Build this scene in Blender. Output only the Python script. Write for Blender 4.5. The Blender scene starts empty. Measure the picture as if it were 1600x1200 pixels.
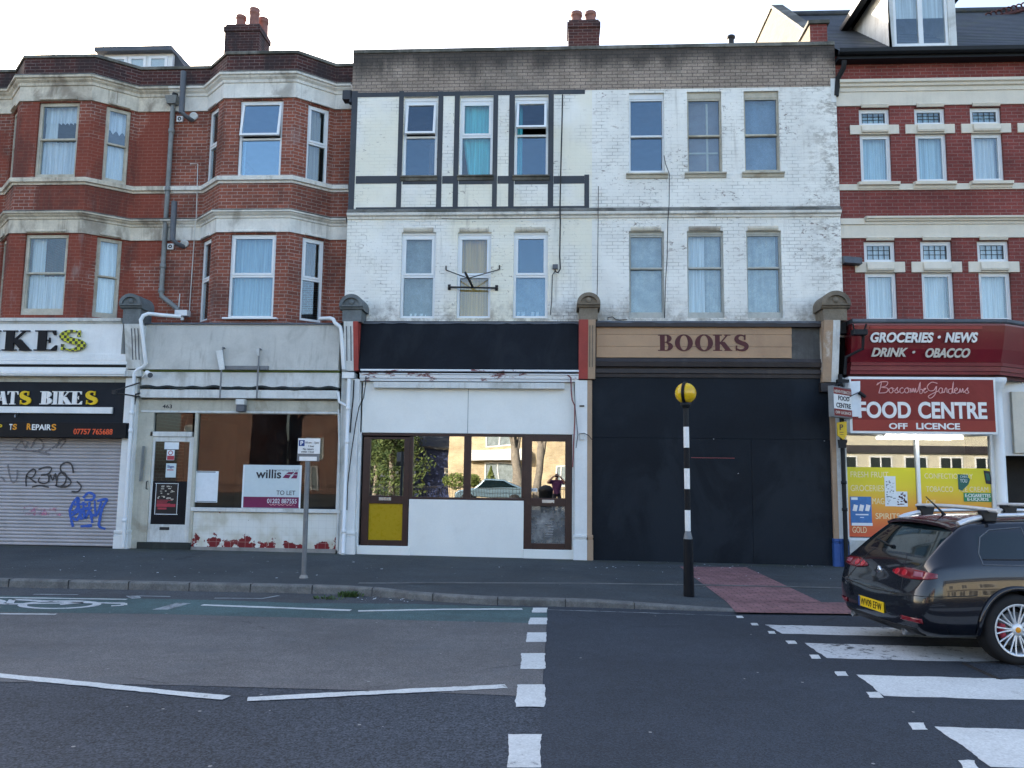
import bpy, bmesh, math, random
from mathutils import Vector, Matrix
from mathutils.bvhtree import BVHTree
random.seed(7)
S = bpy.context.scene
COL = S.collection

# ------------------------------------------------------------------ camera
F, CD, CH = 1245.0, 16.3, 1.78            # focal length in photo pixels, distance to shopfronts, eye height
def _basis(fx=870.0, fy=740.0, roll=.006):
    y = Vector((fx-800, fy-600, F)).normalized()
    up = Vector((math.sin(roll), -math.cos(roll), 0))
    z = (up-y*up.dot(y)).normalized()
    return y.cross(z), y, z
BX, BY, BZ = _basis()
cam = bpy.data.cameras.new('camera'); camo = bpy.data.objects.new('camera', cam); COL.objects.link(camo)
cam.sensor_width = 36; cam.lens = F/1600*36; cam.clip_end = 2000; cam.clip_start = .05
right = Vector((BX[0], BY[0], BZ[0])); down = Vector((BX[1], BY[1], BZ[1])); fwd = Vector((BX[2], BY[2], BZ[2]))
m = Matrix((right, -down, -fwd)).transposed().to_4x4(); m.translation = (0, -CD, CH)
camo.matrix_world = m
S.camera = camo
def ray(px, py):
    d = Vector((px-800, py-600, F)); return Vector((d.dot(BX), d.dot(BY), d.dot(BZ)))
def at(px, py, Y=0.0):
    d = ray(px, py); t = (Y+CD)/d.y; return Vector((d.x*t, Y, d.z*t+CH))
def atz(px, py, Z=0.0):
    d = ray(px, py); t = (Z-CH)/d.z; return Vector((d.x*t, d.y*t-CD, Z))
def xa(px, py, Y=0.0): return at(px, py, Y).x
def za(px, py, Y=0.0): return at(px, py, Y).z
def R(x0, y0, x1, y1, Y=0.0):
    ym = (y0+y1)/2; xm = (x0+x1)/2
    return xa(x0, ym, Y), xa(x1, ym, Y), za(xm, y1, Y), za(xm, y0, Y)

# ------------------------------------------------------------------ light
SUN_EL, SUN_AZ = 21.0, 42.0               # behind the terrace, to its left
w = bpy.data.worlds.new('World'); S.world = w; w.use_nodes = True
nt = w.node_tree; bg = nt.nodes['Background']
sk = nt.nodes.new('ShaderNodeTexSky'); sk.sky_type = 'NISHITA'; sk.sun_disc = False
sk.sun_elevation = math.radians(SUN_EL); sk.sun_rotation = math.radians(-SUN_AZ)
sk.air_density = .8; sk.dust_density = 2.6; sk.ozone_density = 0.2
nt.links.new(sk.outputs[0], bg.inputs[0]); bg.inputs[1].default_value = .13
sd = bpy.data.lights.new('sun', 'SUN'); so = bpy.data.objects.new('sun', sd); COL.objects.link(so)
sd.energy = 4.2; sd.angle = math.radians(.5); sd.color = (1, .93, .82)
e, a = math.radians(SUN_EL), math.radians(SUN_AZ)
sdir = Vector((-math.sin(a)*math.cos(e), math.cos(a)*math.cos(e), math.sin(e)))
so.rotation_euler = sdir.to_track_quat('Z', 'Y').to_euler(); so.location = (-20, 30, 30)
S.view_settings.view_transform = 'Standard'; S.view_settings.look = 'None'
S.view_settings.exposure = 2.25; S.view_settings.gamma = 1
S.render.engine = 'CYCLES'
S.cycles.use_denoising = True
S.cycles.max_bounces = 8; S.cycles.transparent_max_bounces = 12
S.cycles.caustics_reflective = False; S.cycles.caustics_refractive = False

# ------------------------------------------------------------------ materials
MATS = {}
class NT:
    def __init__(s, name):
        s.m = bpy.data.materials.new(name); s.m.use_nodes = True; s.t = s.m.node_tree
        s.b = s.t.nodes['Principled BSDF']; s.out = s.t.nodes['Material Output']; MATS[name] = s.m
    def n(s, typ, **kw):
        x = s.t.nodes.new('ShaderNode'+typ)
        for k, v in kw.items(): setattr(x, k, v)
        return x
    def l(s, a, b): s.t.links.new(a, b)
    def val(s, sock, v):
        if hasattr(v, 'is_output') or isinstance(v, bpy.types.NodeSocket): s.l(v, sock)
        else: sock.default_value = v
    def pos(s): return s.n('NewGeometry').outputs['Position']
    def uv(s):
        x = s.n('UVMap'); x.uv_map = 'UVMap'; return x.outputs[0]
    def mapv(s, v, sc=(1, 1, 1), loc=(0, 0, 0)):
        x = s.n('Mapping'); s.l(v, x.inputs[0]); x.inputs['Scale'].default_value = sc; x.inputs['Location'].default_value = loc
        return x.outputs[0]
    def noise(s, v, scale, detail=4, rough=.55, dist=0):
        x = s.n('TexNoise'); s.l(v, x.inputs['Vector']); x.inputs['Scale'].default_value = scale
        x.inputs['Detail'].default_value = detail; x.inputs['Roughness'].default_value = rough
        x.inputs['Distortion'].default_value = dist
        return x.outputs[0]
    def ramp(s, v, a, b, lo=0., hi=1.):
        x = s.n('MapRange'); x.interpolation_type = 'SMOOTHSTEP'; s.l(v, x.inputs[0])
        x.inputs[1].default_value = a; x.inputs[2].default_value = b; x.inputs[3].default_value = lo; x.inputs[4].default_value = hi
        return x.outputs[0]
    def mix(s, f, a, b, mode='MIX'):
        x = s.n('Mix', data_type='RGBA', blend_type=mode); s.val(x.inputs[0], f)
        for i, v in ((6, a), (7, b)):
            if isinstance(v, (tuple, list)): v = (*v[:3], 1)
            s.val(x.inputs[i], v)
        return x.outputs[2]
    def math(s, op, a, b=0.):
        x = s.n('Math', operation=op); s.val(x.inputs[0], a); s.val(x.inputs[1], b); return x.outputs[0]
    def sep(s, v):
        x = s.n('SeparateXYZ'); s.l(v, x.inputs[0]); return x.outputs
    def bump(s, h, strength=.3, dist=.01, prev=None):
        x = s.n('Bump'); s.l(h, x.inputs['Height']); x.inputs['Strength'].default_value = strength; x.inputs['Distance'].default_value = dist
        if prev is not None: s.l(prev, x.inputs['Normal'])
        return x.outputs[0]
    def fin(s, col, rough=.8, normal=None, metal=0., spec=.4, coat=0.):
        if isinstance(col, (tuple, list)): col = (*col[:3], 1)
        s.val(s.b.inputs['Base Color'], col); s.val(s.b.inputs['Roughness'], rough)
        s.b.inputs['Metallic'].default_value = metal; s.b.inputs['Specular IOR Level'].default_value = spec
        if coat: s.b.inputs['Coat Weight'].default_value = coat; s.b.inputs['Coat Roughness'].default_value = .03
        if normal is not None: s.l(normal, s.b.inputs['Normal'])
        return s.m

def paint(name, col, rough=.6, var=.18, scale=2.5, dirt=None, dirt_amt=.5, dirt_scale=1.4, lo=.5, hi=.75, metal=0., bump=.15, streak=0., spec=.4, fine=30):
    """worn paint or render: mottled colour, patches of grime, streaks down the face, fine bump"""
    t = NT(name); p = t.pos()
    n1 = t.noise(p, scale, 6, .6); n2 = t.noise(p, fine, 4, .6)
    k = t.ramp(n1, .25, .75, 1-var, 1+var*.6)
    c = t.mix(1., col, k, 'MULTIPLY')
    c = t.mix(t.ramp(n2, .3, .8, 0, .35*var/.18), c, tuple(x*.6 for x in col))
    if dirt:
        d = t.noise(t.mapv(p, (1, 1, .6)), dirt_scale, 8, .65, .6)
        c = t.mix(t.ramp(d, lo, hi, 0, dirt_amt), c, dirt)
    if streak:
        d = t.noise(t.mapv(p, (14, 14, .5)), 1, 5, .6)
        d = t.math('MULTIPLY', t.ramp(d, .5, .72, 0, streak), t.ramp(t.noise(p, .9, 2), .35, .65))
        c = t.mix(d, c, dirt or (.12, .11, .1))
    return t.fin(c, rough, t.bump(n2, bump, .006), metal, spec)

def brick(name, c1, c2, mortar, dirt=(.05, .04, .04), dirt_lo=.52, dirt_hi=.75, dirt_amt=.6, soot=None, paintc=None, paint_lo=.45, paint_hi=.5, zdark=None, wash=None):
    t = NT(name); u = t.uv(); p = t.pos()
    jit = t.noise(p, 6, 2)
    x = t.n('TexBrick'); t.l(u, x.inputs['Vector']); x.offset = .5; x.squash = 1
    x.inputs['Scale'].default_value = 1; x.inputs['Mortar Size'].default_value = .0075; x.inputs['Mortar Smooth'].default_value = .25
    x.inputs['Brick Width'].default_value = .228; x.inputs['Row Height'].default_value = .0755; x.inputs['Bias'].default_value = -.1
    x.inputs['Color1'].default_value = (*c1, 1); x.inputs['Color2'].default_value = (*c2, 1); x.inputs['Mortar'].default_value = (*mortar, 1)
    c = x.outputs[0]; h = t.math('SUBTRACT', 1., x.outputs[1])
    nf = t.noise(p, 40, 4, .6)
    c = t.mix(1., c, t.ramp(nf, .2, .8, .72, 1.22), 'MULTIPLY')
    c = t.mix(1., c, t.ramp(t.noise(p, 1.1, 5), .25, .75, .78, 1.2), 'MULTIPLY')
    if paintc:
        pm = t.ramp(t.noise(t.mapv(p, (1, 1, 1), (3.1, 0, 7.7)), .55, 3), paint_lo, paint_hi)
        pc = t.mix(1., paintc, t.ramp(nf, .2, .8, .8, 1.15), 'MULTIPLY')
        pc = t.mix(t.math('MULTIPLY', x.outputs[1], .25), pc, mortar)
        c = t.mix(pm, c, pc)
    if wash:                                   # lime bloom running down from a ledge
        c = t.mix(t.ramp(t.noise(t.mapv(p, (2.2, 2.2, .8)), 1.2, 5), wash[1], wash[2], 0, wash[3]), c, wash[0])
    d = t.noise(t.mapv(p, (1, 1, .45)), 1.0, 8, .65, .8)
    c = t.mix(t.ramp(d, dirt_lo, dirt_hi, 0, dirt_amt), c, dirt)
    if soot:                                   # soot stain below the coping: (z0, z1, amount)
        z = t.math('ADD', t.sep(p)[2], t.math('MULTIPLY', t.math('SUBTRACT', t.noise(t.mapv(p, (1.6, 1.6, .3)), 1.5, 5), .5), .9))
        c = t.mix(t.ramp(z, soot[0], soot[1], 0, soot[2]), c, (.035, .032, .03))
    return t.fin(c, .88, t.bump(t.math('ADD', t.math('MULTIPLY', h, 1.), t.math('MULTIPLY', nf, .35)), .6, .006), 0, .25)

def white_brick(name, base, peel=(.16, .11, .09), lo=.63, hi=.68, tint=None, cols=.45):
    """painted brick: joints show faintly, paint flaked off in patches, grime below sills"""
    t = NT(name); u = t.uv(); p = t.pos()
    x = t.n('TexBrick'); t.l(u, x.inputs['Vector']); x.offset = .5
    x.inputs['Scale'].default_value = 1; x.inputs['Mortar Size'].default_value = .009; x.inputs['Mortar Smooth'].default_value = .6
    x.inputs['Brick Width'].default_value = .228; x.inputs['Row Height'].default_value = .0755
    c1 = base; x.inputs['Color1'].default_value = (*c1, 1); x.inputs['Color2'].default_value = (*[v*.93 for v in c1], 1)
    x.inputs['Mortar'].default_value = (*[v*cols for v in c1], 1)
    fac = x.outputs[1]
    n1 = t.noise(p, .9, 6, .6); n2 = t.noise(p, 22, 5, .6)
    jm = t.ramp(t.noise(p, 1.7, 6, .65), .40, .68)        # where joints show
    c = t.mix(jm, base, x.outputs[0])
    c = t.mix(1., c, t.ramp(n1, .25, .75, .86, 1.04), 'MULTIPLY')
    if tint: c = t.mix(t.ramp(t.noise(t.mapv(p, (1, 1, 1), (9, 2, 4)), .45, 3), .42, .6, 0, .8), c, tint)
    # hairline flaking along joints + real patches
    fl = t.noise(t.mapv(p, (1, 1, 1.8)), 7, 8, .72, .4)
    area = t.ramp(t.noise(p, .8, 3), .45, .62)
    f2 = t.math('MULTIPLY', t.ramp(fl, lo-.04, hi-.03), area)
    c = t.mix(t.math('MULTIPLY', f2, .85), c, peel)
    f3 = t.math('MULTIPLY', t.math('MULTIPLY', t.ramp(t.noise(p, 11, 6, .7), .55, .63), fac), t.ramp(t.noise(p, .7, 3), .4, .65))
    c = t.mix(t.math('MULTIPLY', f3, .8), c, (.09, .085, .08))
    st = t.noise(t.mapv(p, (9, 9, .6)), 1, 5, .6)
    c = t.mix(t.math('MULTIPLY', t.ramp(st, .5, .75, 0, .45), t.ramp(t.noise(p, .6, 2), .45, .65)), c, (.25, .23, .19))
    zf_ = za(800, 500, .12); zz_ = t.math('ADD', t.sep(p)[2], t.math('MULTIPLY', t.math('SUBTRACT', t.noise(t.mapv(p, (1.5, 1.5, .5)), 1.6, 6, .7), .5), 1.5))
    g_ = t.math('MULTIPLY', t.ramp(zz_, zf_-.1, zf_+.55, 1, 0), t.ramp(t.noise(p, 5, 7, .75), .36, .62))
    xr_ = t.ramp(t.math('ADD', t.sep(p)[0], t.math('MULTIPLY', t.math('SUBTRACT', t.noise(p, 2, 6, .7), .5), 1.6)), 4.9, 5.9)
    g_ = t.math('MAXIMUM', g_, t.math('MULTIPLY', xr_, t.ramp(t.noise(t.mapv(p, (1, 1, 2.2)), 4, 8, .78), .46, .6)))
    c = t.mix(t.math('MULTIPLY', g_, .72), c, (.21, .185, .15))
    h = t.math('SUBTRACT', 1., t.math('MULTIPLY', fac, .8))
    h = t.math('SUBTRACT', h, t.math('MULTIPLY', f2, .4))
    return t.fin(c, .6, t.bump(t.math('ADD', h, t.math('MULTIPLY', n2, .5)), .55, .006), 0, .35)

def asphalt(name, c, agg=.5, patch=.2, tintc=None, scale=150, rough=.85, moss=None):
    t = NT(name); p = t.pos()
    v = t.n('TexVoronoi'); t.l(p, v.inputs['Vector']); v.inputs['Scale'].default_value = scale
    n2 = t.noise(p, scale*.35, 4, .7); n1 = t.noise(p, .55, 6, .6); n3 = t.noise(p, 6, 5, .6)
    k = t.math('MULTIPLY', t.ramp(v.outputs['Color'], .1, .9, 1-agg, 1+agg), t.ramp(n2, .25, .75, 1-agg*.7, 1+agg*.7))
    k = t.math('MULTIPLY', k, t.ramp(n1, .3, .7, 1-patch, 1+patch))
    k = t.math('MULTIPLY', k, t.ramp(n3, .3, .7, .92, 1.08))
    col = t.mix(1., c, k, 'MULTIPLY')
    if tintc: col = t.mix(t.ramp(t.noise(p, 1.3, 6, .7), .45, .75, 0, .5), col, tintc)
    sp = t.n('TexVoronoi'); t.l(p, sp.inputs['Vector']); sp.inputs['Scale'].default_value = 4.5
    spk = t.math('LESS_THAN', sp.outputs['Distance'], .06)
    col = t.mix(t.math('MULTIPLY', spk, t.math('GREATER_THAN', sp.outputs['Color'], .55)), col, (.3, .3, .28))
    ck = t.n('TexVoronoi', feature='DISTANCE_TO_EDGE'); t.l(t.mix(.18, p, t.n('TexNoise').outputs['Color']) if False else t.mapv(p, (.22, .3, 1)), ck.inputs['Vector']); ck.inputs['Scale'].default_value = 1.0
    wob = t.math('ADD', ck.outputs['Distance'], t.math('MULTIPLY', t.math('SUBTRACT', t.noise(p, 3, 6, .7), .5), .05))
    crk = t.math('MULTIPLY', t.math('LESS_THAN', t.math('ABSOLUTE', wob), .0022), t.ramp(t.noise(p, .35, 2), .5, .56))
    col = t.mix(t.math('MULTIPLY', crk, .6), col, tuple(x*.35 for x in c))
    oil = t.ramp(t.noise(t.mapv(p, (1, 1, 1), (5, 9, 0)), .8, 7, .7), .62, .8, 0, .45); col = t.mix(oil, col, tuple(x*.5 for x in c))
    tr = t.noise(t.mapv(p, (.12, 1.6, 1)), 1, 4)
    col = t.mix(t.ramp(tr, .45, .75, 0, .35), col, tuple(x*.6 for x in c))
    if moss:
        ys = t.sep(p)[1]
        e1 = t.ramp(t.math('ADD', ys, t.math('MULTIPLY', t.noise(p, 2.2, 5), .5)), moss[0], moss[1])
        col = t.mix(t.math('MULTIPLY', e1, t.ramp(t.noise(p, 5, 6, .7), .4, .65, 0, .75)), col, (.045, .055, .025))
    return t.fin(col, rough, t.bump(t.math('ADD', v.outputs['Distance'], n2), .5, .004), 0, .35)

def roadpaint(name, c, worn=.56, base=(.055, .058, .06), edge=.12):
    t = NT(name); p = t.pos()
    n = t.noise(p, 9, 9, .75); n2 = t.noise(p, 60, 3, .6); n3 = t.noise(p, 1.4, 4)
    f = t.math('ADD', t.math('MULTIPLY', n, .75), t.math('MULTIPLY', n3, .25))
    col = t.mix(1., c, t.ramp(n2, .2, .8, .75, 1.12), 'MULTIPLY')
    col = t.mix(t.ramp(n3, .35, .7, 0, .3), col, tuple(x*.6 for x in c))
    col = t.mix(t.ramp(f, worn, worn+edge), col, base)
    return t.fin(col, .7, t.bump(n2, .3, .003), 0, .35)

def glass(name, tint=(.92, .96, .97), refl=.16, rough=.0, dim=.95, dirt=0.06, wob=.0, gcol=(.95, .97, 1)):
    t = NT(name); nt_ = t.t
    tr = t.n('BsdfTransparent'); tr.inputs[0].default_value = (*[x*dim for x in tint], 1)
    gl = t.n('BsdfGlossy'); gl.inputs['Roughness'].default_value = rough; gl.inputs[0].default_value = (*gcol, 1)
    fr = t.n('LayerWeight'); fr.inputs[0].default_value = .5
    f = t.math('MINIMUM', t.math('ADD', t.math('MULTIPLY', t.math('POWER', fr.outputs['Facing'], 4.), .7), refl), 1.)
    if wob:
        b = t.bump(t.noise(t.mapv(t.pos(), (1, 1, 1)), 1.3, 1, .3), wob, .02)
        t.l(b, gl.inputs['Normal'])
    mx = t.n('MixShader'); t.l(f, mx.inputs[0]); t.l(tr.outputs[0], mx.inputs[1]); t.l(gl.outputs[0], mx.inputs[2])
    if dirt:
        df = t.n('BsdfDiffuse'); df.inputs[0].default_value = (.5, .5, .48, 1)
        m2 = t.n('MixShader'); t.l(t.ramp(t.noise(t.pos(), 2.5, 7, .7), .35, .8, dirt*.3, dirt*1.8), m2.inputs[0])
        t.l(mx.outputs[0], m2.inputs[1]); t.l(df.outputs[0], m2.inputs[2]); mx = m2
    t.l(mx.outputs[0], t.out.inputs[0]); return t.m

def plain(name, c, rough=.5, metal=0., spec=.3, coat=0., var=.08, scale=12):
    t = NT(name); n = t.noise(t.pos(), scale, 5, .65)
    return t.fin(t.mix(1., c, t.ramp(n, .25, .75, 1-var, 1+var), 'MULTIPLY'), t.ramp(n, .3, .7, max(0, rough-.05), rough+.05), None, metal, spec, coat)

def cloth(name, c, trans=.3):
    t = NT(name); p = t.pos(); n = t.noise(t.mapv(p, (30, 30, .7)), 1, 3)
    col = t.mix(1., c, t.ramp(n, .3, .7, .75, 1.12), 'MULTIPLY')
    return t.fin(col, .9, None, 0, .1)

def emit(name, c, s):
    t = NT(name); t.b.inputs['Emission Color'].default_value = (*c, 1); t.b.inputs['Emission Strength'].default_value = s
    t.b.inputs['Base Color'].default_value = (*c, 1); return t.m

# ------------------------------------------------------------------ mesh tools
class MB:
    def __init__(s, xf=None): s.v = []; s.f = []; s.mi = []; s.cur = 0; s.xf = xf; s.sm = []; s.smooth = False
    def add(s, vs, fs):
        o = len(s.v)
        for p in vs:
            p = Vector(p); s.v.append(s.xf(p) if s.xf else p)
        for f in fs: s.f.append([i+o for i in f]); s.mi.append(s.cur); s.sm.append(s.smooth)
        return s
    def box(s, x0, x1, y0, y1, z0, z1):
        if x0 > x1: x0, x1 = x1, x0
        if y0 > y1: y0, y1 = y1, y0
        if z0 > z1: z0, z1 = z1, z0
        return s.add([(x0,y0,z0),(x1,y0,z0),(x1,y1,z0),(x0,y1,z0),(x0,y0,z1),(x1,y0,z1),(x1,y1,z1),(x0,y1,z1)],
                     [(0,3,2,1),(4,5,6,7),(0,1,5,4),(1,2,6,5),(2,3,7,6),(3,0,4,7)])
    def hexa(s, p):                               # eight corners: bottom ring then top ring
        return s.add(p, [(0,3,2,1),(4,5,6,7),(0,1,5,4),(1,2,6,5),(2,3,7,6),(3,0,4,7)])
    def quad(s, a, b, c, d): return s.add([a,b,c,d], [(0,1,2,3)])
    def prism(s, poly, y0, y1):                   # (x,z) outline, thickness along y
        n = len(poly)
        A = sum(poly[i][0]*poly[(i+1)%n][1]-poly[(i+1)%n][0]*poly[i][1] for i in range(n))
        if A < 0: poly = poly[::-1]
        vs = [(x,y0,z) for x, z in poly]+[(x,y1,z) for x, z in poly]
        fs = [tuple(range(n)), tuple(range(2*n-1, n-1, -1))]+[(i, i+n, (i+1)%n+n, (i+1)%n) for i in range(n)]
        return s.add(vs, fs)
    def extr(s, prof, x0, x1):                    # (y,z) outline pulled along x
        n = len(prof)
        A = sum(prof[i][0]*prof[(i+1)%n][1]-prof[(i+1)%n][0]*prof[i][1] for i in range(n))
        if A < 0: prof = prof[::-1]
        vs = [(x0,y,z) for y, z in prof]+[(x1,y,z) for y, z in prof]
        fs = [tuple(range(n-1,-1,-1)), tuple(range(n, 2*n))]+[(i, (i+1)%n, (i+1)%n+n, i+n) for i in range(n)]
        return s.add(vs, fs)
    def flat(s, poly, z0, z1):                    # (x,y) outline, thickness along z
        n = len(poly)
        A = sum(poly[i][0]*poly[(i+1)%n][1]-poly[(i+1)%n][0]*poly[i][1] for i in range(n))
        if A < 0: poly = poly[::-1]
        vs = [(x,y,z0) for x, y in poly]+[(x,y,z1) for x, y in poly]
        fs = [tuple(range(n-1,-1,-1)), tuple(range(n, 2*n))]+[(i, (i+1)%n, (i+1)%n+n, i+n) for i in range(n)]
        return s.add(vs, fs)
    def sweep(s, path, prof):                     # mitred moulding: path of (x,y) left to right, prof of (out,z), out is towards -y
        P = [Vector(p) for p in path]; rings = []
        for i, p in enumerate(P):
            t0 = (P[i]-P[i-1]).normalized() if i else (P[1]-P[0]).normalized()
            t1 = (P[i+1]-P[i]).normalized() if i < len(P)-1 else t0
            n0 = Vector((t0.y, -t0.x)); n1 = Vector((t1.y, -t1.x)); b = (n0+n1).normalized(); k = 1/max(.3, b.dot(n0))
            rings.append([(p.x+b.x*o*k, p.y+b.y*o*k, z) for o, z in prof])
        n = len(prof); vs = [q for r in rings for q in r]; fs = []
        for i in range(len(P)-1):
            for j in range(n):
                k = (j+1) % n; fs.append((i*n+j, i*n+k, (i+1)*n+k, (i+1)*n+j))
        fs += [tuple(range(n-1,-1,-1)), tuple(range((len(P)-1)*n, len(P)*n))]
        return s.add(vs, fs)
    def tube(s, pts, r, n=8, caps=True):
        P = [Vector(p) for p in pts]; vs = []; rr = r if isinstance(r, (list, tuple)) else [r]*len(P)
        up = Vector((.123, .31, .94)); prev = None
        for i, p in enumerate(P):
            t = (P[min(i+1, len(P)-1)]-P[max(i-1, 0)]).normalized()
            if prev is None:
                a = t.cross(up); a = a if a.length > .1 else t.cross(Vector((1, 0, 0))); a.normalize()
            else: a = (prev-t*prev.dot(t)).normalized()
            b = t.cross(a); prev = a
            for k in range(n):
                q = 2*math.pi*k/n; vs.append(p+(a*math.cos(q)+b*math.sin(q))*rr[i])
        fs = [(i*n+k, i*n+(k+1)%n, (i+1)*n+(k+1)%n, (i+1)*n+k) for i in range(len(P)-1) for k in range(n)]
        o = s.smooth; s.smooth = True; s.add(vs, fs); s.smooth = o
        if caps:
            N = len(P); s.add(vs[:n], [tuple(range(n-1,-1,-1))]); s.add(vs[(N-1)*n:], [tuple(range(n))])
        return s
    def lathe(s, prof, c, n=24, axis='z', flip=False):      # (r, h) outline round an axis through c
        c = Vector(c); vs = []
        for r, h in prof:
            for k in range(n):
                q = 2*math.pi*k/n; a, b = r*math.cos(q), r*math.sin(q)
                vs.append(c+(Vector((a, b, h)) if axis == 'z' else Vector((a, h, b)) if axis == 'y' else Vector((h, a, b))))
        fs = []
        for i in range(len(prof)-1):
            for k in range(n):
                q = (i*n+k, i*n+(k+1)%n, (i+1)*n+(k+1)%n, (i+1)*n+k); fs.append(q[::-1] if flip else q)
        o = s.smooth; s.smooth = True; s.add(vs, fs); s.smooth = o; return s
    def wall(s, X0, X1, Z0, Z1, Y, holes=(), rev=.12, thick=0.):   # face at Y looking to -y with openings and their reveals
        xs = sorted({X0, X1, *[h[0] for h in holes], *[h[1] for h in holes]}); zs = sorted({Z0, Z1, *[h[2] for h in holes], *[h[3] for h in holes]})
        xs = [x for x in xs if X0-1e-6 <= x <= X1+1e-6]; zs = [z for z in zs if Z0-1e-6 <= z <= Z1+1e-6]
        for i in range(len(xs)-1):
            for j in range(len(zs)-1):
                cx, cz = (xs[i]+xs[i+1])/2, (zs[j]+zs[j+1])/2
                if any(h[0] < cx < h[1] and h[2] < cz < h[3] for h in holes): continue
                s.quad((xs[i],Y,zs[j]), (xs[i+1],Y,zs[j]), (xs[i+1],Y,zs[j+1]), (xs[i],Y,zs[j+1]))
        for a, b, c, d in holes:
            y = Y+rev
            s.quad((a,Y,c),(a,Y,d),(a,y,d),(a,y,c)); s.quad((b,Y,c),(b,y,c),(b,y,d),(b,Y,d))
            s.quad((a,Y,d),(b,Y,d),(b,y,d),(a,y,d)); s.quad((a,Y,c),(a,y,c),(b,y,c),(b,Y,c))
        return s
    def build(s, name, mat, parent=None, bevel=0., smooth=None, solid=0.):
        me = bpy.data.meshes.new(name); root = parent
        while root is not None and root.parent is not None: root = root.parent
        off = Vector(root['_loc']) if root is not None else Vector((0, 0, 0))
        me.from_pydata([v-off for v in s.v], [], s.f)
        for mm in (mat if isinstance(mat, (list, tuple)) else [mat]): me.materials.append(MATS[mm] if isinstance(mm, str) else mm)
        for p, i, g in zip(me.polygons, s.mi, s.sm):
            p.material_index = i; p.use_smooth = g if smooth is None else smooth
        uv = me.uv_layers.new(name='UVMap').data
        for p in me.polygons:
            n = p.normal
            if abs(n.z) > .8: T, U = Vector((1, 0, 0)), Vector((0, 1, 0))
            else: T = Vector((0, 0, 1)).cross(n).normalized(); U = Vector((0, 0, 1))
            for li in p.loop_indices:
                q = s.v[me.loops[li].vertex_index]; uv[li].uv = (q.dot(T), q.dot(U))
        o = bpy.data.objects.new(name, me); COL.objects.link(o)
        if parent is not None: o.parent = parent
        else: o['_loc'] = (0., 0., 0.)
        if bevel:
            b = o.modifiers.new('edge', 'BEVEL'); b.width = bevel; b.segments = 2; b.limit_method = 'ANGLE'; b.angle_limit = .6
        if solid:
            b = o.modifiers.new('skin', 'SOLIDIFY'); b.thickness = solid; b.offset = 0
        return o

def tag(o, label=None, cat=None, group=None, kind=None):
    if label: o['label'] = label
    if cat: o['category'] = cat
    if group: o['group'] = group
    if kind: o['kind'] = kind
    return o
def thing(name, loc, label, cat, group=None):
    o = bpy.data.objects.new(name, None); COL.objects.link(o); o.location = loc; o.empty_display_size = .2
    o['_loc'] = tuple(float(q) for q in loc); return tag(o, label, cat, group)
def struct(mb, name, mat, **k):
    o = mb.build(name, mat, None, **k); o['kind'] = 'structure'; return o
def copy_tree(o, parent=None):
    c = o.copy(); COL.objects.link(c)
    if parent is not None: c.parent = parent
    for ch in list(o.children): copy_tree(ch, c)
    return c

def text_mesh(body, shear=0., bold=0., spacing=1., res=6):
    cu = bpy.data.curves.new('t', 'FONT'); cu.body = body; cu.shear = shear; cu.offset = bold; cu.resolution_u = res; cu.space_character = spacing
    ob = bpy.data.objects.new('t', cu); COL.objects.link(ob); dg = bpy.context.evaluated_depsgraph_get(); dg.update()
    me = bpy.data.meshes.new_from_object(ob.evaluated_get(dg)); bpy.data.objects.remove(ob); bpy.data.curves.remove(cu)
    vs = [v.co.copy() for v in me.vertices]; fs = [tuple(p.vertices) for p in me.polygons]; bpy.data.meshes.remove(me)
    return vs, fs
def lettering(mb, body, x0, x1, z0, z1, Y, th=.004, shear=0., bold=0., spacing=1., keep=False, xform=None):
    """letters as thin raised shapes filling the box x0..x1, z0..z1 on the plane Y (facing -y)"""
    vs, fs = text_mesh(body, shear, bold, spacing)
    if not vs: return
    ax, bx = min(v.x for v in vs), max(v.x for v in vs); ay, by = min(v.y for v in vs), max(v.y for v in vs)
    sx, sz = (x1-x0)/(bx-ax), (z1-z0)/(by-ay)
    if keep: sx = sz = min(sx, sz)
    P = [(x0+(v.x-ax)*sx, z0+(v.y-ay)*sz) for v in vs]
    cnt = {}
    for f in fs:
        for i in range(len(f)):
            k = (f[i], f[(i+1) % len(f)]); cnt[k] = 1
    n = len(P)
    F_ = [tuple(f) for f in fs]
    if fs:                                       # make the faces look to -y
        f = fs[0]; A = sum(P[f[i]][0]*P[f[(i+1)%len(f)]][1]-P[f[(i+1)%len(f)]][0]*P[f[i]][1] for i in range(len(f)))
        if A < 0: F_ = [f[::-1] for f in F_]
    side = [(b, a, a+n, b+n) for (a, b) in cnt if (b, a) not in cnt]
    V = [(x, Y-th, z) for x, z in P]+[(x, Y, z) for x, z in P]
    if xform: V = [xform(Vector(v)) for v in V]
    mb.add(V, F_+side)

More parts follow.
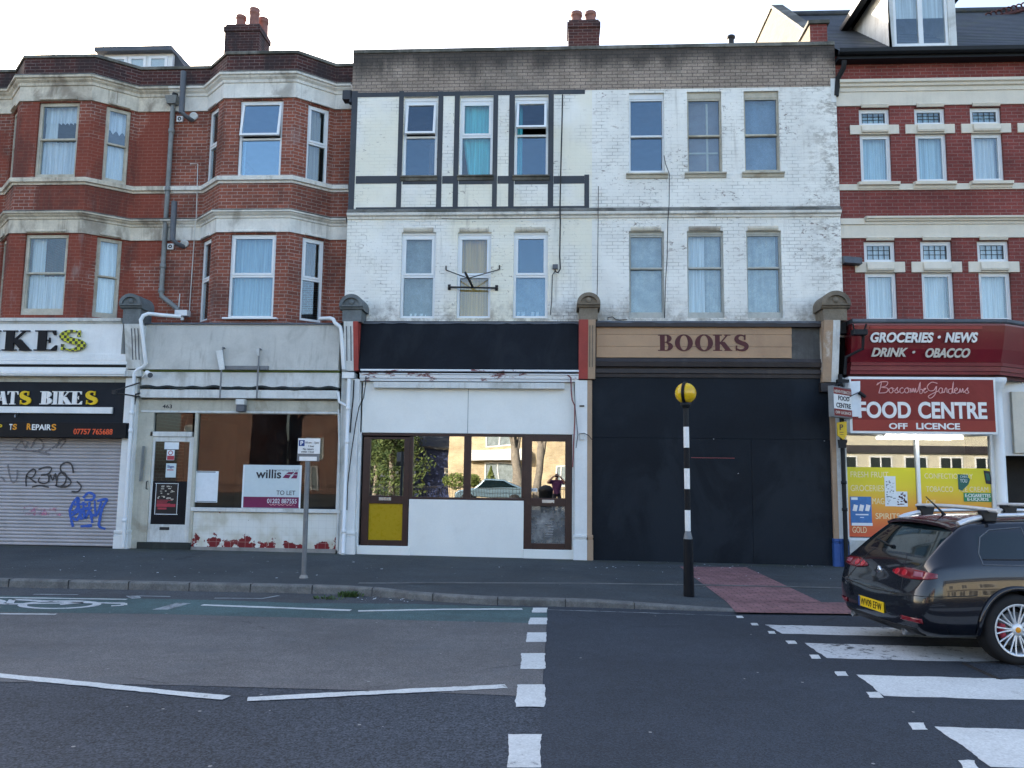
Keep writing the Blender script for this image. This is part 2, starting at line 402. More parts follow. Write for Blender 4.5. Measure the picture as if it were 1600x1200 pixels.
# seriffed capitals drawn stroke by stroke; every stroke a hair prouder than the last
def _ell(cx, cz, rx, rz, a0, a1, n=14): return [(cx+rx*math.cos(math.radians(a0+(a1-a0)*i/n)), cz+rz*math.sin(math.radians(a0+(a1-a0)*i/n))) for i in range(n+1)]
def _bar(x0, z0, x1, z1, w):                     # slanted bar of horizontal width w
    return [(x0-w/2, z0), (x0+w/2, z0), (x1+w/2, z1), (x1-w/2, z1)]
def _rc(x0, x1, z0, z1): return [(x0, z0), (x1, z0), (x1, z1), (x0, z1)]
def _ribbon(pts, ws):
    L, Rr = [], []
    for i, p in enumerate(pts):
        a, b = Vector(pts[max(i-1, 0)]), Vector(pts[min(i+1, len(pts)-1)]); t = (b-a).normalized(); n = Vector((-t.y, t.x))*ws[i]/2
        L.append((p[0]+n.x, p[1]+n.y)); Rr.append((p[0]-n.x, p[1]-n.y))
    return [[L[i], L[i+1], Rr[i+1], Rr[i]] for i in range(len(pts)-1)]
def glyph(ch, st=.2, th=.06):
    s1, s0 = lambda x0, x1: _rc(x0, x1, 1-th, 1), lambda x0, x1: _rc(x0, x1, 0, th)
    if ch == 'I': return [_rc(.1, .1+st, 0, 1), s0(0, .2+st), s1(0, .2+st)], .2+st
    if ch == 'B':
        o = [_rc(.1, .1+st, 0, 1), s0(0, .42), s1(0, .42), _rc(.1+st, .42, .5, .5+th)]
        for cz, rz, rx in ((.76, .24, .26), (.27, .27, .32)):
            A = _ell(.4, cz, rx, rz, -90, 90); B = _ell(.4, cz, rx-st*.95, rz-th, -90, 90)
            o += [[A[i], A[i+1], B[i+1], B[i]] for i in range(len(A)-1)]
        return o, .74
    if ch == 'O':
        A = _ell(.44, .5, .44, .52, 0, 360, 32); B = _ell(.44, .5, .44-st*1.05, .52-th, 0, 360, 32)
        return [[A[i], A[i+1], B[i+1], B[i]] for i in range(32)], .88
    if ch == 'K': return [_rc(.1, .1+st, 0, 1), s0(0, .2+st), s1(0, .2+st), _bar(.3, .4, .68, .97, .09), _bar(.42, .56, .74, .03, st*1.2), s1(.54, .84), s0(.54, .92)], .92
    if ch == 'E': return [_rc(.1, .1+st, 0, 1), s0(0, .68), s1(0, .64), _rc(.1+st, .48, .48, .48+th), _rc(.44, .48, .38, .64), [(.64-.05, .76), (.64, .76), (.64, 1), (.52, 1-th)], [(.52, th), (.68, 0), (.7, .26), (.65, .26)]], .72
    if ch == 'T': return [_rc(.3, .3+st, 0, 1), s0(.18, .42+st), s1(0, .6+st), [(0, .74), (.05, .74), (.14, 1-th), (0, 1)], [(.55+st, .74), (.6+st, .74), (.6+st, 1), (.46+st, 1-th)]], .6+st
    if ch == 'A': return [_bar(.12, .03, .4, .97, .08), _bar(.68, .03, .42, 1, st*1.15), _rc(.22, .6, .3, .3+th), s0(0, .26), s0(.5, .9)], .9
    if ch == 'S':
        p = _ell(.32, .75, .23, .22, 35, 250, 14)+_ell(.33, .25, .27, .22, 80, -145, 16)
        n = len(p); ws = [.07+(st*1.15-.07)*max(0, math.sin(math.pi*i/(n-1)))**1.6 for i in range(n)]
        return _ribbon(p, ws)+[[(.48, .68), (.55, .68), (.56, 1.0), (.5, .98)], [(.05, 0), (.1, .02), (.12, .32), (.05, .32)]], .66
    return [], .4
def serif(mb, body, x0, x1, z0, z1, Y, th=.02, st=.2, gap=.07, mats=None):
    W = 0; lay = []
    for ch in body:
        g, wd = glyph(ch, st) if ch != ' ' else ([], .35)
        lay.append((g, W)); W += wd+gap
    W -= gap; sx = (x1-x0)/W; sz = z1-z0
    for i, (g, o) in enumerate(lay):
        if mats: mb.cur = mats[i]
        for k, poly in enumerate(g):
            mb.prism([(x0+(o+x)*sx, z0+z*sz) for x, z in poly], Y-th-.0005*k, Y)

# ------------------------------------------------------------------ palette
SOOT0, SOOT1 = za(925, 122, .12), za(925, 84, .12)
brick('red_brick', (.285,.088,.055), (.185,.06,.042), (.36,.27,.23), dirt=(.05,.032,.029), dirt_amt=.55, dirt_lo=.46, dirt_hi=.66, wash=((.34,.27,.25), .58, .78, .4))
brick('red_brick_painted', (.265,.078,.049), (.175,.055,.039), (.36,.26,.22), dirt=(.05,.032,.029), dirt_amt=.55, dirt_lo=.46, dirt_hi=.66, wash=((.36,.3,.27), .6, .78, .5), paintc=(.225,.056,.035), paint_lo=.42, paint_hi=.47)
brick('sooty_brick', (.09,.032,.028), (.05,.024,.024), (.17,.13,.12), dirt=(.03,.026,.028), dirt_amt=.8, dirt_lo=.44, dirt_hi=.62)
brick('pink_brick', (.37,.30,.24), (.29,.235,.19), (.12,.10,.09), dirt=(.13,.12,.105), dirt_amt=.55, dirt_lo=.48, dirt_hi=.72, soot=(SOOT0, SOOT1, .85))
brick('red_brick_clean', (.225,.055,.046), (.17,.045,.039), (.24,.135,.12), dirt=(.05,.028,.027), dirt_amt=.45, wash=((.3,.22,.2), .66, .85, .3))
brick('buff_brick', (.50,.40,.24), (.42,.32,.18), (.45,.4,.32), dirt=(.3,.25,.18), dirt_amt=.25)
white_brick('white_painted_brick', (.85,.845,.785), tint=(.81,.78,.63))
white_brick('white_flaking_brick', (.84,.835,.775), lo=.6, hi=.65, cols=.52)
white_brick('white_render', (.78,.81,.83), lo=.62, hi=.67, cols=.75)
paint('band_paint', (.042,.049,.060), .6, .15, dirt=(.12,.115,.1), dirt_amt=.4)
paint('stone_cream', (.64,.59,.48), .75, .18, dirt=(.15,.12,.09), dirt_amt=.7, lo=.46, hi=.66, streak=.6)
paint('stone_white', (.74,.73,.67), .7, .14, dirt=(.17,.15,.12), dirt_amt=.6, lo=.5, hi=.7, streak=.45)
paint('stone_clean', (.70,.65,.54), .7, .08, dirt=(.34,.31,.26), dirt_amt=.3, lo=.58, hi=.8, streak=.15)
paint('ledge_dirty', (.2,.195,.17), .85, .3, 6, dirt=(.045,.045,.035), dirt_amt=.8, lo=.4, hi=.6)
paint('lead', (.085,.095,.11), .55, .25, 5, dirt=(.2,.21,.22), dirt_amt=.35)
paint('white_gloss', (.76,.78,.77), .45, .08, dirt=(.34,.33,.3), dirt_amt=.3, lo=.58, hi=.8, streak=.12)
paint('white_worn', (.66,.68,.66), .6, .14, dirt=(.25,.23,.18), dirt_amt=.55, lo=.5, hi=.7, streak=.45)
paint('white_panel', (.81,.825,.785), .5, .05, 1.2, dirt=(.5,.52,.5), dirt_amt=.25, lo=.56, hi=.8)
paint('cream_worn', (.50,.49,.41), .65, .16, dirt=(.2,.16,.1), dirt_amt=.6, lo=.5, hi=.7, streak=.3)
paint('fascia_grey', (.52,.52,.48), .7, .1, 2, dirt=(.28,.27,.24), dirt_amt=.5, streak=.55)
paint('black_board', (.008,.011,.017), .5, .3, 1.5, dirt=(.017,.021,.027), dirt_amt=.5, lo=.48, hi=.66, bump=.2, spec=.12)
paint('hoarding', (.0105,.0145,.0205), .6, .25, .8, dirt=(.019,.025,.033), dirt_amt=.6, dirt_scale=.7, lo=.46, hi=.6, streak=.03, bump=.3, spec=.12)
paint('dark_navy', (.010,.0145,.022), .5, .2, 2, dirt=(.02,.024,.028), dirt_amt=.4, spec=.15)
paint('tan_board', (.42,.27,.16), .6, .1, 1.5, dirt=(.24,.14,.09), dirt_amt=.4, lo=.5, hi=.75)
paint('tan_stone', (.40,.28,.185), .7, .14, 3, dirt=(.62,.58,.5), dirt_amt=.45, lo=.58, hi=.7)
paint('tan_flaked', (.42,.29,.19), .7, .14, 3, dirt=(.66,.62,.55), dirt_amt=.8, lo=.48, hi=.56)
paint('stone_brown', (.21,.175,.13), .85, .3, 5, dirt=(.05,.045,.04), dirt_amt=.7, lo=.48, hi=.66)
paint('stone_grey', (.15,.17,.175), .7, .3, 4, dirt=(.04,.045,.05), dirt_amt=.6, lo=.5, hi=.7)
paint('moulding_brown', (.03,.024,.025), .55, .25, 4, dirt=(.1,.085,.08), dirt_amt=.5)
paint('bare_board', (.12,.125,.12), .8, .3, 4, dirt=(.05,.045,.045), dirt_amt=.7, lo=.45, hi=.65, streak=.5)
paint('red_paint', (.36,.055,.045), .5, .18, 3, dirt=(.2,.03,.028), dirt_amt=.6)
paint('red_fascia', (.16,.009,.018), .22, .1, 2, dirt=(.22,.04,.03), dirt_amt=.25, spec=.5)
paint('red_mould', (.20,.03,.038), .35, .12, 3, dirt=(.1,.012,.02), dirt_amt=.5)
paint('red_sign', (.20,.014,.013), .4, .1, 1.2, dirt=(.27,.03,.022), dirt_amt=.5, spec=.25)
paint('red_sign_light', (.29,.035,.026), .4, .1, 1.5, spec=.25)
paint('brown_wood', (.042,.017,.013), .4, .3, 6, dirt=(.09,.05,.035), dirt_amt=.3)
paint('pvc_white', (.76,.79,.80), .35, .04, dirt=(.55,.55,.5), dirt_amt=.2)
paint('sash_cream', (.52,.49,.40), .65, .18, 5, dirt=(.25,.2,.13), dirt_amt=.6, lo=.48, hi=.66)
paint('sash_grey', (.46,.47,.43), .65, .18, 5, dirt=(.25,.22,.17), dirt_amt=.5)
paint('slate', (.05,.056,.066), .6, .35, 4, dirt=(.075,.085,.055), dirt_amt=.5, lo=.5, hi=.7)
paint('gutter_black', (.013,.015,.018), .5, .2, 5, spec=.2)
paint('pipe_grey', (.22,.235,.23), .55, .2, 6, dirt=(.1,.09,.07), dirt_amt=.4)
paint('flue_grey', (.10,.11,.125), .5, .12, 6)
paint('pot_red', (.28,.13,.105), .85, .25, 6)
paint('iron', (.02,.021,.023), .6, .3, 8, dirt=(.07,.04,.025), dirt_amt=.4)
paint('galv', (.18,.19,.20), .5, .15, 6, metal=.3)
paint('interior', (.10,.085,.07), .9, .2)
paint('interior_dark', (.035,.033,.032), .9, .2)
paint('green_strip', (.10,.16,.03), .5, .1)
paint('blue_paint', (.035,.10,.32), .5, .15, dirt=(.03,.06,.15), dirt_amt=.4)
paint('shutter', (.42,.40,.41), .45, .1, 2, dirt=(.26,.25,.24), dirt_amt=.45, lo=.5, hi=.75, metal=.15)
paint('tile_white', (.70,.72,.68), .3, .08, 3, dirt=(.4,.38,.3), dirt_amt=.45, lo=.52, hi=.75)
paint('tile_red', (.22,.012,.02), .25, .15, 4)
paint('step_black', (.012,.02,.02), .6, .3, 6, dirt=(.1,.11,.1), dirt_amt=.35)
paint('concrete', (.30,.29,.27), .85, .2, 4, dirt=(.1,.1,.09), dirt_amt=.5)
plain('paper', (.72,.77,.80), .6, var=.05); plain('board_white', (.55,.64,.66), .35, var=.03)
plain('magenta', (.17,.02,.075), .35, var=.05); plain('ink_dark', (.03,.032,.04), .5); plain('ink_grey', (.2,.24,.25), .5)
plain('ink_maroon', (.07,.012,.014), .5); plain('letter_white', (.78,.78,.76), .4); plain('letter_pale', (.56,.52,.45), .5)
plain('letter_black', (.007,.008,.011), .45, spec=.15); plain('letter_yellow', (.75,.50,.012), .4); plain('letter_orange', (.75,.30,.02), .45); plain('letter_red', (.75,.10,.03), .45)
plain('pink_line', (.72,.38,.36), .45); plain('yellow_board', (.40,.27,.008), .3, var=.06)
plain('sign_blue', (.012,.05,.2), .4); plain('poster_blue', (.05,.17,.42), .4, var=.15); plain('poster_green', (.03,.24,.10), .4); plain('poster_teal', (.02,.12,.10), .4)
plain('poster_black', (.015,.014,.016), .4); plain('poster_red', (.36,.04,.06), .4); plain('sign_yellow', (.62,.42,.02), .4)
plain('rubber', (.014,.014,.015), .8); plain('chrome', (.7,.7,.7), .12, 1.); plain('steel', (.45,.46,.47), .3, .9)
cloth('net_white', (.66,.70,.71)); cloth('net_blue', (.46,.62,.68)); cloth('curtain_cyan', (.13,.58,.62)); cloth('curtain_ochre', (.62,.36,.09))
cloth('curtain_beige', (.34,.31,.25)); paint('sheet_blue', (.17,.25,.34), .9, .25, 3, spec=.1); paint('sheet_grey', (.24,.28,.28), .9, .35, 4, dirt=(.4,.44,.42), dirt_amt=.4, spec=.1); paint('net_grey', (.40,.45,.45), .9, .3, 4, dirt=(.25,.28,.28), dirt_amt=.5, spec=.1); cloth('lace', (.66,.7,.74)); cloth('curtain_brown', (.12,.085,.06)); paint('board_back', (.20,.19,.21), .9, .2, 4)
glass('pane_upper', refl=.065, dim=.97, dirt=.012, gcol=(.84,.92,.97)); glass('pane_dark', refl=.10, dim=.9, dirt=.02, gcol=(.62,.82,1.)); glass('pane_sky', refl=.24, dim=.95, dirt=.01, gcol=(.62,.85,1.)); glass('pane_shop', refl=.034, dim=.6, dirt=.01, wob=.05)
glass('pane_mirror', refl=.36, dim=.3, dirt=.0, wob=.10); glass('pane_food', refl=.15, dim=.9, dirt=.01)

# ------------------------------------------------------------------ ground, road, pavement
def kerb_y(x):
    P = [(-60,-4.62), (-3.5,-4.66), (-2.9,-4.72), (-1.15,-5.26), (2.2,-5.42), (60,-5.42)]
    for (a, b), (c, d) in zip(P, P[1:]):
        if a <= x <= c: return b+(d-b)*(x-a)/(c-a)
def kerb_h(x):
    return .12 if x < -2 else .10 if x < .5 else .10-(x-.5)/2.*.08 if x < 2.5 else .02
def base_h(x): return .16-.115*(min(max(x, -12), 6)+12)/18
def pave_z(x, y):
    k = kerb_y(x); t = min(max((y-k)/(0-k), 0), 1); return kerb_h(x)*(1-t)+base_h(x)*t
def pp(px, py, lift=.004):
    z = .1
    for _ in range(6):
        p = atz(px, py, z); z = pave_z(p.x, p.y)
    return Vector((p.x, p.y, z+lift))
asphalt('asphalt_coarse', (.043,.051,.063), .55, .15, scale=85)
asphalt('asphalt_smooth', (.034,.042,.054), .35, .12, scale=120)
asphalt('antiskid_buff', (.128,.124,.122), .32, .16, (.10,.11,.12), scale=130)
asphalt('cycle_green', (.066,.112,.112), .3, .2, (.055,.066,.07), scale=120)
asphalt('gutter_asphalt', (.062,.068,.076), .4, .2, (.085,.085,.08), scale=110)
asphalt('pavement_asphalt', (.053,.062,.068), .35, .2, (.07,.07,.066), scale=120, moss=(-.45, .05))
roadpaint('marking', (.64,.66,.64), .57, (.05,.055,.06), .1); roadpaint('marking_worn', (.58,.60,.60), .53, (.05,.055,.06), .08); roadpaint('marking_faint', (.34,.37,.38), .5)
asphalt('earth', (.10,.10,.085), .3, .3, scale=20)
# tactile red paving
t = NT('red_paving'); p = t.pos()
x = t.n('TexBrick'); t.l(p, x.inputs['Vector']); x.inputs['Scale'].default_value = 1; x.inputs['Brick Width'].default_value = .2; x.inputs['Row Height'].default_value = .1
x.inputs['Mortar Size'].default_value = .006; x.inputs['Color1'].default_value = (.29,.145,.145,1); x.inputs['Color2'].default_value = (.24,.125,.125,1); x.inputs['Mortar'].default_value = (.09,.055,.06,1)
vo = t.n('TexVoronoi'); t.l(p, vo.inputs['Vector']); vo.inputs['Scale'].default_value = 15; vo.inputs['Randomness'].default_value = 0
c = t.mix(1., x.outputs[0], t.ramp(t.noise(p, 3, 6, .7), .3, .7, .75, 1.2), 'MULTIPLY')
t.fin(c, .8, t.bump(t.math('SUBTRACT', t.ramp(vo.outputs['Distance'], .25, .4, 1, 0), x.outputs[1]), .6, .006))
# kerb stone
t = NT('kerb_stone'); p = t.pos(); n = t.noise(p, 5, 7, .7)
c = t.mix(t.ramp(n, .35, .7), (.18,.18,.17), (.10,.10,.098)); c = t.mix(1., c, t.ramp(t.noise(p, 60, 3), .2, .8, .8, 1.2), 'MULTIPLY')
c = t.mix(t.ramp(t.noise(p, 1.1, 5), .52, .7, 0, .6), c, (.06,.06,.058))
t.fin(c, .85, t.bump(n, .3, .01))

mb = MB(); mb.quad((-400,-400,-.03), (400,-400,-.03), (400,400,-.03), (-400,400,-.03)); struct(mb, 'ground', 'earth')
mb = MB(); mb.quad((-120,-14.6,0), (120,-14.6,0), (120,-4,0), (-120,-4,0)); struct(mb, 'road', 'asphalt_coarse')
def sheet(name, mat, pts, z, label=None):
    mb = MB(); P = [atz(a, b, z) for a, b in pts]; n = len(P)
    A = sum(P[i].x*P[(i+1)%n].y-P[(i+1)%n].x*P[i].y for i in range(n))
    if A < 0: P = P[::-1]
    mb.add(P, [tuple(range(n))]); return struct(mb, name, mat)
def sheets(name, mat, polys, z):
    mb = MB()
    for pts in polys:
        P = [atz(a, b, z) if len(pts[0]) == 2 else Vector((a, b, z)) for a, b, *c_ in pts]; n = len(P)
        A = sum(P[i].x*P[(i+1)%n].y-P[(i+1)%n].x*P[i].y for i in range(n))
        if A < 0: P = P[::-1]
        mb.add(P, [tuple(range(n))])
    return struct(mb, name, mat)
XD = atz(853, 1000).x                                       # edge of the smooth asphalt round the crossing
mb = MB(); mb.quad((XD,-14.6,.004), (30,-14.6,.004), (30,-4,.004), (XD,-4,.004)); struct(mb, 'crossing_asphalt', 'asphalt_smooth')
# buff surfacing: a lane-wide sheet whose near edge wanders a little
q = [atz(a, b) for a, b in [(0,1066), (160,1069), (300,1072), (480,1077), (640,1081), (807,1088)]]
fe = [atz(a, b) for a, b in [(0,957), (250,960), (480,966), (832,974)]]
mb = MB(); P = [(-60, q[0].y, .004)]+[(v.x, v.y, .004) for v in q]+[(XD-.004, q[-1].y, .004), (XD-.004, fe[-1].y, .004)]+[(v.x, v.y, .004) for v in fe[::-1]]+[(-60, fe[0].y, .004)]
mb.add(P, [tuple(range(len(P)))]); struct(mb, 'buff_road_surface', 'antiskid_buff')
ge = [atz(a, b) for a, b in [(0,931), (330,938), (480,943), (640,944)]]
mb = MB(); P = [(-60, fe[0].y+.004, .004)]+[(v.x, v.y+.004, .004) for v in fe]+[(XD-.004, fe[-1].y+.004, .004), (XD-.004, kerb_y(XD)-.12, .004), (-1.0, kerb_y(-1)-.12, .004)]+[(v.x, v.y, .004) for v in ge[::-1]]+[(-60, ge[0].y, .004)]
mb.add(P, [tuple(range(len(P)))]); struct(mb, 'cycle_lane', 'cycle_green')
mb = MB(); P = [(-60, ge[0].y+.004, .004)]+[(v.x, v.y+.004, .004) for v in ge]+[(-1.0, kerb_y(-1)-.116, .004), (-1.0, -4.2, .004), (-60, -4.2, .004)]
mb.add(P, [tuple(range(len(P)))]); struct(mb, 'road_gutter', 'gutter_asphalt')
Zm = .008
def stroke(pts, w0, w1=None):
    """a painted line between photo points, constant world width"""
    P = [atz(a, b, Zm) for a, b in pts]; out = []; w1 = w1 or w0
    L, Rr = [], []
    for i, p in enumerate(P):
        t = (P[min(i+1, len(P)-1)]-P[max(i-1, 0)]).normalized(); n = Vector((-t.y, t.x, 0))*(w0+(w1-w0)*i/max(1, len(P)-1))/2
        L.append(p+n); Rr.append(p-n)
    return [[(v.x, v.y, Zm) for v in L+Rr[::-1]]]
def poly3(mb, pts):
    if abs(pts[0][2]-Zm) < .0015 and len(pts) < 24:                   # road paint: ragged edges
        q = []; rj = random.Random(int(pts[0][0]*977+pts[0][1]*131))
        for i, a in enumerate(pts):
            b = pts[(i+1) % len(pts)]; L = math.hypot(b[0]-a[0], b[1]-a[1]); n_ = max(1, min(120, int(L/.035))); q.append(tuple(a))
            tx_, ty_ = (b[0]-a[0])/max(L, 1e-6), (b[1]-a[1])/max(L, 1e-6); drift = 0
            for k in range(1, n_):
                drift = drift*.8+rj.gauss(0, .0035); f_ = k/n_; q.append((a[0]+(b[0]-a[0])*f_-ty_*drift, a[1]+(b[1]-a[1])*f_+tx_*drift, pts[0][2]))
        pts = q
    n = len(pts); A = sum(pts[i][0]*pts[(i+1)%n][1]-pts[(i+1)%n][0]*pts[i][1] for i in range(n))
    mb.add(pts if A > 0 else pts[::-1], [tuple(range(n))])
mb = MB()
for s_ in (stroke([(-40,1051), (60,1061), (200,1075), (354,1090)], .115), stroke([(387,1092), (560,1083), (791,1072)], .115)):
    for q_ in s_: poly3(mb, q_)
struct(mb, 'zigzag_centre_line', 'marking')
mb = MB()
for s_ in (stroke([(316,945), (548,953.5)], .10), stroke([(560,954.5), (690,952), (816,951.5)], .09), stroke([(-60,932.5), (198,936.5)], .07), stroke([(-60,958.5), (88,959.5)], .06)):
    for q_ in s_: poly3(mb, q_)
struct(mb, 'zigzag_edge_line', 'marking')
mb = MB()
for q_ in ([(238,952.5), (262,952.5), (299,942.5), (276,942)], [(196,931), (216,930.5), (221,934.5), (206,935.5)]):
    poly3(mb, [tuple(atz(a, b, Zm)) for a, b in q_])
for s_ in (stroke([(52,928.5), (122,929)], .05), stroke([(216,931), (266,932)], .05), stroke([(335,934.5), (410,935), (436,930.5)], .05), stroke([(455,926.5), (474,924.5)], .05)):
    for q_ in s_: poly3(mb, q_)
struct(mb, 'parking_bay_marking', 'marking_faint')
# bicycle symbol on the green lane, lying along the lane
mb = MB(); bx, by = atz(30, 944).x, atz(30, 944).y
def ringp(cx, cy, r, wd, n=28):
    for i in range(n):
        a0, a1 = 2*math.pi*i/n, 2*math.pi*(i+1)/n
        poly3(mb, [(cx+rr*math.cos(aa)*1.25, cy+rr*math.sin(aa)*.8, Zm) for rr, aa in ((r, a0), (r, a1), (r-wd, a1), (r-wd, a0))])
ringp(bx-.75, by, .42, .09); ringp(bx+.55, by, .42, .09)
def ln(pts, wd=.085):
    for (a, b), (c, d) in zip(pts, pts[1:]):
        t = Vector((c-a, d-b)).normalized(); n = Vector((-t.y, t.x))*wd/2
        poly3(mb, [(a+n.x, b+n.y, Zm+.001), (c+n.x, d+n.y, Zm+.001), (c-n.x, d-n.y, Zm+.001), (a-n.x, b-n.y, Zm+.001)])
ln([(bx-.75, by), (bx-.1, by-.05), (bx+.75, by+.18), (bx+1.3, by+.2)]); ln([(bx-.1, by-.05), (bx-.3, by+.3), (bx+.75, by+.18)]); ln([(bx+.55, by), (bx+.75, by+.18)]); ln([(bx+1.3, by+.2), (bx+1.38, by+.05), (bx+1.25, by-.02)])
struct(mb, 'bicycle_road_symbol', 'marking_worn')
# give-way blocks: one row across the road
mb = MB(); wD = atz(853, 1000).x
for (x0, x1, y0, y1) in [(832,856,949.5,957), (827,855,965,975.5), (823,854,988,1003), (814,852,1020.5,1045), (807,851,1069.5,1104.5), (793,847,1147,1199)]:
    poly3(mb, [tuple(atz(a, b, Zm)) for a, b in ((x0+1,y0), (x1,y0), (x1-1.5,y1), (x0-1,y1))])
a = atz(820, 1199).y
for k in range(3):
    a -= 1.0; poly3(mb, [(wD-.62, a, Zm), (wD-.05, a, Zm), (wD-.05, a-.5, Zm), (wD-.62, a-.5, Zm)])
struct(mb, 'give_way_marking', 'marking')
# crossing studs
mb = MB()
for (x0, x1, y0, y1) in [(1150,1162,962,965.5), (1172,1186,973.5,977), (1199,1213,986,990), (1227,1246,1001,1006), (1264,1283,1023,1029), (1304,1326,1049,1056), (1353,1381,1081,1090), (1419,1450,1129,1140), (1497,1530,1188,1201)]:
    d = (x1-x0)*.22; poly3(mb, [tuple(atz(a, b, Zm)) for a, b in ((x0,y0), (x1-d,y0), (x1,y1), (x0+d,y1))])
struct(mb, 'crossing_stud_row', 'marking')
mb = MB(); mw = MB()
for i, (tl, bl) in enumerate([((1195,976), (1222,990)), ((1257,1004.5), (1292,1028)), ((1338,1054), (1381,1087)), ((1460,1135), (1548,1198))]):
    A, B = atz(*tl, Zm), atz(*bl, Zm); w_ = 3.6
    poly3(mw if i < 2 else mb, [tuple(A), (A.x+w_, A.y-.03, Zm), (A.x+w_, B.y-.03, Zm), tuple(B)])
A = atz(1600, 1290, Zm)
for k in range(2): poly3(mb, [(A.x-.3+k*.5, A.y-k*1.3, Zm), (A.x+3, A.y-k*1.3, Zm), (A.x+3, A.y-.6-k*1.3, Zm), (A.x+k*.5, A.y-.6-k*1.3, Zm)])
struct(mb, 'zebra_stripes', 'marking'); struct(mw, 'zebra_stripes_worn', 'marking_worn')
# seams and ironwork
mb = MB()
for s_ in (stroke([(856,952.5), (1000,957), (1150,962)], .02),):
    for q_ in s_: poly3(mb, q_)
struct(mb, 'road_seam', 'marking_faint')
cv = thing('utility_cover', tuple(atz(1560, 1046, .01)), 'square iron utility cover set in the road beside the zebra stripes', 'manhole cover')
mb = MB(); c0 = atz(1562, 1046, .009)
pts = [atz(a, b, .009) for a, b in ((1505,1036), (1640,1033), (1700,1050), (1561,1061))]
poly3(mb, [tuple(p_) for p_ in pts]); mb.build('lid', 'asphalt_coarse', cv)
mb = MB()
for i in range(4):
    a_, b_ = pts[i], pts[(i+1) % 4]; mb.tube([a_+Vector((0,0,-.004)), b_+Vector((0,0,-.004))], .018, 6)
a_, b_ = (pts[0]+pts[1])/2, (pts[2]+pts[3])/2; mb.tube([a_+Vector((0,0,-.006)), b_+Vector((0,0,-.006))], .015, 6)
mb.build('frame', 'iron', cv)

# kerb
xs = [-60, -30, -14]+[-14+.5*i for i in range(1, 44)]+[9, 14, 30, 60]
mb = MB(); kw = .13; vs = []; 
for x in xs:
    k, h = kerb_y(x), kerb_h(x)
    vs += [(x, k-.0, -.02), (x, k+.005, h-.022), (x, k+.022, h+.001), (x, k+kw, h+.003), (x, k+kw+.01, -.02)]
fs = [(i*5+j, (i+1)*5+j, (i+1)*5+j+1, i*5+j+1) for i in range(len(xs)-1) for j in range(4)]
mb.add(vs, fs); struct(mb, 'kerb', 'kerb_stone')
mb = MB()                                                  # joints between kerb stones
x = -13.6
while x < 8:
    k, h = kerb_y(x), kerb_h(x)
    if h > .05: mb.box(x-.005, x+.005, k-.003, k+kw, 0, h+.0045)
    x += .915
struct(mb, 'kerb_joints', 'iron')
# pavement
mb = MB(); vs = []; rows = 6
xs2 = [-60, -30, -14]+[-14+.5*i for i in range(1, 44)]+[9, 14, 30, 60]
for x in xs2:
    k = kerb_y(x)+kw
    for r in range(rows+1):
        y = k+(0-k)*r/rows; vs.append((x, y, pave_z(x, y)))
    vs.append((x, 12, base_h(x)))
n = rows+2
fs = [(i*n+j, (i+1)*n+j, (i+1)*n+j+1, i*n+j+1) for i in range(len(xs2)-1) for j in range(n-1)]
mb.add(vs, fs); struct(mb, 'pavement', 'pavement_asphalt')
def psheet(name, mat, pts, sub=None, lift=.004):
    mb = MB(); P = [pp(a, b, lift) for a, b in pts]; poly3(mb, [tuple(v) for v in P]); return struct(mb, name, mat)
# red paving to the crossing, cut in strips so that it follows the slope
mb = MB()
def strip(l0, r0, l1, r1, n=8):
    for i in range(n):
        a, b = i/n, (i+1)/n; f = lambda p, q, t: (p[0]+(q[0]-p[0])*t, p[1]+(q[1]-p[1])*t)
        poly3(mb, [tuple(pp(*f(l0, l1, a))), tuple(pp(*f(r0, r1, a))), tuple(pp(*f(r0, r1, b))), tuple(pp(*f(l0, l1, b)))])
strip((1062,885.5), (1166,886.5), (1136,941), (1283,941)); strip((1136,941.2), (1420,942), (1150,957), (1420,961), 3)
struct(mb, 'red_tactile_paving', 'red_paving')
mb = MB()                                                  # old kerb line left in the pavement
P = [pp(a, b, .005) for a, b in ((560,911.5), (720,911), (900,911.5), (1080,914), (1320,919))]
for a_, b_ in zip(P, P[1:]): poly3(mb, [(a_.x, a_.y-.06, a_.z), (b_.x, b_.y-.06, b_.z), (b_.x, b_.y+.06, b_.z), (a_.x, a_.y+.06, a_.z)])
struct(mb, 'old_kerb_line', 'kerb_stone')
# pavement on the camera's own side
mb = MB(); mb.box(-120, 120, -20.5, -14.6, -.02, .11); struct(mb, 'near_pavement', 'pavement_asphalt')

# ------------------------------------------------------------------ windows
def curtain(parent, x0, x1, z0, z1, Y, mat, waves=7, amp=.018, xf=None, scallop=0, name='curtain', gather=0.):
    mb = MB(xf); n = max(8, int((x1-x0)*40)); vs = []; fs = []; rows = 6; ph = random.random()*6
    for j in range(rows+1):
        t = j/rows
        for i in range(n+1):
            s = i/n; x = x0+(x1-x0)*s
            if gather: x = x+(x1-x)*gather*t*(1-s)
            zb = z0+(scallop*abs(math.sin(s*math.pi*waves)) if scallop else 0)
            z = z1+(zb-z1)*t
            vs.append((x, Y+amp*math.sin(s*waves*2*math.pi+ph+t*.6)+amp*.5*math.sin(s*waves*4.3+ph*2), z))
    for j in range(rows):
        for i in range(n): fs.append((j*(n+1)+i, (j+1)*(n+1)+i, (j+1)*(n+1)+i+1, j*(n+1)+i+1))
    mb.smooth = True; mb.add(vs, fs); return mb.build(name, mat, parent)
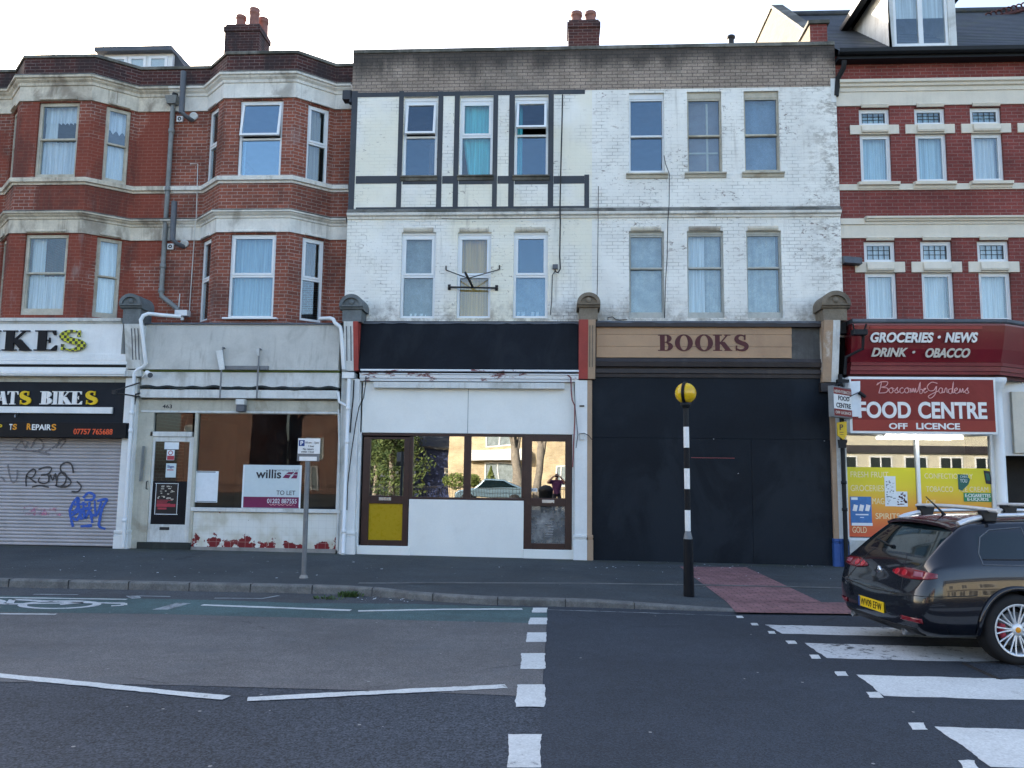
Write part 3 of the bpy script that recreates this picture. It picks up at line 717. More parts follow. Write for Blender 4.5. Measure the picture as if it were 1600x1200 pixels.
def frame4(mb, x0, x1, z0, z1, y0, y1, w, wb=None):
    wb = wb or w
    mb.box(x0, x1, y0, y1, z0, z0+wb); mb.box(x0, x1, y0, y1, z1-w, z1)
    mb.box(x0, x0+w, y0+.001, y1, z0+wb, z1-w); mb.box(x1-w, x1, y0+.001, y1, z0+wb, z1-w)
def window(parent, r, Y, style='casement', mat='pvc_white', pane='pane_upper', split=.5, rev=.12, open_=0., xf=None, fw=.055, curt=(), label=None, head=0., bottom=None, vent=False):
    X0, X1, Z0, Z1 = r; yf = Y+rev-.075; Z1 -= head
    mb = MB(xf); bt = bottom or fw
    frame4(mb, X0, X1, Z0, Z1, yf, yf+.075, fw, bt)
    zs = Z0+(Z1-Z0)*split
    if head: mb.box(X0+.002, X1-.002, yf-.012, yf+.08, Z1, Z1+head)
    if style != 'single': mb.box(X0+fw, X1-fw, yf+.004, yf+.07, zs-.024, zs+.024)
    if vent: mb.box((X0+X1)/2-.13, (X0+X1)/2+.13, yf-.012, yf, Z1-.035, Z1-.015)
    w_ = mb.build('window', mat, parent, bevel=.004)
    if label: w_['label'] = label
    x0, x1 = X0+fw, X1-fw
    def light(za_, zb_, y, sw, opn=0., lead=False):
        hinge = Vector((0, y, zb_)); ca, sa = math.cos(opn), math.sin(opn)
        def tilt(p):
            if opn:
                d = p.z-hinge.z; q = p.y-hinge.y; p = Vector((p.x, hinge.y+q*ca+d*sa, hinge.z+d*ca-q*sa))
            return xf(p) if xf else p
        if sw:
            m2 = MB(tilt); frame4(m2, x0-.012, x1+.012, za_, zb_, y-.02, y+.035, sw); m2.build('sash', mat, w_, bevel=.003)
        m3 = MB(tilt); m3.box(x0+sw*.8, x1-sw*.8, y+.004, y+.010, za_+sw*.8, zb_-sw*.8); m3.build('pane', pane, w_)
    if style == 'casement':
        light(zs+.026, Z1-fw+.012, yf+.012, .05, open_); light(Z0+bt, zs-.024, yf+.03, 0)
    elif style == 'sash':
        sw_ = .035 if fw > .04 else .02; light(zs-.015, Z1-fw+.01, yf+.014, sw_); light(Z0+bt-.01, zs+.015, yf+.05, sw_)
    else: light(Z0+bt-.008, Z1-fw+.008, yf+.02, .03)
    for c in curt:                              # (x0,x1,z0,z1 fractions, material, waves, scallop, gather)
        a, b, c0, c1, mt = c[:5]
        curtain(w_, X0+fw+(X1-X0-2*fw)*a, X0+fw+(X1-X0-2*fw)*b, Z0+(Z1-Z0)*c0, Z0+(Z1-Z0)*c1-.01, yf+.14, mt, *(c[5:6] or (6,)), xf=xf, scallop=c[6] if len(c) > 6 else 0, gather=c[7] if len(c) > 7 else 0)
    return w_
def grow(r, k): return r[0]-k, r[1]+k, r[2]-k, r[3]+k

def chimney(parent, px, Y, depth, mat, pots, cap=.0, pr=.11, ph=.38, potmat='pot_red', course=True):
    x0, x1 = xa(px[0], px[1], Y), xa(px[2], px[1], Y); zt, zb = za((px[0]+px[2])/2, px[1], Y), za((px[0]+px[2])/2, px[3], Y)-2.2
    mb = MB(); mb.box(x0, x1, Y, Y+depth, zb, zt-.22)
    mb.box(x0-.03, x1+.03, Y-.03, Y+depth+.03, zt-.22, zt-.07); mb.box(x0+.01, x1-.01, Y+.01, Y+depth-.01, zt-.07, zt)
    ch = mb.build('chimney', mat, parent, bevel=.01)
    for fx, fy, h in pots:
        c = (x0+(x1-x0)*fx, Y+depth*fy, zt-.02); m2 = MB()
        m2.lathe([(pr*1.12, 0), (pr*1.05, .03), (pr, h*.55), (pr*.96, h*.72), (pr*1.12, h*.75), (pr*1.14, h*.83), (pr*.98, h*.86), (pr*1.1, h*.93), (pr*1.1, h), (pr*.8, h), (pr*.75, h*.6), (0, h*.55)], c, 16)
        m2.build('chimney_pot', potmat, ch)
    return ch

# ------------------------------------------------------------------ the two red houses with canted bays
YB, YF = .05, .65
def zb(y): return za(405, y, YB)
Z_FT = za(405, 505, -.05)                       # foot of the upper walls, at the shop fascia's top
L_ = dict(cop=zb(79.5), par=zb(84.5), cor_t=zb(116), cor_m=zb(131), fri=zb(153.5), s_t=zb(276), s_b=zb(286.5), c2t=zb(330.5), c2m=zb(342), f2=zb(363))
def bay_house(name, loc, label, X0, X1, bay, wallmat, stone, wstyle, wmat, sooty, left_house):
    XJL, XL, XR, XJR = bay
    h = thing(name, loc, label, 'house')
    path = [(X0, YF), (XJL, YF), (XL, YB), (XR, YB), (XJR, YF), (X1, YF)]
    top = L_['cor_t']+.02
    # openings on the front
    if left_house:
        f2 = R(57, 160, 121, 274, YB); f1 = R(35, 366, 103, 492, YB)
    else:
        f2 = R(373, 157, 440.5, 275, YB); f1 = R(358, 366, 429, 497, YB)
    f2 = (f2[0], f2[1], L_['s_t'], f2[3]); fr = [f2, f1]
    mb = MB(); mb.wall(XL, XR, Z_FT-.6, top, YB, fr, .13)
    def cant(A, B):
        A, B = Vector((*A, 0)), Vector((*B, 0)); T = (B-A).normalized(); N = Vector((-T.y, T.x, 0))
        return (lambda p: A+T*p.x+N*p.y+Vector((0, 0, p.z))), (B-A).length
    xfr, LR = cant((XR, YB), (XJR, YF)); xfl, LL = cant((XJL, YF), (XL, YB))
    wwid = .50
    rr = [(.30, .30+wwid, f2[2], f2[3]-.0), (.30, .30+wwid, f1[2], f1[3])]
    rl = [(LL-.30-wwid, LL-.30, f2[2], f2[3]), (LL-.30-wwid, LL-.30, f1[2], f1[3])]
    mr = MB(xfr); mr.wall(0, LR, Z_FT-.6, top, 0, rr, .13); ml = MB(xfl); ml.wall(0, LL, Z_FT-.6, top, 0, rl, .13)
    for q in (mr, ml): mb.add(q.v, q.f)
    mb.wall(X0, XJL, Z_FT-.6, top, YF); mb.wall(XJR, X1, Z_FT-.6, top, YF)
    # sides, back, roof and the floor over the shop
    mb.quad((X0+.01,YF,0),(X0+.01,YF,top),(X0+.01,9,top),(X0+.01,9,0)); mb.quad((X1-.01,YF,0),(X1-.01,9,0),(X1-.01,9,top),(X1-.01,YF,top))
    mb.quad((X0,9,0),(X0,9,top),(X1,9,top),(X1,9,0))
    mb.build('wall', wallmat, h)
    mb = MB(); mb.flat([(X0+.02, 8.98), (X0+.02, YF+.1), (XJL, YF+.1), (XL, YB+.1), (XR, YB+.1), (XJR, YF+.1), (X1-.02, YF+.1), (X1-.02, 8.98)], top-.02, top+.06); mb.build('roof', 'lead', h); mb = MB()
    mb.flat([(X0+.02, 8.98), (X0+.02, -.05), (X1-.02, -.05), (X1-.02, 8.98)], Z_FT-.2, Z_FT-.06)
    mb.build('floor_slab', 'interior_dark', h)
    # parapet, coping, cornices
    mb = MB(); mb.sweep(path, [(-.01, L_['cor_t']-.02), (-.01, L_['par']), (-.24, L_['par']), (-.24, L_['cor_t']-.02)]); mb.build('parapet', sooty, h)
    mb = MB(); mb.sweep(path, [(.025, L_['par']-.005), (.03, L_['cop']-.02), (.01, L_['cop']), (-.26, L_['cop']), (-.27, L_['par']-.005)]); mb.build('coping', 'ledge_dirty', h, bevel=.008)
    def cornice(zt, zm, zf, nm):
        d = zt-zm; mb = MB()
        mb.sweep(path, [(0, zf), (.035, zf), (.035, zm), (.06, zm+.01), (.07, zm+d*.3), (.12, zm+d*.5), (.13, zm+d*.62), (.17, zm+d*.7), (.175, zm+d*.9), (.15, zt), (0, zt+.02), (-.02, zt+.02), (-.02, zf)])
        o = mb.build(nm, stone, h); mb = MB(); mb.sweep(path, [(.168, zt-d*.12), (.182, zt-d*.1), (.16, zt+.012), (0, zt+.04), (-.01, zt+.04), (-.01, zt-d*.12)]); mb.build('cornice_weathering', 'ledge_dirty', h)
        return o
    cornice(L_['cor_t'], L_['cor_m'], L_['fri'], 'cornice'); cornice(L_['c2t'], L_['c2m'], L_['f2'], 'cornice')
    mb = MB(); a, b = L_['s_b'], L_['s_t']
    mb.sweep(path, [(0, a), (.03, a), (.045, a+.04), (.09, a+.055), (.1, b-.012), (.08, b), (-.02, b+.012), (-.02, a)]); mb.build('sill_band', stone, h)
    # raised label moulds over the windows
    for q in fr: mb = MB(); mb.box(q[0]+.04, q[1]-.04, YB-.075, YB-.03, q[3]+.035, q[3]+.085); mb.build('label_mould', stone, h, bevel=.008)
    for xf_, q_ in ((xfr, rr), (xfl, rl)):
        for q in q_: m2 = MB(xf_); m2.box(q[0]+.03, q[1]-.03, -.075, -.03, q[3]+.035, q[3]+.085); m2.build('label_mould', stone, h, bevel=.008)
    return h, fr, rr, rl, xfr, xfl
XS = xa(259, 290, YF); XW = xa(547, 260, YF)
HA, fA, rrA, rlA, xfrA, xflA = bay_house('brick_house', (xa(120,854), .3, .13), 'red brick house with cream-stained canted bay above the bike shop', xa(-165, 290, YF), XS,
    (xa(20, 178, YF), xa(33, 156, YB), xa(144, 158, YB), xa(217, 176, YF)), 'red_brick_painted', 'stone_cream', 'sash', 'sash_cream', 'sooty_brick', True)
HB, fB, rrB, rlB, xfrB, xflB = bay_house('brick_house', (xa(380,858), .3, .12), 'red brick house with white-trimmed canted bay above the empty shop numbered 463', XS, XW,
    (xa(326, 176, YF), xa(351, 155, YB), xa(462, 154, YB), xa(523, 174, YF)), 'red_brick', 'stone_white', 'casement', 'pvc_white', 'sooty_brick', False)
netc = lambda *c: c
window(HA, fA[0], YB, 'sash', 'sash_cream', split=.52, bottom=.1, curt=[(0, 1, .74, 1, 'lace', 9, .05), (0, .35, .5, 1, 'net_white', 4), (0, 1, .03, .52, 'lace', 7)])
window(HA, fA[1], YB, 'sash', 'sash_cream', split=.52, bottom=.13, curt=[(0, .36, .48, 1, 'net_white', 4), (0, 1, .03, .5, 'lace', 8)])
for q, up in zip(rrA, (True, False)):
    window(HA, q, 0, 'sash', 'sash_cream', split=.52, xf=xfrA, bottom=.1, curt=[(0, 1, .68, 1, 'lace', 3, .08), (0, 1, .03, .54, 'net_white', 5)] if up else [(0, 1, .03, 1, 'net_white', 5)])
for q in rlA: window(HA, q, 0, 'sash', 'sash_cream', split=.52, xf=xflA)
window(HB, fB[0], YB, split=.5, open_=.16, vent=True, pane='pane_sky', curt=[(.0, .05, 0, .5, 'net_blue', 1)])
window(HB, fB[1], YB, split=.5, vent=True, pane='pane_dark', curt=[(0, 1, .02, 1, 'net_blue', 8)])
for q, up in zip(rrB, (True, False)):
    window(HB, q, 0, split=.5, xf=xfrB, curt=[(.15, .85, .02, 1, 'curtain_beige', 4)] if up else [(0, .95, .5, 1, 'curtain_brown', 4)])
for q in rlB: window(HB, q, 0, split=.5, xf=xflB)
mb = MB(); x0, x1 = xa(349, 497, YB-.02), xa(434, 497, YB-.02); z_ = za(392, 496, YB); mb.box(x0, x1, YB-.1, YB+.02, z_-.05, z_-.012); mb.build('window_sill', 'pvc_white', HB, bevel=.006)
chimney(HB, (352, 37, 406, 80), 3.2, .75, 'sooty_brick', [(.35, .3, .36), (.72, .35, .58), (.85, .8, .5)], pr=.125)
# flat-roofed dormer behind the left parapet
zt_ = za(220, 78, 3.4); mb = MB(); dx0, dx1 = xa(163, 92, 3.4), xa(270, 92, 3.4); dz = za(220, 125, 3.4)
dm = MB().box(dx0, dx1, 3.4, 6.5, dz, zt_-.12); dm = dm.build('dormer', 'white_gloss', HA)
mb.box(dx0-.18, dx1+.05, 3.2, 6.6, zt_-.12, zt_); mb.build('dormer_roof', 'lead', dm)
for a, b in ((.04, .34), (.37, .62), (.66, .93)):
    m2 = MB(); frame4(m2, dx0+(dx1-dx0)*a, dx0+(dx1-dx0)*b, dz+.1, zt_-.2, 3.36, 3.41, .07); m2.build('window_frame', 'pvc_white', dm)
    m2 = MB(); m2.box(dx0+(dx1-dx0)*a+.06, dx0+(dx1-dx0)*b-.06, 3.375, 3.385, dz+.15, zt_-.25); m2.build('pane', 'pane_upper', dm)
mb = MB(); sx = xa(271, 90, 3.45); sx1 = xa(300, 106, 3.45)   # slate cheek falling to the right
mb.add([(sx, 3.5, zt_-.05), (sx, 6.5, zt_-.05), (sx1+.1, 6.5, dz), (sx1+.1, 3.5, dz), (sx, 3.5, dz), (sx, 6.5, dz)], [(0,3,2,1), (0,4,3), (1,2,5), (3,4,5,2)]); mb.build('slate_slope', 'slate', HA)
# pipes on the flat wall between the bays
def pipe(parent, pts, r, mat, name='drainpipe', collars=(), n=10):
    mb = MB(); mb.tube(pts, r, n)
    for c in collars:
        p = Vector(c); mb.lathe([(r*1.0, -.04), (r*1.35, -.035), (r*1.35, .035), (r*1.0, .04)], p, n)
    return mb.build(name, mat, parent)
yp = YF-.09; P = lambda a, b, y=yp: at(a, b, y)
px_ = P(262.5, 290).x
pz = lambda y: za(260, y, yp)
hz = pz(163)
mb = MB(); mb.tube([(px_, yp, hz), (px_, yp, pz(455))], .052, 12)
mb.tube([(px_, yp, pz(455)), (px_+.02, yp-.02, pz(463)), (xa(278, 482, yp), yp-.1, pz(482)), (xa(283, 486, yp), yp-.12, pz(486))], .052, 12)
for yy in (205, 296, 345, 416, 454): mb.lathe([(.052, -.05), (.066, -.045), (.066, .045), (.052, .05)], (px_, yp, pz(yy)), 12)
dp = mb.build('drainpipe', 'pipe_grey', HB)
mb = MB(); mb.hexa([(px_-.1, yp-.1, hz-.02), (px_+.1, yp-.1, hz-.02), (px_+.1, yp+.06, hz-.02), (px_-.1, yp+.06, hz-.02), (px_-.14, yp-.14, hz+.16), (px_+.14, yp-.14, hz+.16), (px_+.14, yp+.08, hz+.16), (px_-.14, yp+.08, hz+.16)])
mb.build('rain_hopper', 'pipe_grey', dp, bevel=.006)
mb = MB(); mb.tube([(px_+.05, YF-.03, hz+.24), (px_+.04, yp-.04, hz+.22), (px_+.02, yp-.06, hz+.1)], .05, 12); mb.build('outlet', 'iron', dp)
mb = MB()                                                 # cream painted cables and conduit
mb.tube([P(297, 256, YF-.03), P(309, 256, YF-.03), P(308, 300, YF-.05), P(306.5, 345, YF-.19), P(305, 350, YF-.19), P(303, 380, YF-.03), P(296, 486, YF-.03)], .011, 6)
mb.tube([P(281, 459, YF-.03), P(279, 484, YF-.03)], .012, 6)
mb.build('conduit', 'white_worn', HB)
for (a, b, c) in ((287, 112, 177), (272.5, 315, 376)):    # boiler flues and their wall plates
    mb = MB(); q0, q1 = P(a, b, YF-.22), P(a+1.5, c, YF-.24); q1.x = q0.x+.02
    mb.tube([q0, q1], .062, 12); mb.tube([q1+Vector((-.0, -.01, .03)), q1+Vector((.09, .02, -.06)), q1+Vector((.16, .2, -.08))], .05, 10)
    fl = mb.build('boiler_flue', 'flue_grey', HB)
    mb = MB(); v = P(a+16, c+5, YF-.01); mb.lathe([(.095, 0), (.095, -.03), (.05, -.035), (.04, -.03), (0, -.03)], v, 18, 'y'); mb.build('flue_plate', 'white_worn', fl)
    v = P(a-5, c+10, YF-.01); mb = MB(); mb.box(v.x-.07, v.x+.07, v.y-.05, v.y, v.z-.065, v.z+.065)
    vo_ = mb.build('vent', 'pvc_white', HB, bevel=.006); mb = MB(); mb.lathe([(.045, -.051), (.038, -.056), (0, -.045)], v, 14, 'y'); mb.build('vent_hole', 'iron', vo_)
v = P(284, 489, YF-.25); mb = MB(); mb.box(v.x-.14, v.x+.14, YF-.3, YF-.12, v.z-.07, v.z+.06); mb.box(v.x-.03, v.x+.03, YF-.24, YF-.18, v.z-.16, v.z-.07); mb.build('gutter_hopper', 'pvc_white', HB, bevel=.008)

# ------------------------------------------------------------------ the white painted block (two shops wide)
YW = .12
XWL, XWM, XWR = xa(546, 260, YW), xa(925, 260, YW), xa(1310, 250, YW)
zw = lambda y: za(800, y, YW)
W = dict(top=zw(74.2), cop=zw(80), wt=zw(142.5), c_t=zw(331), c_b=zw(341.5), ft=zw(500))
up1 = [R(630, 150, 683, 276, YW), R(718, 150, 770, 275, YW), R(804, 149.5, 857, 275, YW)]
lo1 = [R(626, 363, 680, 497, YW), R(714, 363, 767, 497, YW), R(802, 362, 856, 497, YW)]
up2 = [R(983, 145, 1038, 272, YW), R(1074, 143, 1128, 271, YW), R(1163, 142, 1218, 270, YW)]
lo2 = [R(983, 361.5, 1038, 497, YW), R(1074, 361, 1131, 497, YW), R(1167, 360.5, 1222, 497, YW)]
def white_house(name, loc, label, X0, X1, holes, wm, pm):
    h = thing(name, loc, label, 'house')
    mb = MB(); mb.wall(X0, X1, W['ft']-.35, W['wt'], YW, holes, .14)
    mb.build('wall', wm, h)
    mb = MB(); top = W['wt']+.1
    mb.quad((X0+.01,YW,0),(X0+.01,YW,top),(X0+.01,9,top),(X0+.01,9,0)); mb.quad((X1-.01,YW,0),(X1-.01,9,0),(X1-.01,9,top),(X1-.01,YW,top)); mb.quad((X0,9,0),(X0,9,top),(X1,9,top),(X1,9,0))
    mb.build('side_wall', 'interior_dark', h)
    mb = MB(); mb.box(X0, X1, YW-.004, YW+.25, W['wt'], W['cop']); mb.build('parapet', pm, h)
    mb = MB(); mb.box(X0, X1, YW-.03, YW+.28, W['cop'], W['top']); mb.build('coping', 'ledge_dirty', h, bevel=.012)
    mb = MB(); mb.box(X0+.02, X1-.02, YW+.26, 8.98, top-.1, top-.02); mb.build('roof', 'lead', h); mb = MB(); mb.box(X0+.02, X1-.02, -.06, 8.98, W['ft']-.3, W['ft']-.06); mb.build('floor_slab', 'interior_dark', h)
    a, b = W['c_b'], W['c_t']; d = b-a; mb = MB()
    mb.extr([(YW-.002, a), (YW-.03, a), (YW-.035, a+d*.3), (YW-.09, a+d*.45), (YW-.1, a+d*.75), (YW-.08, a+d*.85), (YW-.002, b)], X0, X1); mb.build('cornice', 'stone_white', h)
    mb = MB(); mb.extr([(YW-.003, b-.02), (YW-.088, a+d*.86), (YW-.09, a+d*.95), (YW-.04, b+.05), (YW-.003, b+.08)], X0, X1); mb.build('cornice_top', 'ledge_dirty', h)
    return h
W1 = white_house('painted_brick_house', (xa(735,862), .3, .12), 'white painted brick house with dark bands round its upper windows, over a black fascia', XWL, XWM, up1+lo1, 'white_painted_brick', 'pink_brick')
W2 = white_house('painted_brick_house', (xa(1115,878), .3, .06), 'white flaking brick house without bands, above the boarded-up book shop', XWM, XWR, up2+lo2, 'white_flaking_brick', 'pink_brick')
# dark bands
mb = MB(); yb0, yb1 = YW-.007, YW+.001
def band(x0, y0, x1, y1, k=0):
    X0, X1, Z0, Z1 = R(x0, y0, x1, y1, YW); mb.box(max(X0, XWL+.002), X1, yb0-k, yb1, Z0, Z1)
band(556, 142.6, 914, 149.5)
for a, b in ((556, 621), (691, 709), (777.5, 795), (865, 913)): band(a, 275, b, 287)
for a, b in ((629, 683), (717, 769.6), (804, 856)): band(a, 280, b, 288)
band(556, 323, 914, 331.5)
for a, b in ((621.3, 628.8), (683.2, 691), (709, 717), (769.8, 777.3), (795, 803.6), (856.4, 864.8)): band(a, 142.8, b, 331.3, .002)
band(913, 273, 920.5, 331.5, .002); band(545, 142.5, 556, 331.5, .002)
mb.build('painted_band', 'band_paint', W1)
Wn = dict(rev=.14)
window(W1, up1[0], YW, pane='pane_dark', open_=.16, split=.53, head=.1, curt=[(.78, 1, 0, .5, 'curtain_brown', 2), (.0, 1, .0, .06, 'net_white', 5, .03)], **Wn)
window(W1, up1[1], YW, split=.53, head=.1, curt=[(0, 1, .5, 1, 'curtain_cyan', 5), (.0, 1, .02, .52, 'curtain_cyan', 5, 0, .22)], **Wn)
window(W1, up1[2], YW, pane='pane_dark', open_=.36, split=.54, head=.08, curt=[(0, .18, 0, 1, 'curtain_cyan', 2)], **Wn)
window(W1, lo1[0], YW, split=.5, head=.05, curt=[(0, 1, 0, 1, 'sheet_grey', 2), (.2, .9, 0.02, .08, 'net_white', 4, .06)], **Wn)
window(W1, lo1[1], YW, split=.5, head=.05, curt=[(0, .5, .5, 1, 'curtain_ochre', 4, 0, .1), (.5, 1, .5, 1, 'curtain_ochre', 4), (0, 1, .0, .52, 'curtain_ochre', 2)], **Wn)
window(W1, lo1[2], YW, split=.5, head=.05, pane='pane_dark', curt=[(0, 1, 0, .5, 'sheet_grey', 2), (.0, 1, .02, .1, 'net_white', 6, .05)], **Wn)
w_ = window(W2, up2[0], YW, 'sash', 'pvc_white', fw=.03, pane='pane_dark', split=.51, head=.12, bottom=.1, **Wn)
w_ = window(W2, up2[1], YW, 'sash', 'sash_cream', fw=.03, split=.51, head=.14, bottom=.07, curt=[(0, 1, 0, 1, 'board_back', 1)], **Wn)
X0, X1, Z0, Z1 = up2[1]; mb = MB(); yy = YW+.14+.02                   # batten frame behind the glass
mb.box(X0+(X1-X0)*.58, X0+(X1-X0)*.64, yy, yy+.03, Z0+.08, Z1-.2); mb.box(X0+.06, X1-.06, yy+.004, yy+.034, Z0+(Z1-Z0)*.27, Z0+(Z1-Z0)*.29); mb.build('batten', 'cream_worn', w_)
window(W2, up2[2], YW, 'sash', 'sash_cream', fw=.03, split=.51, head=.13, bottom=.09, curt=[(0, 1, .0, 1, 'sheet_blue', 2)], **Wn)
window(W2, lo2[0], YW, 'sash', 'sash_grey', fw=.03, split=.6, head=.07, bottom=.13, curt=[(0, 1, 0, 1, 'net_grey', 2)], **Wn)
window(W2, lo2[1], YW, 'sash', 'sash_grey', fw=.03, split=.6, head=.06, bottom=.13, curt=[(0, .52, 0, 1, 'net_white', 3), (.54, 1, 0, 1, 'net_grey', 3)], **Wn)
window(W2, lo2[2], YW, 'sash', 'sash_grey', fw=.03, split=.6, head=.06, bottom=.13, curt=[(0, .93, 0, 1, 'net_grey', 4)], **Wn)
def sills(parent, rs, mat, dz=.07, name='window_sill', ext=.07):
    for r in rs:
        mb = MB(); y0 = YW-.09
        mb.extr([(y0, r[2]-.03), (y0, r[2]+.0), (YW+.06, r[2]+.03), (YW+.06, r[2]-.1), (YW-.03, r[2]-.1), (YW-.05, r[2]-.04)], r[0]-ext, r[1]+ext); mb.build(name, mat, parent, bevel=.005)
sills(W2, up2, 'sash_cream'); sills(W1, up1, 'ledge_dirty', ext=.03)
for r, p_ in [(r, W1) for r in lo1]+[(r, W2) for r in lo2]:
    mb = MB(); mb.extr([(YW+.01, r[3]+.005), (YW-.03, r[3]+.01), (YW-.045, r[3]+.05), (YW-.03, r[3]+.095), (YW+.01, r[3]+.1)], r[0]+.04, r[1]-.06); mb.build('label_mould', 'stone_cream', p_)
# cables on the wall
def cable(parent, pts, r=.009, Y=YW-.02, mat='iron', name='cable'):
    mb = MB(); mb.tube([at(a, b, Y) for a, b in pts], r, 6); return mb.build(name, mat, parent)
cable(W1, [(879, 148), (878, 200), (876, 272), (875, 325), (875.5, 345), (874.5, 400), (875.5, 420), (872, 426), (867.5, 424), (867, 420)], .016, YW-.115)
cable(W1, [(867, 424), (863, 430), (862, 470), (860, 492)], .008); cable(W1, [(690, 341.5), (720, 342.5), (875, 340.5)], .008, YW-.12)
v = at(867.5, 417, YW-.03); mb = MB(); mb.box(v.x-.055, v.x+.055, YW-.07, YW, v.z-.05, v.z+.05); mb.build('junction_box', 'flue_grey', W1, bevel=.01)
cable(W2, [(935, 291), (934.5, 330), (934.6, 345), (933.5, 440), (933, 462)], .008, YW-.11)
cable(W2, [(1037.5, 243), (1040, 256), (1046, 272), (1045.5, 320), (1043.5, 345), (1042.5, 400), (1040, 440), (1038.5, 497)], .009, YW-.11)
cable(W2, [(950, 500), (950, 496), (957, 495), (962, 499), (968, 500), (980, 499)], .008)
# chimney and pipes over the parapet
chimney(W1, (888, 30, 936.5, 72), 2.2, .6, 'sooty_brick', [(.27, .5, .36), (.73, .5, .36)], pr=.13)
v = at(1142, 60, 1.5); mb = MB(); mb.tube([(v.x, 1.5, v.z-1.2), (v.x, 1.5, v.z)], .07, 12); mb.lathe([(.07, -.02), (.1, 0), (.1, .04), (.08, .06), (0, .06)], v, 14); mb.build('vent_pipe', 'iron', W2)
# dark downpipe at the left corner
mb = MB(); xx = xa(546, 200, YF-.15); mb.tube([(xx+.06, .3, za(546, 143, .3)), (xx+.09, .3, za(546, 150, .3)), (xx+.1, .2, za(546, 165, .3))], .05, 10); mb.box(xx-.1, xx+.08, .2, .42, za(546, 158, .3), za(546, 144, .3)); mb.build('drainpipe', 'band_paint', W1)
# iron bracket of a lost sign, across the middle window
mb = MB(); A_, B_ = at(700, 448.5, YW-.06), at(778, 450, YW-.06); mb.tube([A_, B_], .02, 8)
for (a, b) in ((702, 449), (776, 450)): q = at(a, b, YW); mb.tube([q, q+Vector((0, -.08, 0))], .016, 6); mb.box(q.x-.03, q.x+.03, YW-.012, YW+.001, q.z-.06, q.z+.06)
tip = at(727, 426, YW-.62); mid = at(739, 449, YW-.06); mb.tube([mid, tip], .026, 8)
j = mid.lerp(tip, .62)
for a, b in ((697, 422), (780.5, 421)): q = at(a, b, YW); mb.tube([q, j], .011, 6); mb.tube([q, q+Vector((0, -.02, .09))], .014, 6)
mb.build('sign_bracket', 'iron', W1)
# small wall lettering block and corner quoin
mb = MB(); r_ = R(1298, 123, 1305.5, 160, YW); mb.box(r_[0], XWR-.003, YW-.012, YW+.02, r_[2], r_[3]); mb.build('wall_quoin', 'white_worn', W2)

# ------------------------------------------------------------------ the red and cream building on the right
YR = .2
zr = lambda y: za(1440, y, YR)
XR0, XR1 = XWR+.004, xa(1960, 250, YR)
HR = thing('corner_house', (xa(1450, 885), .4, .05), 'red brick house with cream stone bands and slate roof above the red food shop', 'house')
cols_u = [(1342.5, 1391), (1429.5, 1478.5), (1516.5, 1565.5)]; cols_l = [(1351, 1400.5), (1440.5, 1490), (1528, 1578)]
hu = []; 
def colx(a, b, y): return xa(a, y, YR), xa(b, y, YR)
pitch = colx(*cols_u[1], 250)[0]-colx(*cols_u[0], 250)[0]
u0, u1 = xa(1344.5, 246, YR), xa(1393, 246, YR)
cx = [(u0+k*pitch, u1+k*pitch) for k in range(6)]
sm_u = [(a-.0, b-.0, zr(196), zr(168.5)) for a, b in cx]; bg_u = [(a, b, zr(284.5), zr(209)) for a, b in cx]
sm_l = [(a, b, zr(410.5), zr(376.5)) for a, b in cx]; bg_l = [(a, b, zr(502), zr(425.5)) for a, b in cx]
mb = MB(); mb.wall(XR0, XR1, zr(530), zr(86), YR, sm_u+bg_u+sm_l+bg_l, .13); mb.build('wall', 'red_brick_clean', HR)
mb = MB(); top = zr(86); mb.quad((XR0+.01,YR,0),(XR0+.01,YR,top),(XR0+.01,9,top),(XR0+.01,9,0)); mb.quad((XR1-.01,YR,0),(XR1-.01,9,0),(XR1-.01,9,top),(XR1-.01,YR,top)); mb.quad((XR0,9,0),(XR0,9,top),(XR1,9,top),(XR1,9,0))
mb.box(XR0+.02, XR1-.02, .0, 8.98, zr(520), zr(505)); mb.box(XR0+.02, XR1-.02, YR+.2, 8.98, zr(330), zr(322)); mb.build('side_wall', 'interior_dark', HR)
def hband(y0, y1, out, nm='string_course', x0=None):
    mb = MB(); mb.box(x0 or XR0+.01, XR1, YR-out, YR+.01, zr(y1), zr(y0)); return mb.build(nm, 'stone_clean', HR, bevel=.006)
def cornice_r(t, m_, b, x0):
    zt, zm, zb_ = zr(t), zr(m_), zr(b); d = zt-zm; mb = MB()
    mb.extr([(YR+.01, zb_), (YR-.03, zb_), (YR-.03, zm), (YR+.01, zm)], XR0+.01, XR1)
    mb.extr([(YR+.008, zm), (YR-.05, zm+.003), (YR-.06, zm+d*.35), (YR-.1, zm+d*.42), (YR-.11, zm+d*.62), (YR-.15, zm+d*.7), (YR-.155, zm+d*.95), (YR-.13, zt), (YR+.008, zt+.01)], x0, XR1)
    return mb.build('cornice', 'stone_clean', HR)
cornice_r(126.5, 143.5, 165, XR0+.06); cornice_r(340, 351.5, 372, xa(1350, 345, YR))
mb = MB(); mb.box(XR0+.01, xa(1349.5, 345, YR), YR-.06, YR+.01, zr(351.2), zr(342)); mb.build('cornice_end', 'stone_clean', HR)
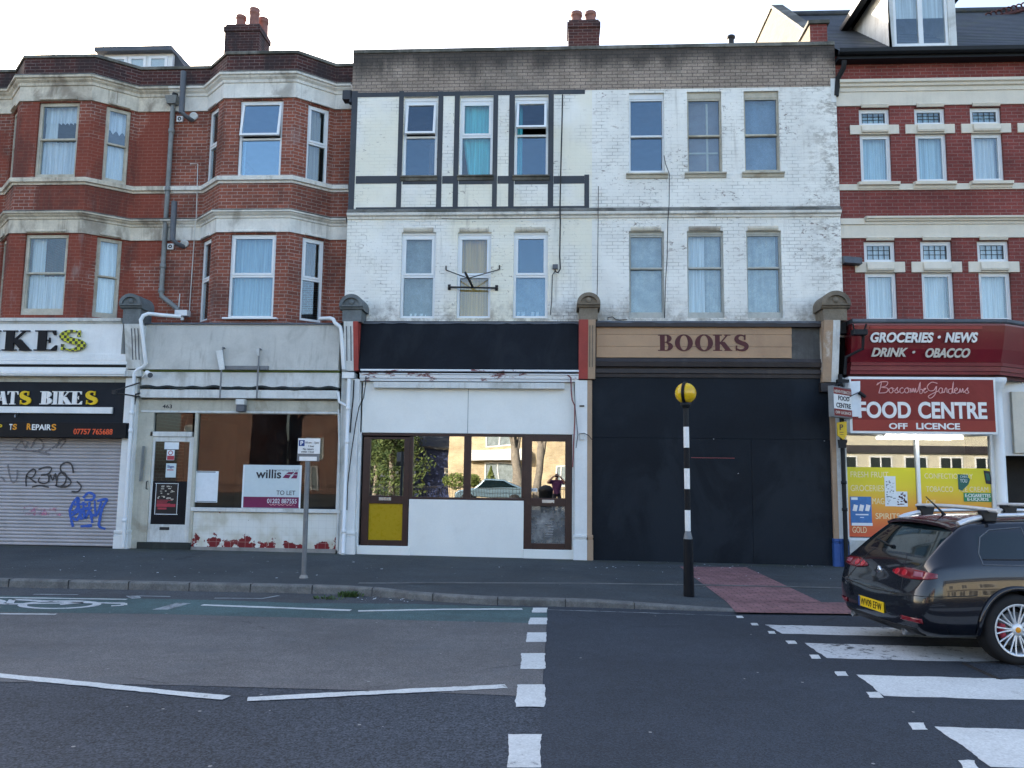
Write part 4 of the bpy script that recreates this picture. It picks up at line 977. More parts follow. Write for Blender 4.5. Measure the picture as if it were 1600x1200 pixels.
for r in sm_u+sm_l:                              # stone crosspieces between the two lights, with hood moulds
    up = r in sm_u; z1 = zr(192.5) if up else zr(411); z0 = zr(207.5) if up else zr(423)
    z1 = r[2]+.015; z0 = (bg_u if up else bg_l)[0][3]-.005
    mb = MB(); mb.box(r[0]-.2, r[1]+.17, YR-.03, YR+.14, z0, z1); 
    mb.extr([(YR-.029, z0+.02), (YR-.07, z0+.03), (YR-.085, z0+.07), (YR-.06, z1-.03), (YR-.029, z1-.02)], r[0]+.03, r[1]-.06); mb.build('window_crosspiece', 'stone_clean', HR, bevel=.006)
    mb = MB(); q = r[3]; mb.extr([(YR-.028, q+.0), (YR-.05, q+.005), (YR-.075, q+.06), (YR-.05, q+.085), (YR-.028, q+.09)], r[0]+.04, r[1]-.04); mb.build('label_mould', 'stone_clean', HR)
hband(287.5, 297, .03, 'sill_band')
for a, b in cx:
    z1 = zr(284.6); z0 = zr(295.5); mb = MB(); mb.extr([(YR-.029, z0), (YR-.05, z0+.005), (YR-.07, z0+.05), (YR-.12, z0+.07), (YR-.125, z1-.02), (YR+.05, z1)], a-.09, b+.11); mb.build('window_sill', 'stone_clean', HR)
def leaded(w_, r):
    mb = MB(); X0, X1, Z0, Z1 = r; X0 += .09; X1 -= .09; Z0 += .09; Z1 -= .09; y = YR+.13-.058
    for k in range(5): x = X0+(X1-X0)*k/4; mb.box(x-.006, x+.006, y-.004, y, Z0, Z1)
    for k in range(1, 3): z = Z0+(Z1-Z0)*k/3; mb.box(X0, X1, y-.006, y-.002, z-.006, z+.006)
    mb.build('lead_bars', 'iron', w_)
for r in sm_u+sm_l:
    w_ = window(HR, r, YR, 'single', 'pvc_white', rev=.13, fw=.06, curt=[(0, 1, 0, 1, 'net_white' if r in sm_l else 'net_blue', 3)]); leaded(w_, r)
for i, r in enumerate(bg_u): window(HR, r, YR, 'single', 'pvc_white', rev=.13, fw=.06, vent=True, curt=[(0, 1, 0, 1, 'net_blue' if i < 2 else 'net_white', 5)])
for i, r in enumerate(bg_l): window(HR, r, YR, 'single', 'pvc_white', rev=.13, fw=.06, curt=[(0, 1, .0, 1, 'net_white', 4)])
# roof
zg = zr(90); ze = zr(86)
yr_ridge = 4.2; z_ridge = za(1270, 24, yr_ridge)
mb = MB(); x0 = XR0+.02
ey = YR-.28
mb.add([(x0, ey, ze-.02), (XR1, ey, ze-.02), (XR1, yr_ridge, z_ridge), (x0, yr_ridge, z_ridge), (x0, ey, ze-.1), (XR1, ey, ze-.1), (x0, 9, ze), (XR1, 9, ze)],
       [(0,1,2,3), (0,4,5,1), (3,2,7,6)]); rf = mb.build('roof', 'slate', HR)
# slate courses as shallow lifted edges
mb = MB(); nrow = 26
for i in range(1, nrow):
    t_ = i/nrow; y = ey+(yr_ridge-ey)*t_; z = ze-.02+(z_ridge-ze+.02)*t_; mb.box(x0, XR1, y-.004, y+.012, z-.004, z+.008)
mb.build('slate_course', 'slate', rf)
mb = MB(); mb.tube([(x0, yr_ridge, z_ridge+.03), (XR1, yr_ridge, z_ridge+.03)], .09, 8); mb.build('ridge_tiles', 'slate', rf)
mb = MB(); mb.extr([(ey-.11, ze-.02), (ey-.1, ze-.1), (ey-.05, ze-.13), (ey, ze-.13), (ey+.02, ze-.02), (ey-.0, ze-.025), (ey-.02, ze-.1), (ey-.08, ze-.09), (ey-.09, ze-.02)], XR0, XR1)
gt = mb.build('gutter', 'gutter_black', HR)
mb = MB(); mb.box(XR0+.01, XR1, ey+.03, YR-.002, ze-.19, ze-.1); mb.build('eaves_board', 'gutter_black', HR)
mb = MB(); q = [at(1319, 95, ey), at(1318, 106, ey+.03), at(1309.5, 122, YR-.1), at(1306.5, 150, YR-.07)]
mb.tube(q, .055, 10); mb.build('drainpipe', 'gutter_black', gt)
# parapet gable between the two roofs, its left face in the sun
t = NT('sunlit_render'); p = t.pos(); n = t.noise(t.mapv(p, (1, 1, 5)), 2.2, 7, .7, .6)
c = t.mix(t.ramp(n, .35, .7), (.115,.092,.058), (.065,.05,.032)); c = t.mix(t.ramp(t.noise(p, 20, 5, .7), .45, .7, 0, .5), c, (.14,.125,.10))
t.fin(c, .85, t.bump(n, .5, .01))
gx = XWR-.1
gp = [(1.0, za(1250, 62, 1.0)), (yr_ridge+.15, za(1178, 13, yr_ridge+.15)), (8.0, za(1160, 62, 8)-1.2), (8.0, W['wt']), (1.0, W['wt'])]
mb = MB(); n = len(gp); vs = [(gx, y, z) for y, z in gp]+[(gx+.22, y, z) for y, z in gp]
mb.add(vs, [tuple(range(n)), tuple(range(2*n-1, n-1, -1))]+[(i, i+n, (i+1)%n+n, (i+1)%n) for i in range(n)]); gb = mb.build('party_wall', 'sunlit_render', HR)
mb = MB()
for (y0, z0), (y1, z1) in ((gp[0], gp[1]), (gp[1], gp[2])):
    mb.hexa([(gx-.04,y0,z0), (gx+.27,y0,z0), (gx+.27,y1,z1), (gx-.04,y1,z1), (gx-.04,y0,z0+.09), (gx+.27,y0,z0+.09), (gx+.27,y1,z1+.09), (gx-.04,y1,z1+.09)])
mb.build('party_wall_coping', 'ledge_dirty', gb)
r_ = R(1266, 38, 1292.5, 70, .35); mb = MB(); mb.box(r_[0], r_[1], .35, 1.0, W['wt'], r_[3]); pr = mb.build('party_wall_pier', 'red_brick_clean', HR)
mb = MB(); mb.box(r_[0]-.05, r_[1]+.05, .3, 1.05, r_[3], r_[3]+.08); mb.build('pier_cap', 'ledge_dirty', pr, bevel=.01)
mb = MB(); mb.box(r_[0]-.005, r_[0], .352, .998, W['wt'], r_[3]-.003); mb.build('pier_render', 'sunlit_render', pr)
# dormer
Yd = min([.02*k for k in range(10, 150)], key=lambda y: abs(za(1440, 77, y)-(ze-.02+(z_ridge-ze)/(yr_ridge-ey)*(y-ey))))
d0, d1 = xa(1388, 40, Yd), xa(1494, 40, Yd); dzb = za(1440, 77, Yd); dzt = dzb+1.62
rs = (z_ridge-ze)/(yr_ridge-ey)
yb_ = lambda z: ey+(z-ze+.02)/rs
mb = MB()
mb.wall(d0, d1, dzb-.05, dzt, Yd, [(xa(1396.5, 40, Yd), xa(1482, 40, Yd), za(1440, 71, Yd), dzt-.25)], .1)
for x, s_ in ((d0, 1), (d1, -1)):
    q = [(x, Yd, dzb-.05), (x, Yd, dzt), (x, yb_(dzt), dzt), (x, yb_(dzb-.05), dzb-.05)]; mb.add(q if s_ > 0 else q[::-1], [(0, 1, 2, 3)])
dr = mb.build('dormer', 'white_worn', HR)
xm = (d0+d1)/2; mb = MB(); gz = dzt+.75
for x_e, s_ in ((d0-.3, 1), (d1+.3, -1)):
    y0 = Yd-.3
    A = [(x_e, y0, dzt-.06), (x_e, yb_(dzt), dzt-.06), (xm, yb_(gz)+.3, gz), (xm, y0, gz)]
    B = [(a, b, c_+.12) for a, b, c_ in A]
    mb.hexa(A+B)
mb.build('dormer_roof', 'slate', dr)
for x_e in (d0-.3, d1+.3): mb = MB(); mb.box(x_e-.03, x_e+.12, Yd-.3, yb_(dzt)-.02, dzt-.12, dzt-.065); mb.build('dormer_eaves', 'gutter_black', dr)
mb = MB(); mb.prism([(d0, dzt), (d1, dzt), (xm, gz-.1)], Yd+.004, Yd+.06); mb.build('dormer_gable', 'white_worn', dr)
mb = MB(); mb.box(d0-.02, d1+.02, Yd-.1, Yd+.02, dzb-.1, dzb-.045); mb.build('dormer_sill', 'ledge_dirty', dr)
wx0, wx1, wz0, wz1 = xa(1396.5, 40, Yd), xa(1482, 40, Yd), za(1440, 71, Yd), dzt-.25
mb = MB(); frame4(mb, wx0, wx1, wz0, wz1, Yd+.02, Yd+.09, .06); mb.box((wx0+wx1)/2-.05, (wx0+wx1)/2+.05, Yd+.018, Yd+.09, wz0+.06, wz1-.06); mb.build('window_frame', 'pvc_white', dr, bevel=.004)
mb = MB(); mb.box(wx0+.05, (wx0+wx1)/2-.045, Yd+.05, Yd+.056, wz0+.05, wz1-.05); mb.box((wx0+wx1)/2+.045, wx1-.05, Yd+.05, Yd+.056, wz0+.05, wz1-.05); mb.build('pane', 'pane_upper', dr)
mb = MB(); mb.box(wx0+.06, wx1-.06, Yd+.1, Yd+.11, wz0+(wz1-wz0)*.52, wz1-.03); mb.build('blind', 'net_white', dr)
mb = MB(); mb.box(wx0, wx1, Yd+1.2, Yd+1.22, wz0-.3, wz1+.2); mb.build('room_back', 'sheet_blue', dr)
# hipped wing with red crested ridge at the far right
mb = MB(); hx0, hx1 = xa(1498, 60, 2.2), xa(1640, 60, 2.2); hz = za(1500, 58, 2.2)
A = [at(1493, 60, 2.4), at(1690, 74, .6), at(1640, 14, 4.0), at(1530, 28, 4.0)]
mb.add([A[0], A[1], A[2], A[3], A[2]+Vector((0, 3, -2)), A[3]+Vector((0, 3, -2))], [(0, 1, 2, 3), (3, 2, 4, 5)]); mb.build('roof_wing', 'slate', HR)
mb = MB(); a_, b_ = at(1545, 31, 3.7), at(1640, 4, 3.9)
for k in range(12):
    p0 = a_.lerp(b_, k/12); mb.lathe([(.075, -.02), (.095, 0), (.075, .02), (.05, 0), (.075, -.02)], p0+Vector((0, 0, .12)), 12, 'y'); 
mb.tube([a_, b_], .045, 8); paint('crest_red', (.085,.03,.028), .85, .3, 6); mb.build('ridge_crest', 'crest_red', HR)
# lead saddle where the two fronts meet
mb = MB(); r_ = R(1312, 403, 1344, 412, YR-.1); mb.hexa([(XR0+.005, YR-.22, r_[2]), (r_[1], YR-.22, r_[2]-.03), (r_[1], YR+.01, r_[2]-.03), (XR0+.005, YR+.01, r_[2]), (XR0+.005, YR-.18, r_[3]+.02), (r_[1], YR-.2, r_[3]-.02), (r_[1], YR+.01, r_[3]), (XR0+.005, YR+.01, r_[3]+.05)]); mb.build('flashing', 'lead', HR)

# ------------------------------------------------------------------ shopfronts
def pb(mb, x0, y0, x1, y1, Y0, Y1, dx=0, yref=None):
    r = R(x0, y0, x1, y1, Y0 if yref is None else yref); mb.box(r[0], r[1], Y0, Y1, r[2], r[3]); return r
def part(parent, name, mat, *boxes, bevel=.004, label=None):
    if 'print' in name or bevel == 0:
        mb = MB()
        for b in boxes: pb(mb, *b)
        return mb.build(name, mat, parent)
    for b in boxes: mb = MB(); pb(mb, *b); o = mb.build(name, mat, parent, bevel=bevel)
    if label: o['label'] = label
    return o
BOT = lambda x: base_h(x)-.06
def shaft(parent, xl, xr, ytop, ybase, mats, Yf=-.13, plinth=None, yp=831, split=None):
    """pilaster shaft with plinth; xl/xr are photo x at y=720"""
    X0, X1 = xa(xl, 720, Yf), xa(xr, 720, Yf); zt = za(xl, ytop, Yf); zp = za(xl, yp, Yf); zbm = BOT(X0)
    segs = [(X0, X1, mats[0])] if split is None else [(X0, xa(split, 720, Yf), mats[0]), (xa(split, 720, Yf), X1, mats[1])]
    o = None
    for i, (a, b, mt) in enumerate(segs):
        mb = MB(); mb.box(a, b, Yf, .12, zp, zt); l, r = (a-.025 if i == 0 else a), (b+.025 if i == len(segs)-1 else b)
        pm = plinth or mt
        o2 = mb.build('pilaster' if o is None else 'shaft', mt, o or parent, bevel=.006)
        mb = MB(); mb.box(l, r, Yf-.035, .12, zbm, zp-.09); mb.box(l+.008, r-.008, Yf-.025, .12, zp-.09, zp-.05); mb.box(l+.003, r-.003, Yf-.045, .12, zp-.05, zp+.005)
        o = o or o2; mb.build('plinth', pm, o, bevel=.008)
    return o, X0, X1, zt
def console(parent, xl, xr, ytop, ybot, mats, Yb=-.17, Yt=-.36, split=None, flutes=None, capmat='stone_grey', cap=(0, 0, 0), capx=None, imp=None, impmat=None, necky=None):
    """scrolled bracket over a pilaster with its arched cap; xl/xr at the bottom"""
    X0, X1 = xa(xl, ybot, Yb), xa(xr, ybot, Yb); zb_, zt = za(xl, ybot, Yb), za(xl, ytop, Yt)
    n = 10; face = []
    for i in range(n+1):
        s = i/n; face.append((Yb+(Yt-Yb)*(s*s*(3-2*s))-.02*math.sin(s*math.pi*2), zb_+(zt-zb_)*s))
    prof = face+[(.12, zt), (.12, zb_)]
    xs_ = [(X0, X1, mats[0])] if split is None else [(X0, xa(split, ybot, Yb), mats[0]), (xa(split, ybot, Yb), X1, mats[1])]
    o = None
    for a, b, mt in xs_:
        mb = MB(); mb.extr(prof, a, b); c = mb.build('console', mt, o or parent, bevel=.006); o = o or c
    if flutes:
        mb = MB(); k = flutes[0]
        for i in range(k):
            x = X0+(X1-X0)*(flutes[1]+(flutes[2]-flutes[1])*i/max(1, k-1))
            for j in range(2, n-1):
                (ya, z0), (yb_, z1) = face[j], face[j+1]
                mb.hexa([(x-.011, ya-.004, z0), (x+.011, ya-.004, z0), (x+.011, ya+.01, z0), (x-.011, ya+.01, z0), (x-.011, yb_-.004, z1), (x+.011, yb_-.004, z1), (x+.011, yb_+.01, z1), (x-.011, yb_+.01, z1)])
        mb.build('flute', flutes[3] if len(flutes) > 3 else 'flue_grey', o)
    if imp:
        mb = MB(); pb(mb, *imp, Yb-.05, .12); mb.build('impost', impmat or mats[0], parent, bevel=.008)
    # cap: neck block, moulded shelf, segmental pediment
    c0, c1 = xa(capx[0], ytop-20, Yt), xa(capx[1], ytop-20, Yt); z0 = zt+.002; zn = za(xl, necky or (ytop-20), Yt); zc = zn+.09; hh = (c1-c0)*.46
    mb = MB(); mb.box(c0+.05, c1-.05, Yt+.03, .14, z0, zn); 
    mb.extr([(Yt+.03, zn), (Yt-.01, zn+.02), (Yt-.02, zn+.05), (Yt-.06, zn+.06), (Yt-.065, zc), (.14, zc), (.14, zn)], c0, c1)
    xm = (c0+c1)/2; rx = (c1-c0)/2
    arc = _ell(xm, zc, rx, hh, 0, 180, 16); arc2 = _ell(xm, zc, rx*.72, hh*.66, 0, 180, 16)
    mb.prism(_ell(xm, zc+.001, rx*.9, hh*.9, 0, 180, 16), Yt-.02, .135)
    for i in range(16):                       # raised rim of the pediment
        a, b, c2, d = arc[i], arc[i+1], arc2[i+1], arc2[i]
        mb.hexa([(a[0],Yt-.07,a[1]), (b[0],Yt-.07,b[1]), (b[0],.138,b[1]), (a[0],.138,a[1]), (d[0],Yt-.07,d[1]), (c2[0],Yt-.07,c2[1]), (c2[0],.138,c2[1]), (d[0],.138,d[1])][::1])
    mb.lathe([(.06, -.03), (.05, -.045), (0, -.05)], (xm, Yt-.005, zc+hh*.3), 12, 'y')
    cc = mb.build('pilaster_cap', capmat, parent)
    return o
# ---- pilasters, left to right
p1, *_ = shaft(HB, 188, 207, 590, 860, ['white_gloss'], yp=829)
console(p1, 197, 222, 506, 576, ['white_worn'], flutes=(3, .45, .85), capmat='stone_grey', capx=(187.5, 222), imp=(197, 578, 220, 588), necky=482)
p2, *_ = shaft(W1, 537.5, 557.5, 592, 866, ['white_gloss'], yp=831)
console(p2, 538, 560, 502, 579, ['white_worn', 'red_paint'], split=552.5, flutes=(2, .2, .5), capmat='stone_grey', capx=(531, 568), imp=(534, 581.5, 553, 591), impmat='white_gloss', necky=484)
p3, *_ = shaft(W1, 898, 925, 594, 872, ['white_gloss', 'tan_stone'], split=917.5, yp=836)
console(p3, 904, 930, 499, 592, ['red_paint', 'tan_stone'], split=918.5, flutes=(2, .66, .82, 'stone_brown'), capmat='stone_brown', capx=(901.5, 938), necky=481)
p4, *_ = shaft(W2, 1300, 1319, 606, 883, ['tan_stone', 'white_worn'], split=1307.5, yp=842, plinth='blue_paint')
console(p4, 1285, 1310, 500, 597, ['tan_flaked', 'white_worn'], split=1299, Yt=-.4, capmat='stone_brown', capx=(1283, 1328), necky=482)
part(p4, 'impost', 'moulding_brown', (1283, 598, 1306, 612, -.2, .1))

# ---- the bike shop
XA0 = HA_X0 = xa(-165, 290, YF)
s0 = XA0; e0 = xa(191, 540, -.1)
def rowbox(mb, y0, y1, Y0, Y1, X0, X1, xr=100): mb.box(X0, X1, Y0, Y1, za(xr, y1, Y0), za(xr, y0, Y0))
mb = MB(); zt_, zb_ = za(100, 504, -.16), za(100, 553, -.12)
mb.hexa([(s0,-.14,zb_),(e0,-.14,zb_),(e0,.05,zb_),(s0,.05,zb_),(s0,-.12,zt_),(e0,-.12,zt_),(e0,.05,zt_),(s0,.05,zt_)]); mb.build('fascia', 'white_gloss', HA)
mb = MB(); a, b = za(100, 505, -.2), za(100, 496, -.2); mb.extr([(.1, a), (-.13, a), (-.15, a+.03), (-.2, a+.05), (-.21, b-.01), (.1, b+.02)], s0, e0); mb.build('fascia_cornice', 'white_worn', HA)
mb = MB(); z = lambda y: za(100, y, -.2)
for (y0, y1, Yf_) in ((552.5, 558, -.17), (558.3, 563.5, -.19), (563.8, 569, -.2), (574, 580, -.23), (580.2, 585, -.26), (585.2, 587.5, -.24)): mb.box(s0, xa(198, 570, -.2), Yf_, .05, z(y1), z(y0))
mb.build('fascia_moulding', 'white_gloss', HA, bevel=.004)
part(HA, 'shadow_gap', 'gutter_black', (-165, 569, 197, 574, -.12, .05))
mb = MB(); rowbox(mb, 587, 597, -.06, .06, s0, xa(199, 590, -.06)); mb.build('soffit_strip', 'cream_worn', HA)
mb = MB(); x = s0                                             # shutter of curved slats
z0, z1 = base_h(-10)+.0, za(95, 682, .03); pitch_ = .073; prof = []; n = int((z1-z0)/pitch_)
for i in range(n):
    for k in range(5): zz = z0+pitch_*(i+k/5); prof.append((.03-.014*math.sin(math.pi*k/5)+(.006 if k == 0 else 0), zz))
xr_ = xa(189, 760, .03)
vs = [(s0, y, zz) for y, zz in prof]+[(xr_, y, zz) for y, zz in prof]; n = len(prof)
mb.add(vs, [(i, n+i, n+i+1, i+1) for i in range(n-1)]); sh = mb.build('roller_shutter', 'shutter', HA)
mb = MB(); mb.box(s0, xr_, .0, .06, BOT(-10), z0+.02); mb.build('bottom_rail', 'gutter_black', sh)
mb = MB(); mb.box(xr_-.02, xa(192, 760, .0), -.03, .1, BOT(-9), z1); mb.build('guide_rail', 'white_worn', sh)
def graffiti(strokes, w_, mat, Y=.008, ox=0, oy=640):
    mb = MB(); k = 0
    for st in strokes:
        P_ = [Vector((at(ox+a/5, oy+b/5, Y).x, 0, at(ox+a/5, oy+b/5, Y).z)) for a, b in st]
        # smooth the polyline
        Q = []
        for i in range(len(P_)-1):
            p0, p1, p2, p3 = P_[max(i-1, 0)], P_[i], P_[i+1], P_[min(i+2, len(P_)-1)]
            for s_ in range(5):
                u = s_/5; Q.append(.5*((2*p1)+(p2-p0)*u+(2*p0-5*p1+4*p2-p3)*u*u+(3*p1-p0-3*p2+p3)*u**3))
        Q.append(P_[-1]); L, Rr = [], []
        for i, q in enumerate(Q):
            t_ = (Q[min(i+1, len(Q)-1)]-Q[max(i-1, 0)])
            if t_.length < 1e-6: t_ = Vector((1, 0, 0))
            t_.normalize(); nn = Vector((-t_.z, 0, t_.x))*w_/2*(.75+.5*random.random()); yy = Vector((0, Y-.0006*k, 0)); L.append(q+nn+yy); Rr.append(q-nn+yy)
        k += 1
        for i in range(len(Q)-1): mb.add([L[i], Rr[i], Rr[i+1], L[i+1]], [(0, 1, 2, 3)])
    return mb.build('graffiti_lettering', mat, sh)
def spray(name, c, lo=.25, hi=.6, scale=9):
    t = NT(name); f = t.ramp(t.noise(t.pos(), scale, 5, .7), lo, hi); tr = t.n('BsdfTransparent'); mx = t.n('MixShader')
    t.fin(c, .5); t.l(f, mx.inputs[0]); t.l(tr.outputs[0], mx.inputs[1]); t.l(t.b.outputs[0], mx.inputs[2]); t.l(mx.outputs[0], t.out.inputs[0])
spray('spray_black', (.03,.03,.035), .1, .4); spray('spray_blue', (.03,.10,.42), .15, .45); spray('spray_pink', (.62,.22,.34), .42, .75); spray('spray_grey', (.17,.165,.175), .3, .62)
graffiti([[(205,600),(203,545),(215,500),(260,465),(278,490),(250,530),(200,520)], [(230,530),(258,555),(285,572)], [(300,470),(350,450),(402,455),(380,500),(320,512)], [(320,512),(372,508),(378,560),(340,578),(300,560),(312,530)],
          [(380,570),(392,510),(412,550),(432,500),(442,560)], [(440,600),(452,520),(482,490),(516,510),(510,570),(470,602),(430,590)], [(575,495),(560,432),(520,412),(475,440),(482,490),(530,530),(556,570),(520,602),(470,604)], [(250,605),(312,592),(382,606)], [(560,640),(610,640),(635,600),(600,560)]], .032, 'spray_black')
graffiti([[(545,775),(552,840),(570,915)], [(545,790),(570,730),(610,690),(604,770),(560,805)], [(600,700),(620,790),(640,860)], [(640,790),(600,862),(570,840)], [(650,690),(690,650),(735,668),(722,702),(660,706)], [(650,720),(664,850),(700,790),(722,885)],
          [(700,720),(700,800),(742,832)], [(740,710),(752,830),(792,720)], [(760,715),(835,700),(800,770),(780,860),(776,912),(824,932)], [(630,912),(720,905)], [(560,830),(640,780),(720,770)], [(580,740),(680,740)]], .055, 'spray_blue', .007)
graffiti([[(190,830),(195,760),(250,752),(255,790),(200,795)], [(265,830),(275,775),(300,770),(310,825)], [(320,775),(325,825)], [(340,825),(350,775),(380,822),(395,770)], [(410,775),(450,770)], [(430,770),(430,830)], [(200,815),(480,820)]], .05, 'spray_pink', .006)
graffiti([[(120,300),(170,250),(200,300),(215,250)], [(240,300),(290,225),(335,260),(325,310),(255,325)], [(355,330),(430,285),(470,230)], [(440,300),(480,235),(515,240),(470,300)], [(100,310),(300,330),(390,350)]], .04, 'spray_grey', .005)
graffiti([[(60,430),(90,560),(130,545),(135,470)], [(10,520),(40,560)]], .04, 'spray_grey', .005)
# signs of the bike shop
sg = thing('shop_sign', tuple(at(100, 530, -.16)), 'big black capitals on the white fascia ending in a black and yellow chequered S', 'sign')
t = NT('chequer_letter'); p = t.uv(); ck = t.n('TexChecker'); t.l(p, ck.inputs[0]); ck.inputs['Scale'].default_value = 16; ck.inputs[1].default_value = (.012,.014,.018,1); ck.inputs[2].default_value = (.55,.55,.02,1); t.fin(ck.outputs[0], .4)
for st_, (x0, x1) in (('B', (-58, -32)), ('I', (-20, 1.5)), ('K', (5, 51)), ('E', (55, 92)), ('S', (95, 132))):
    mb = MB(); r = R(x0, 516.5, x1, 548, -.16); serif(mb, st_, r[0], r[1], r[2], r[3], -.16, .035, st=.26); mb.build('letter', 'chequer_letter' if st_ == 'S' else 'letter_black', sg, bevel=.004)
sg = thing('hanging_sign', tuple(at(100, 657, -.06)), 'dark board with white and yellow slab capitals above the roller shutter', 'sign')
r = R(-165, 595, 197.5, 661, -.05); mb = MB(); mb.box(s0, r[1], -.05, .05, r[2], r[3]); mb.build('board', 'dark_navy', sg)
mb = MB(); rr_ = R(-165, 635, 175, 645, -.1); mb.box(s0, rr_[1], -.11, -.05, rr_[2], rr_[3]); mb.build('light_strip', 'white_gloss', sg, bevel=.004)
for st_, x0, x1, mt in (('A', -4, 13, 0), ('T', 12, 29, 0), ('S', 32, 48, 1), ('B', 63, 83, 0), ('I', 82, 92, 0), ('K', 90, 113, 0), ('E', 111, 130, 0), ('S', 135, 152, 1)):
    mb = MB(); r = R(x0, 611.5, x1, 632, -.05); serif(mb, st_, r[0], r[1], r[2], r[3], -.05, .02, st=.27); mb.build('letter', ['letter_white', 'letter_yellow'][mt], sg)
mb = MB(); v = at(26, 650, -.1); mb.tube([v+Vector((0, .04, .06)), v, v+Vector((0, -.05, .02)), v+Vector((.01, -.06, -.03))], .012, 6); mb.build('hook', 'steel', sg)
sg = thing('sign_box', tuple(at(100, 683, -.28)), 'black box sign with white and orange lettering and a red phone number over the shutter', 'sign')
r = R(-165, 659, 196.5, 682.5, -.28); mb = MB(); mb.box(s0, r[1], -.28, .02, r[2], r[3]); mb.build('box', 'letter_black', sg, bevel=.006)
def tx(parent, body, x0, y0, x1, y1, Y, mat, name='lettering', **k):
    r = R(x0, y0, x1, y1, Y); mb = MB(); lettering(mb, body, r[0], r[1], r[2], r[3], Y, **k); return mb.build(name, mat, parent)
tx(sg, 'P', -3, 663, 3.5, 671, -.28, 'letter_yellow', bold=.03); tx(sg, 'T', 14.5, 662.5, 19.5, 671.5, -.28, 'letter_white', bold=.02); tx(sg, 'S', 20, 662.5, 26.5, 671.5, -.28, 'letter_orange', bold=.03)
tx(sg, 'R', 42, 661.5, 49, 671.5, -.28, 'letter_orange', bold=.03); tx(sg, 'EPAIR', 50, 663, 80, 672, -.28, 'letter_white', bold=.02); tx(sg, 'S', 80.5, 662.5, 88, 672.5, -.28, 'letter_orange', bold=.02)
tx(sg, '07757 765688', 115, 670, 176, 679, -.28, 'letter_red', bold=.02)
# tv-aerial-like iron bracket beside the pilaster
mb = MB()
for a_, b_ in (((178, 611), (218, 598)), ((180, 614), (219, 620)), ((219, 614), (206, 618)), ((213, 618), (210, 632))): mb.tube([at(*a_, -.55 if a_[0] < 190 else -.16), at(*b_, -.16)], .016, 6)
v = at(179, 612, -.55); mb.box(v.x-.04, v.x+.04, v.y-.03, v.y+.03, v.z-.05, v.z+.03); mb.build('sign_bracket', 'iron', HB)

# ---- the empty shop, number 463
e0, e1 = xa(224, 540, -.12), xa(531, 540, -.12)
zt_, zb_ = za(380, 507, -.1), za(380, 577.5, -.2)
mb = MB(); mb.hexa([(e0,-.2,zb_),(e1,-.2,zb_),(e1,.03,zb_),(e0,.03,zb_),(e0,-.08,zt_),(e1,-.08,zt_),(e1,.03,zt_),(e0,.03,zt_)]); mb.build('fascia', 'fascia_grey', HB)
mb = MB(); mb.hexa([(e0-.03,-.12,zt_),(e1,-.12,zt_),(e1,.4,zt_),(e0-.03,.4,zt_),(e0-.03,-.1,zt_+.04),(e1,-.1,zt_+.04),(e1,.5,zt_+.12),(e0-.03,.5,zt_+.12)]); mb.build('lead_flashing', 'lead', HB)
zz = lambda y: za(380, y, -.1)
def row(name, mat, y0, y1, Yf_, x0=e0, x1=e1, Yb_=.05, bevel=.004):
    mb = MB(); mb.box(x0, x1, Yf_, Yb_, za(380, y1, Yf_), za(380, y0, Yf_)); return mb.build(name, mat, HB, bevel=bevel)
row('green_strip', 'green_strip', 577.3, 581.5, -.1); row('blind_box', 'white_worn', 581.8, 604.5, -.11); 
mb = MB(); n = 60; z_c = zz(606.5)                            # sagging edge of the rolled blind
mb.tube([(e0+(e1-e0)*i/n, -.13, z_c+.018*math.sin(i*.9)+.012*math.sin(i*.37)) for i in range(n+1)], .034, 8); mb.build('rolled_blind', 'step_black', HB)
row('blind_board', 'white_worn', 609.2, 622, -.15); row('soffit_line', 'ledge_dirty', 622.3, 625, -.06)
row('transom_board', 'cream_worn', 625.3, 642, -.02); row('window_head', 'white_worn', 642.2, 645.5, -.04)
tx(HB, '463', 254, 632, 269, 638, -.02, 'ink_dark', name='house_number', bold=.02)
# door
D = lambda x0, y0, x1, y1, Y=.0: R(x0, y0, x1, y1, Y)
part(HB, 'door_jamb', 'cream_worn', (223, 642.5, 234.5, 851, -.03, .08), (299.5, 642.5, 304.5, 851, -.03, .08)); part(HB, 'door_transom', 'white_worn', (234.7, 674.5, 299.4, 682, -.03, .08))
X0, X1, Z0, Z1 = D(234.7, 645.5, 300, 674.5); mb = MB(); mb.box(X0, X1, .03, .036, Z0, Z1); fl = mb.build('fanlight', 'pane_shop', HB)
X0, X1, Z0, Z1 = D(233.5, 682.3, 299, 848)
dr = None; mb = MB(); gx0, gx1, gz0, gz1 = D(238.5, 690, 292.5, 819.5)
mb.box(X0, gx0, .0, .05, Z0, Z1); mb.box(gx1, X1, .0, .05, Z0, Z1); mb.box(gx0, gx1, .001, .05, gz1, Z1); mb.box(gx0, gx1, .001, .05, Z0, gz0)
dr = mb.build('door', 'white_worn', HB, bevel=.005, label=None) if False else mb.build('door', 'white_worn', HB, bevel=.005)
mb = MB(); mb.box(gx0-.01, gx1+.01, .02, .026, gz0-.01, gz1+.01); mb.build('pane', 'pane_shop', dr)
zc = D(240, 749, 290, 752)[2]; mb = MB(); mb.box(gx0, gx1, .012, .019, gz0, zc); mb.build('black_panel', 'letter_black', dr)
mb = MB(); r = D(249.5, 823.5, 264.5, 828); mb.box(r[0], r[1], -.012, .002, r[2], r[3]); mb.build('letter_plate', 'iron', dr, bevel=.003)
mb = MB(); v = at(230.5, 758, -.03); mb.tube([v+Vector((0, .03, .09)), v+Vector((0, -.05, .07)), v+Vector((0, -.05, -.07)), v+Vector((0, .03, -.09))], .011, 8); mb.build('handle', 'iron', dr)
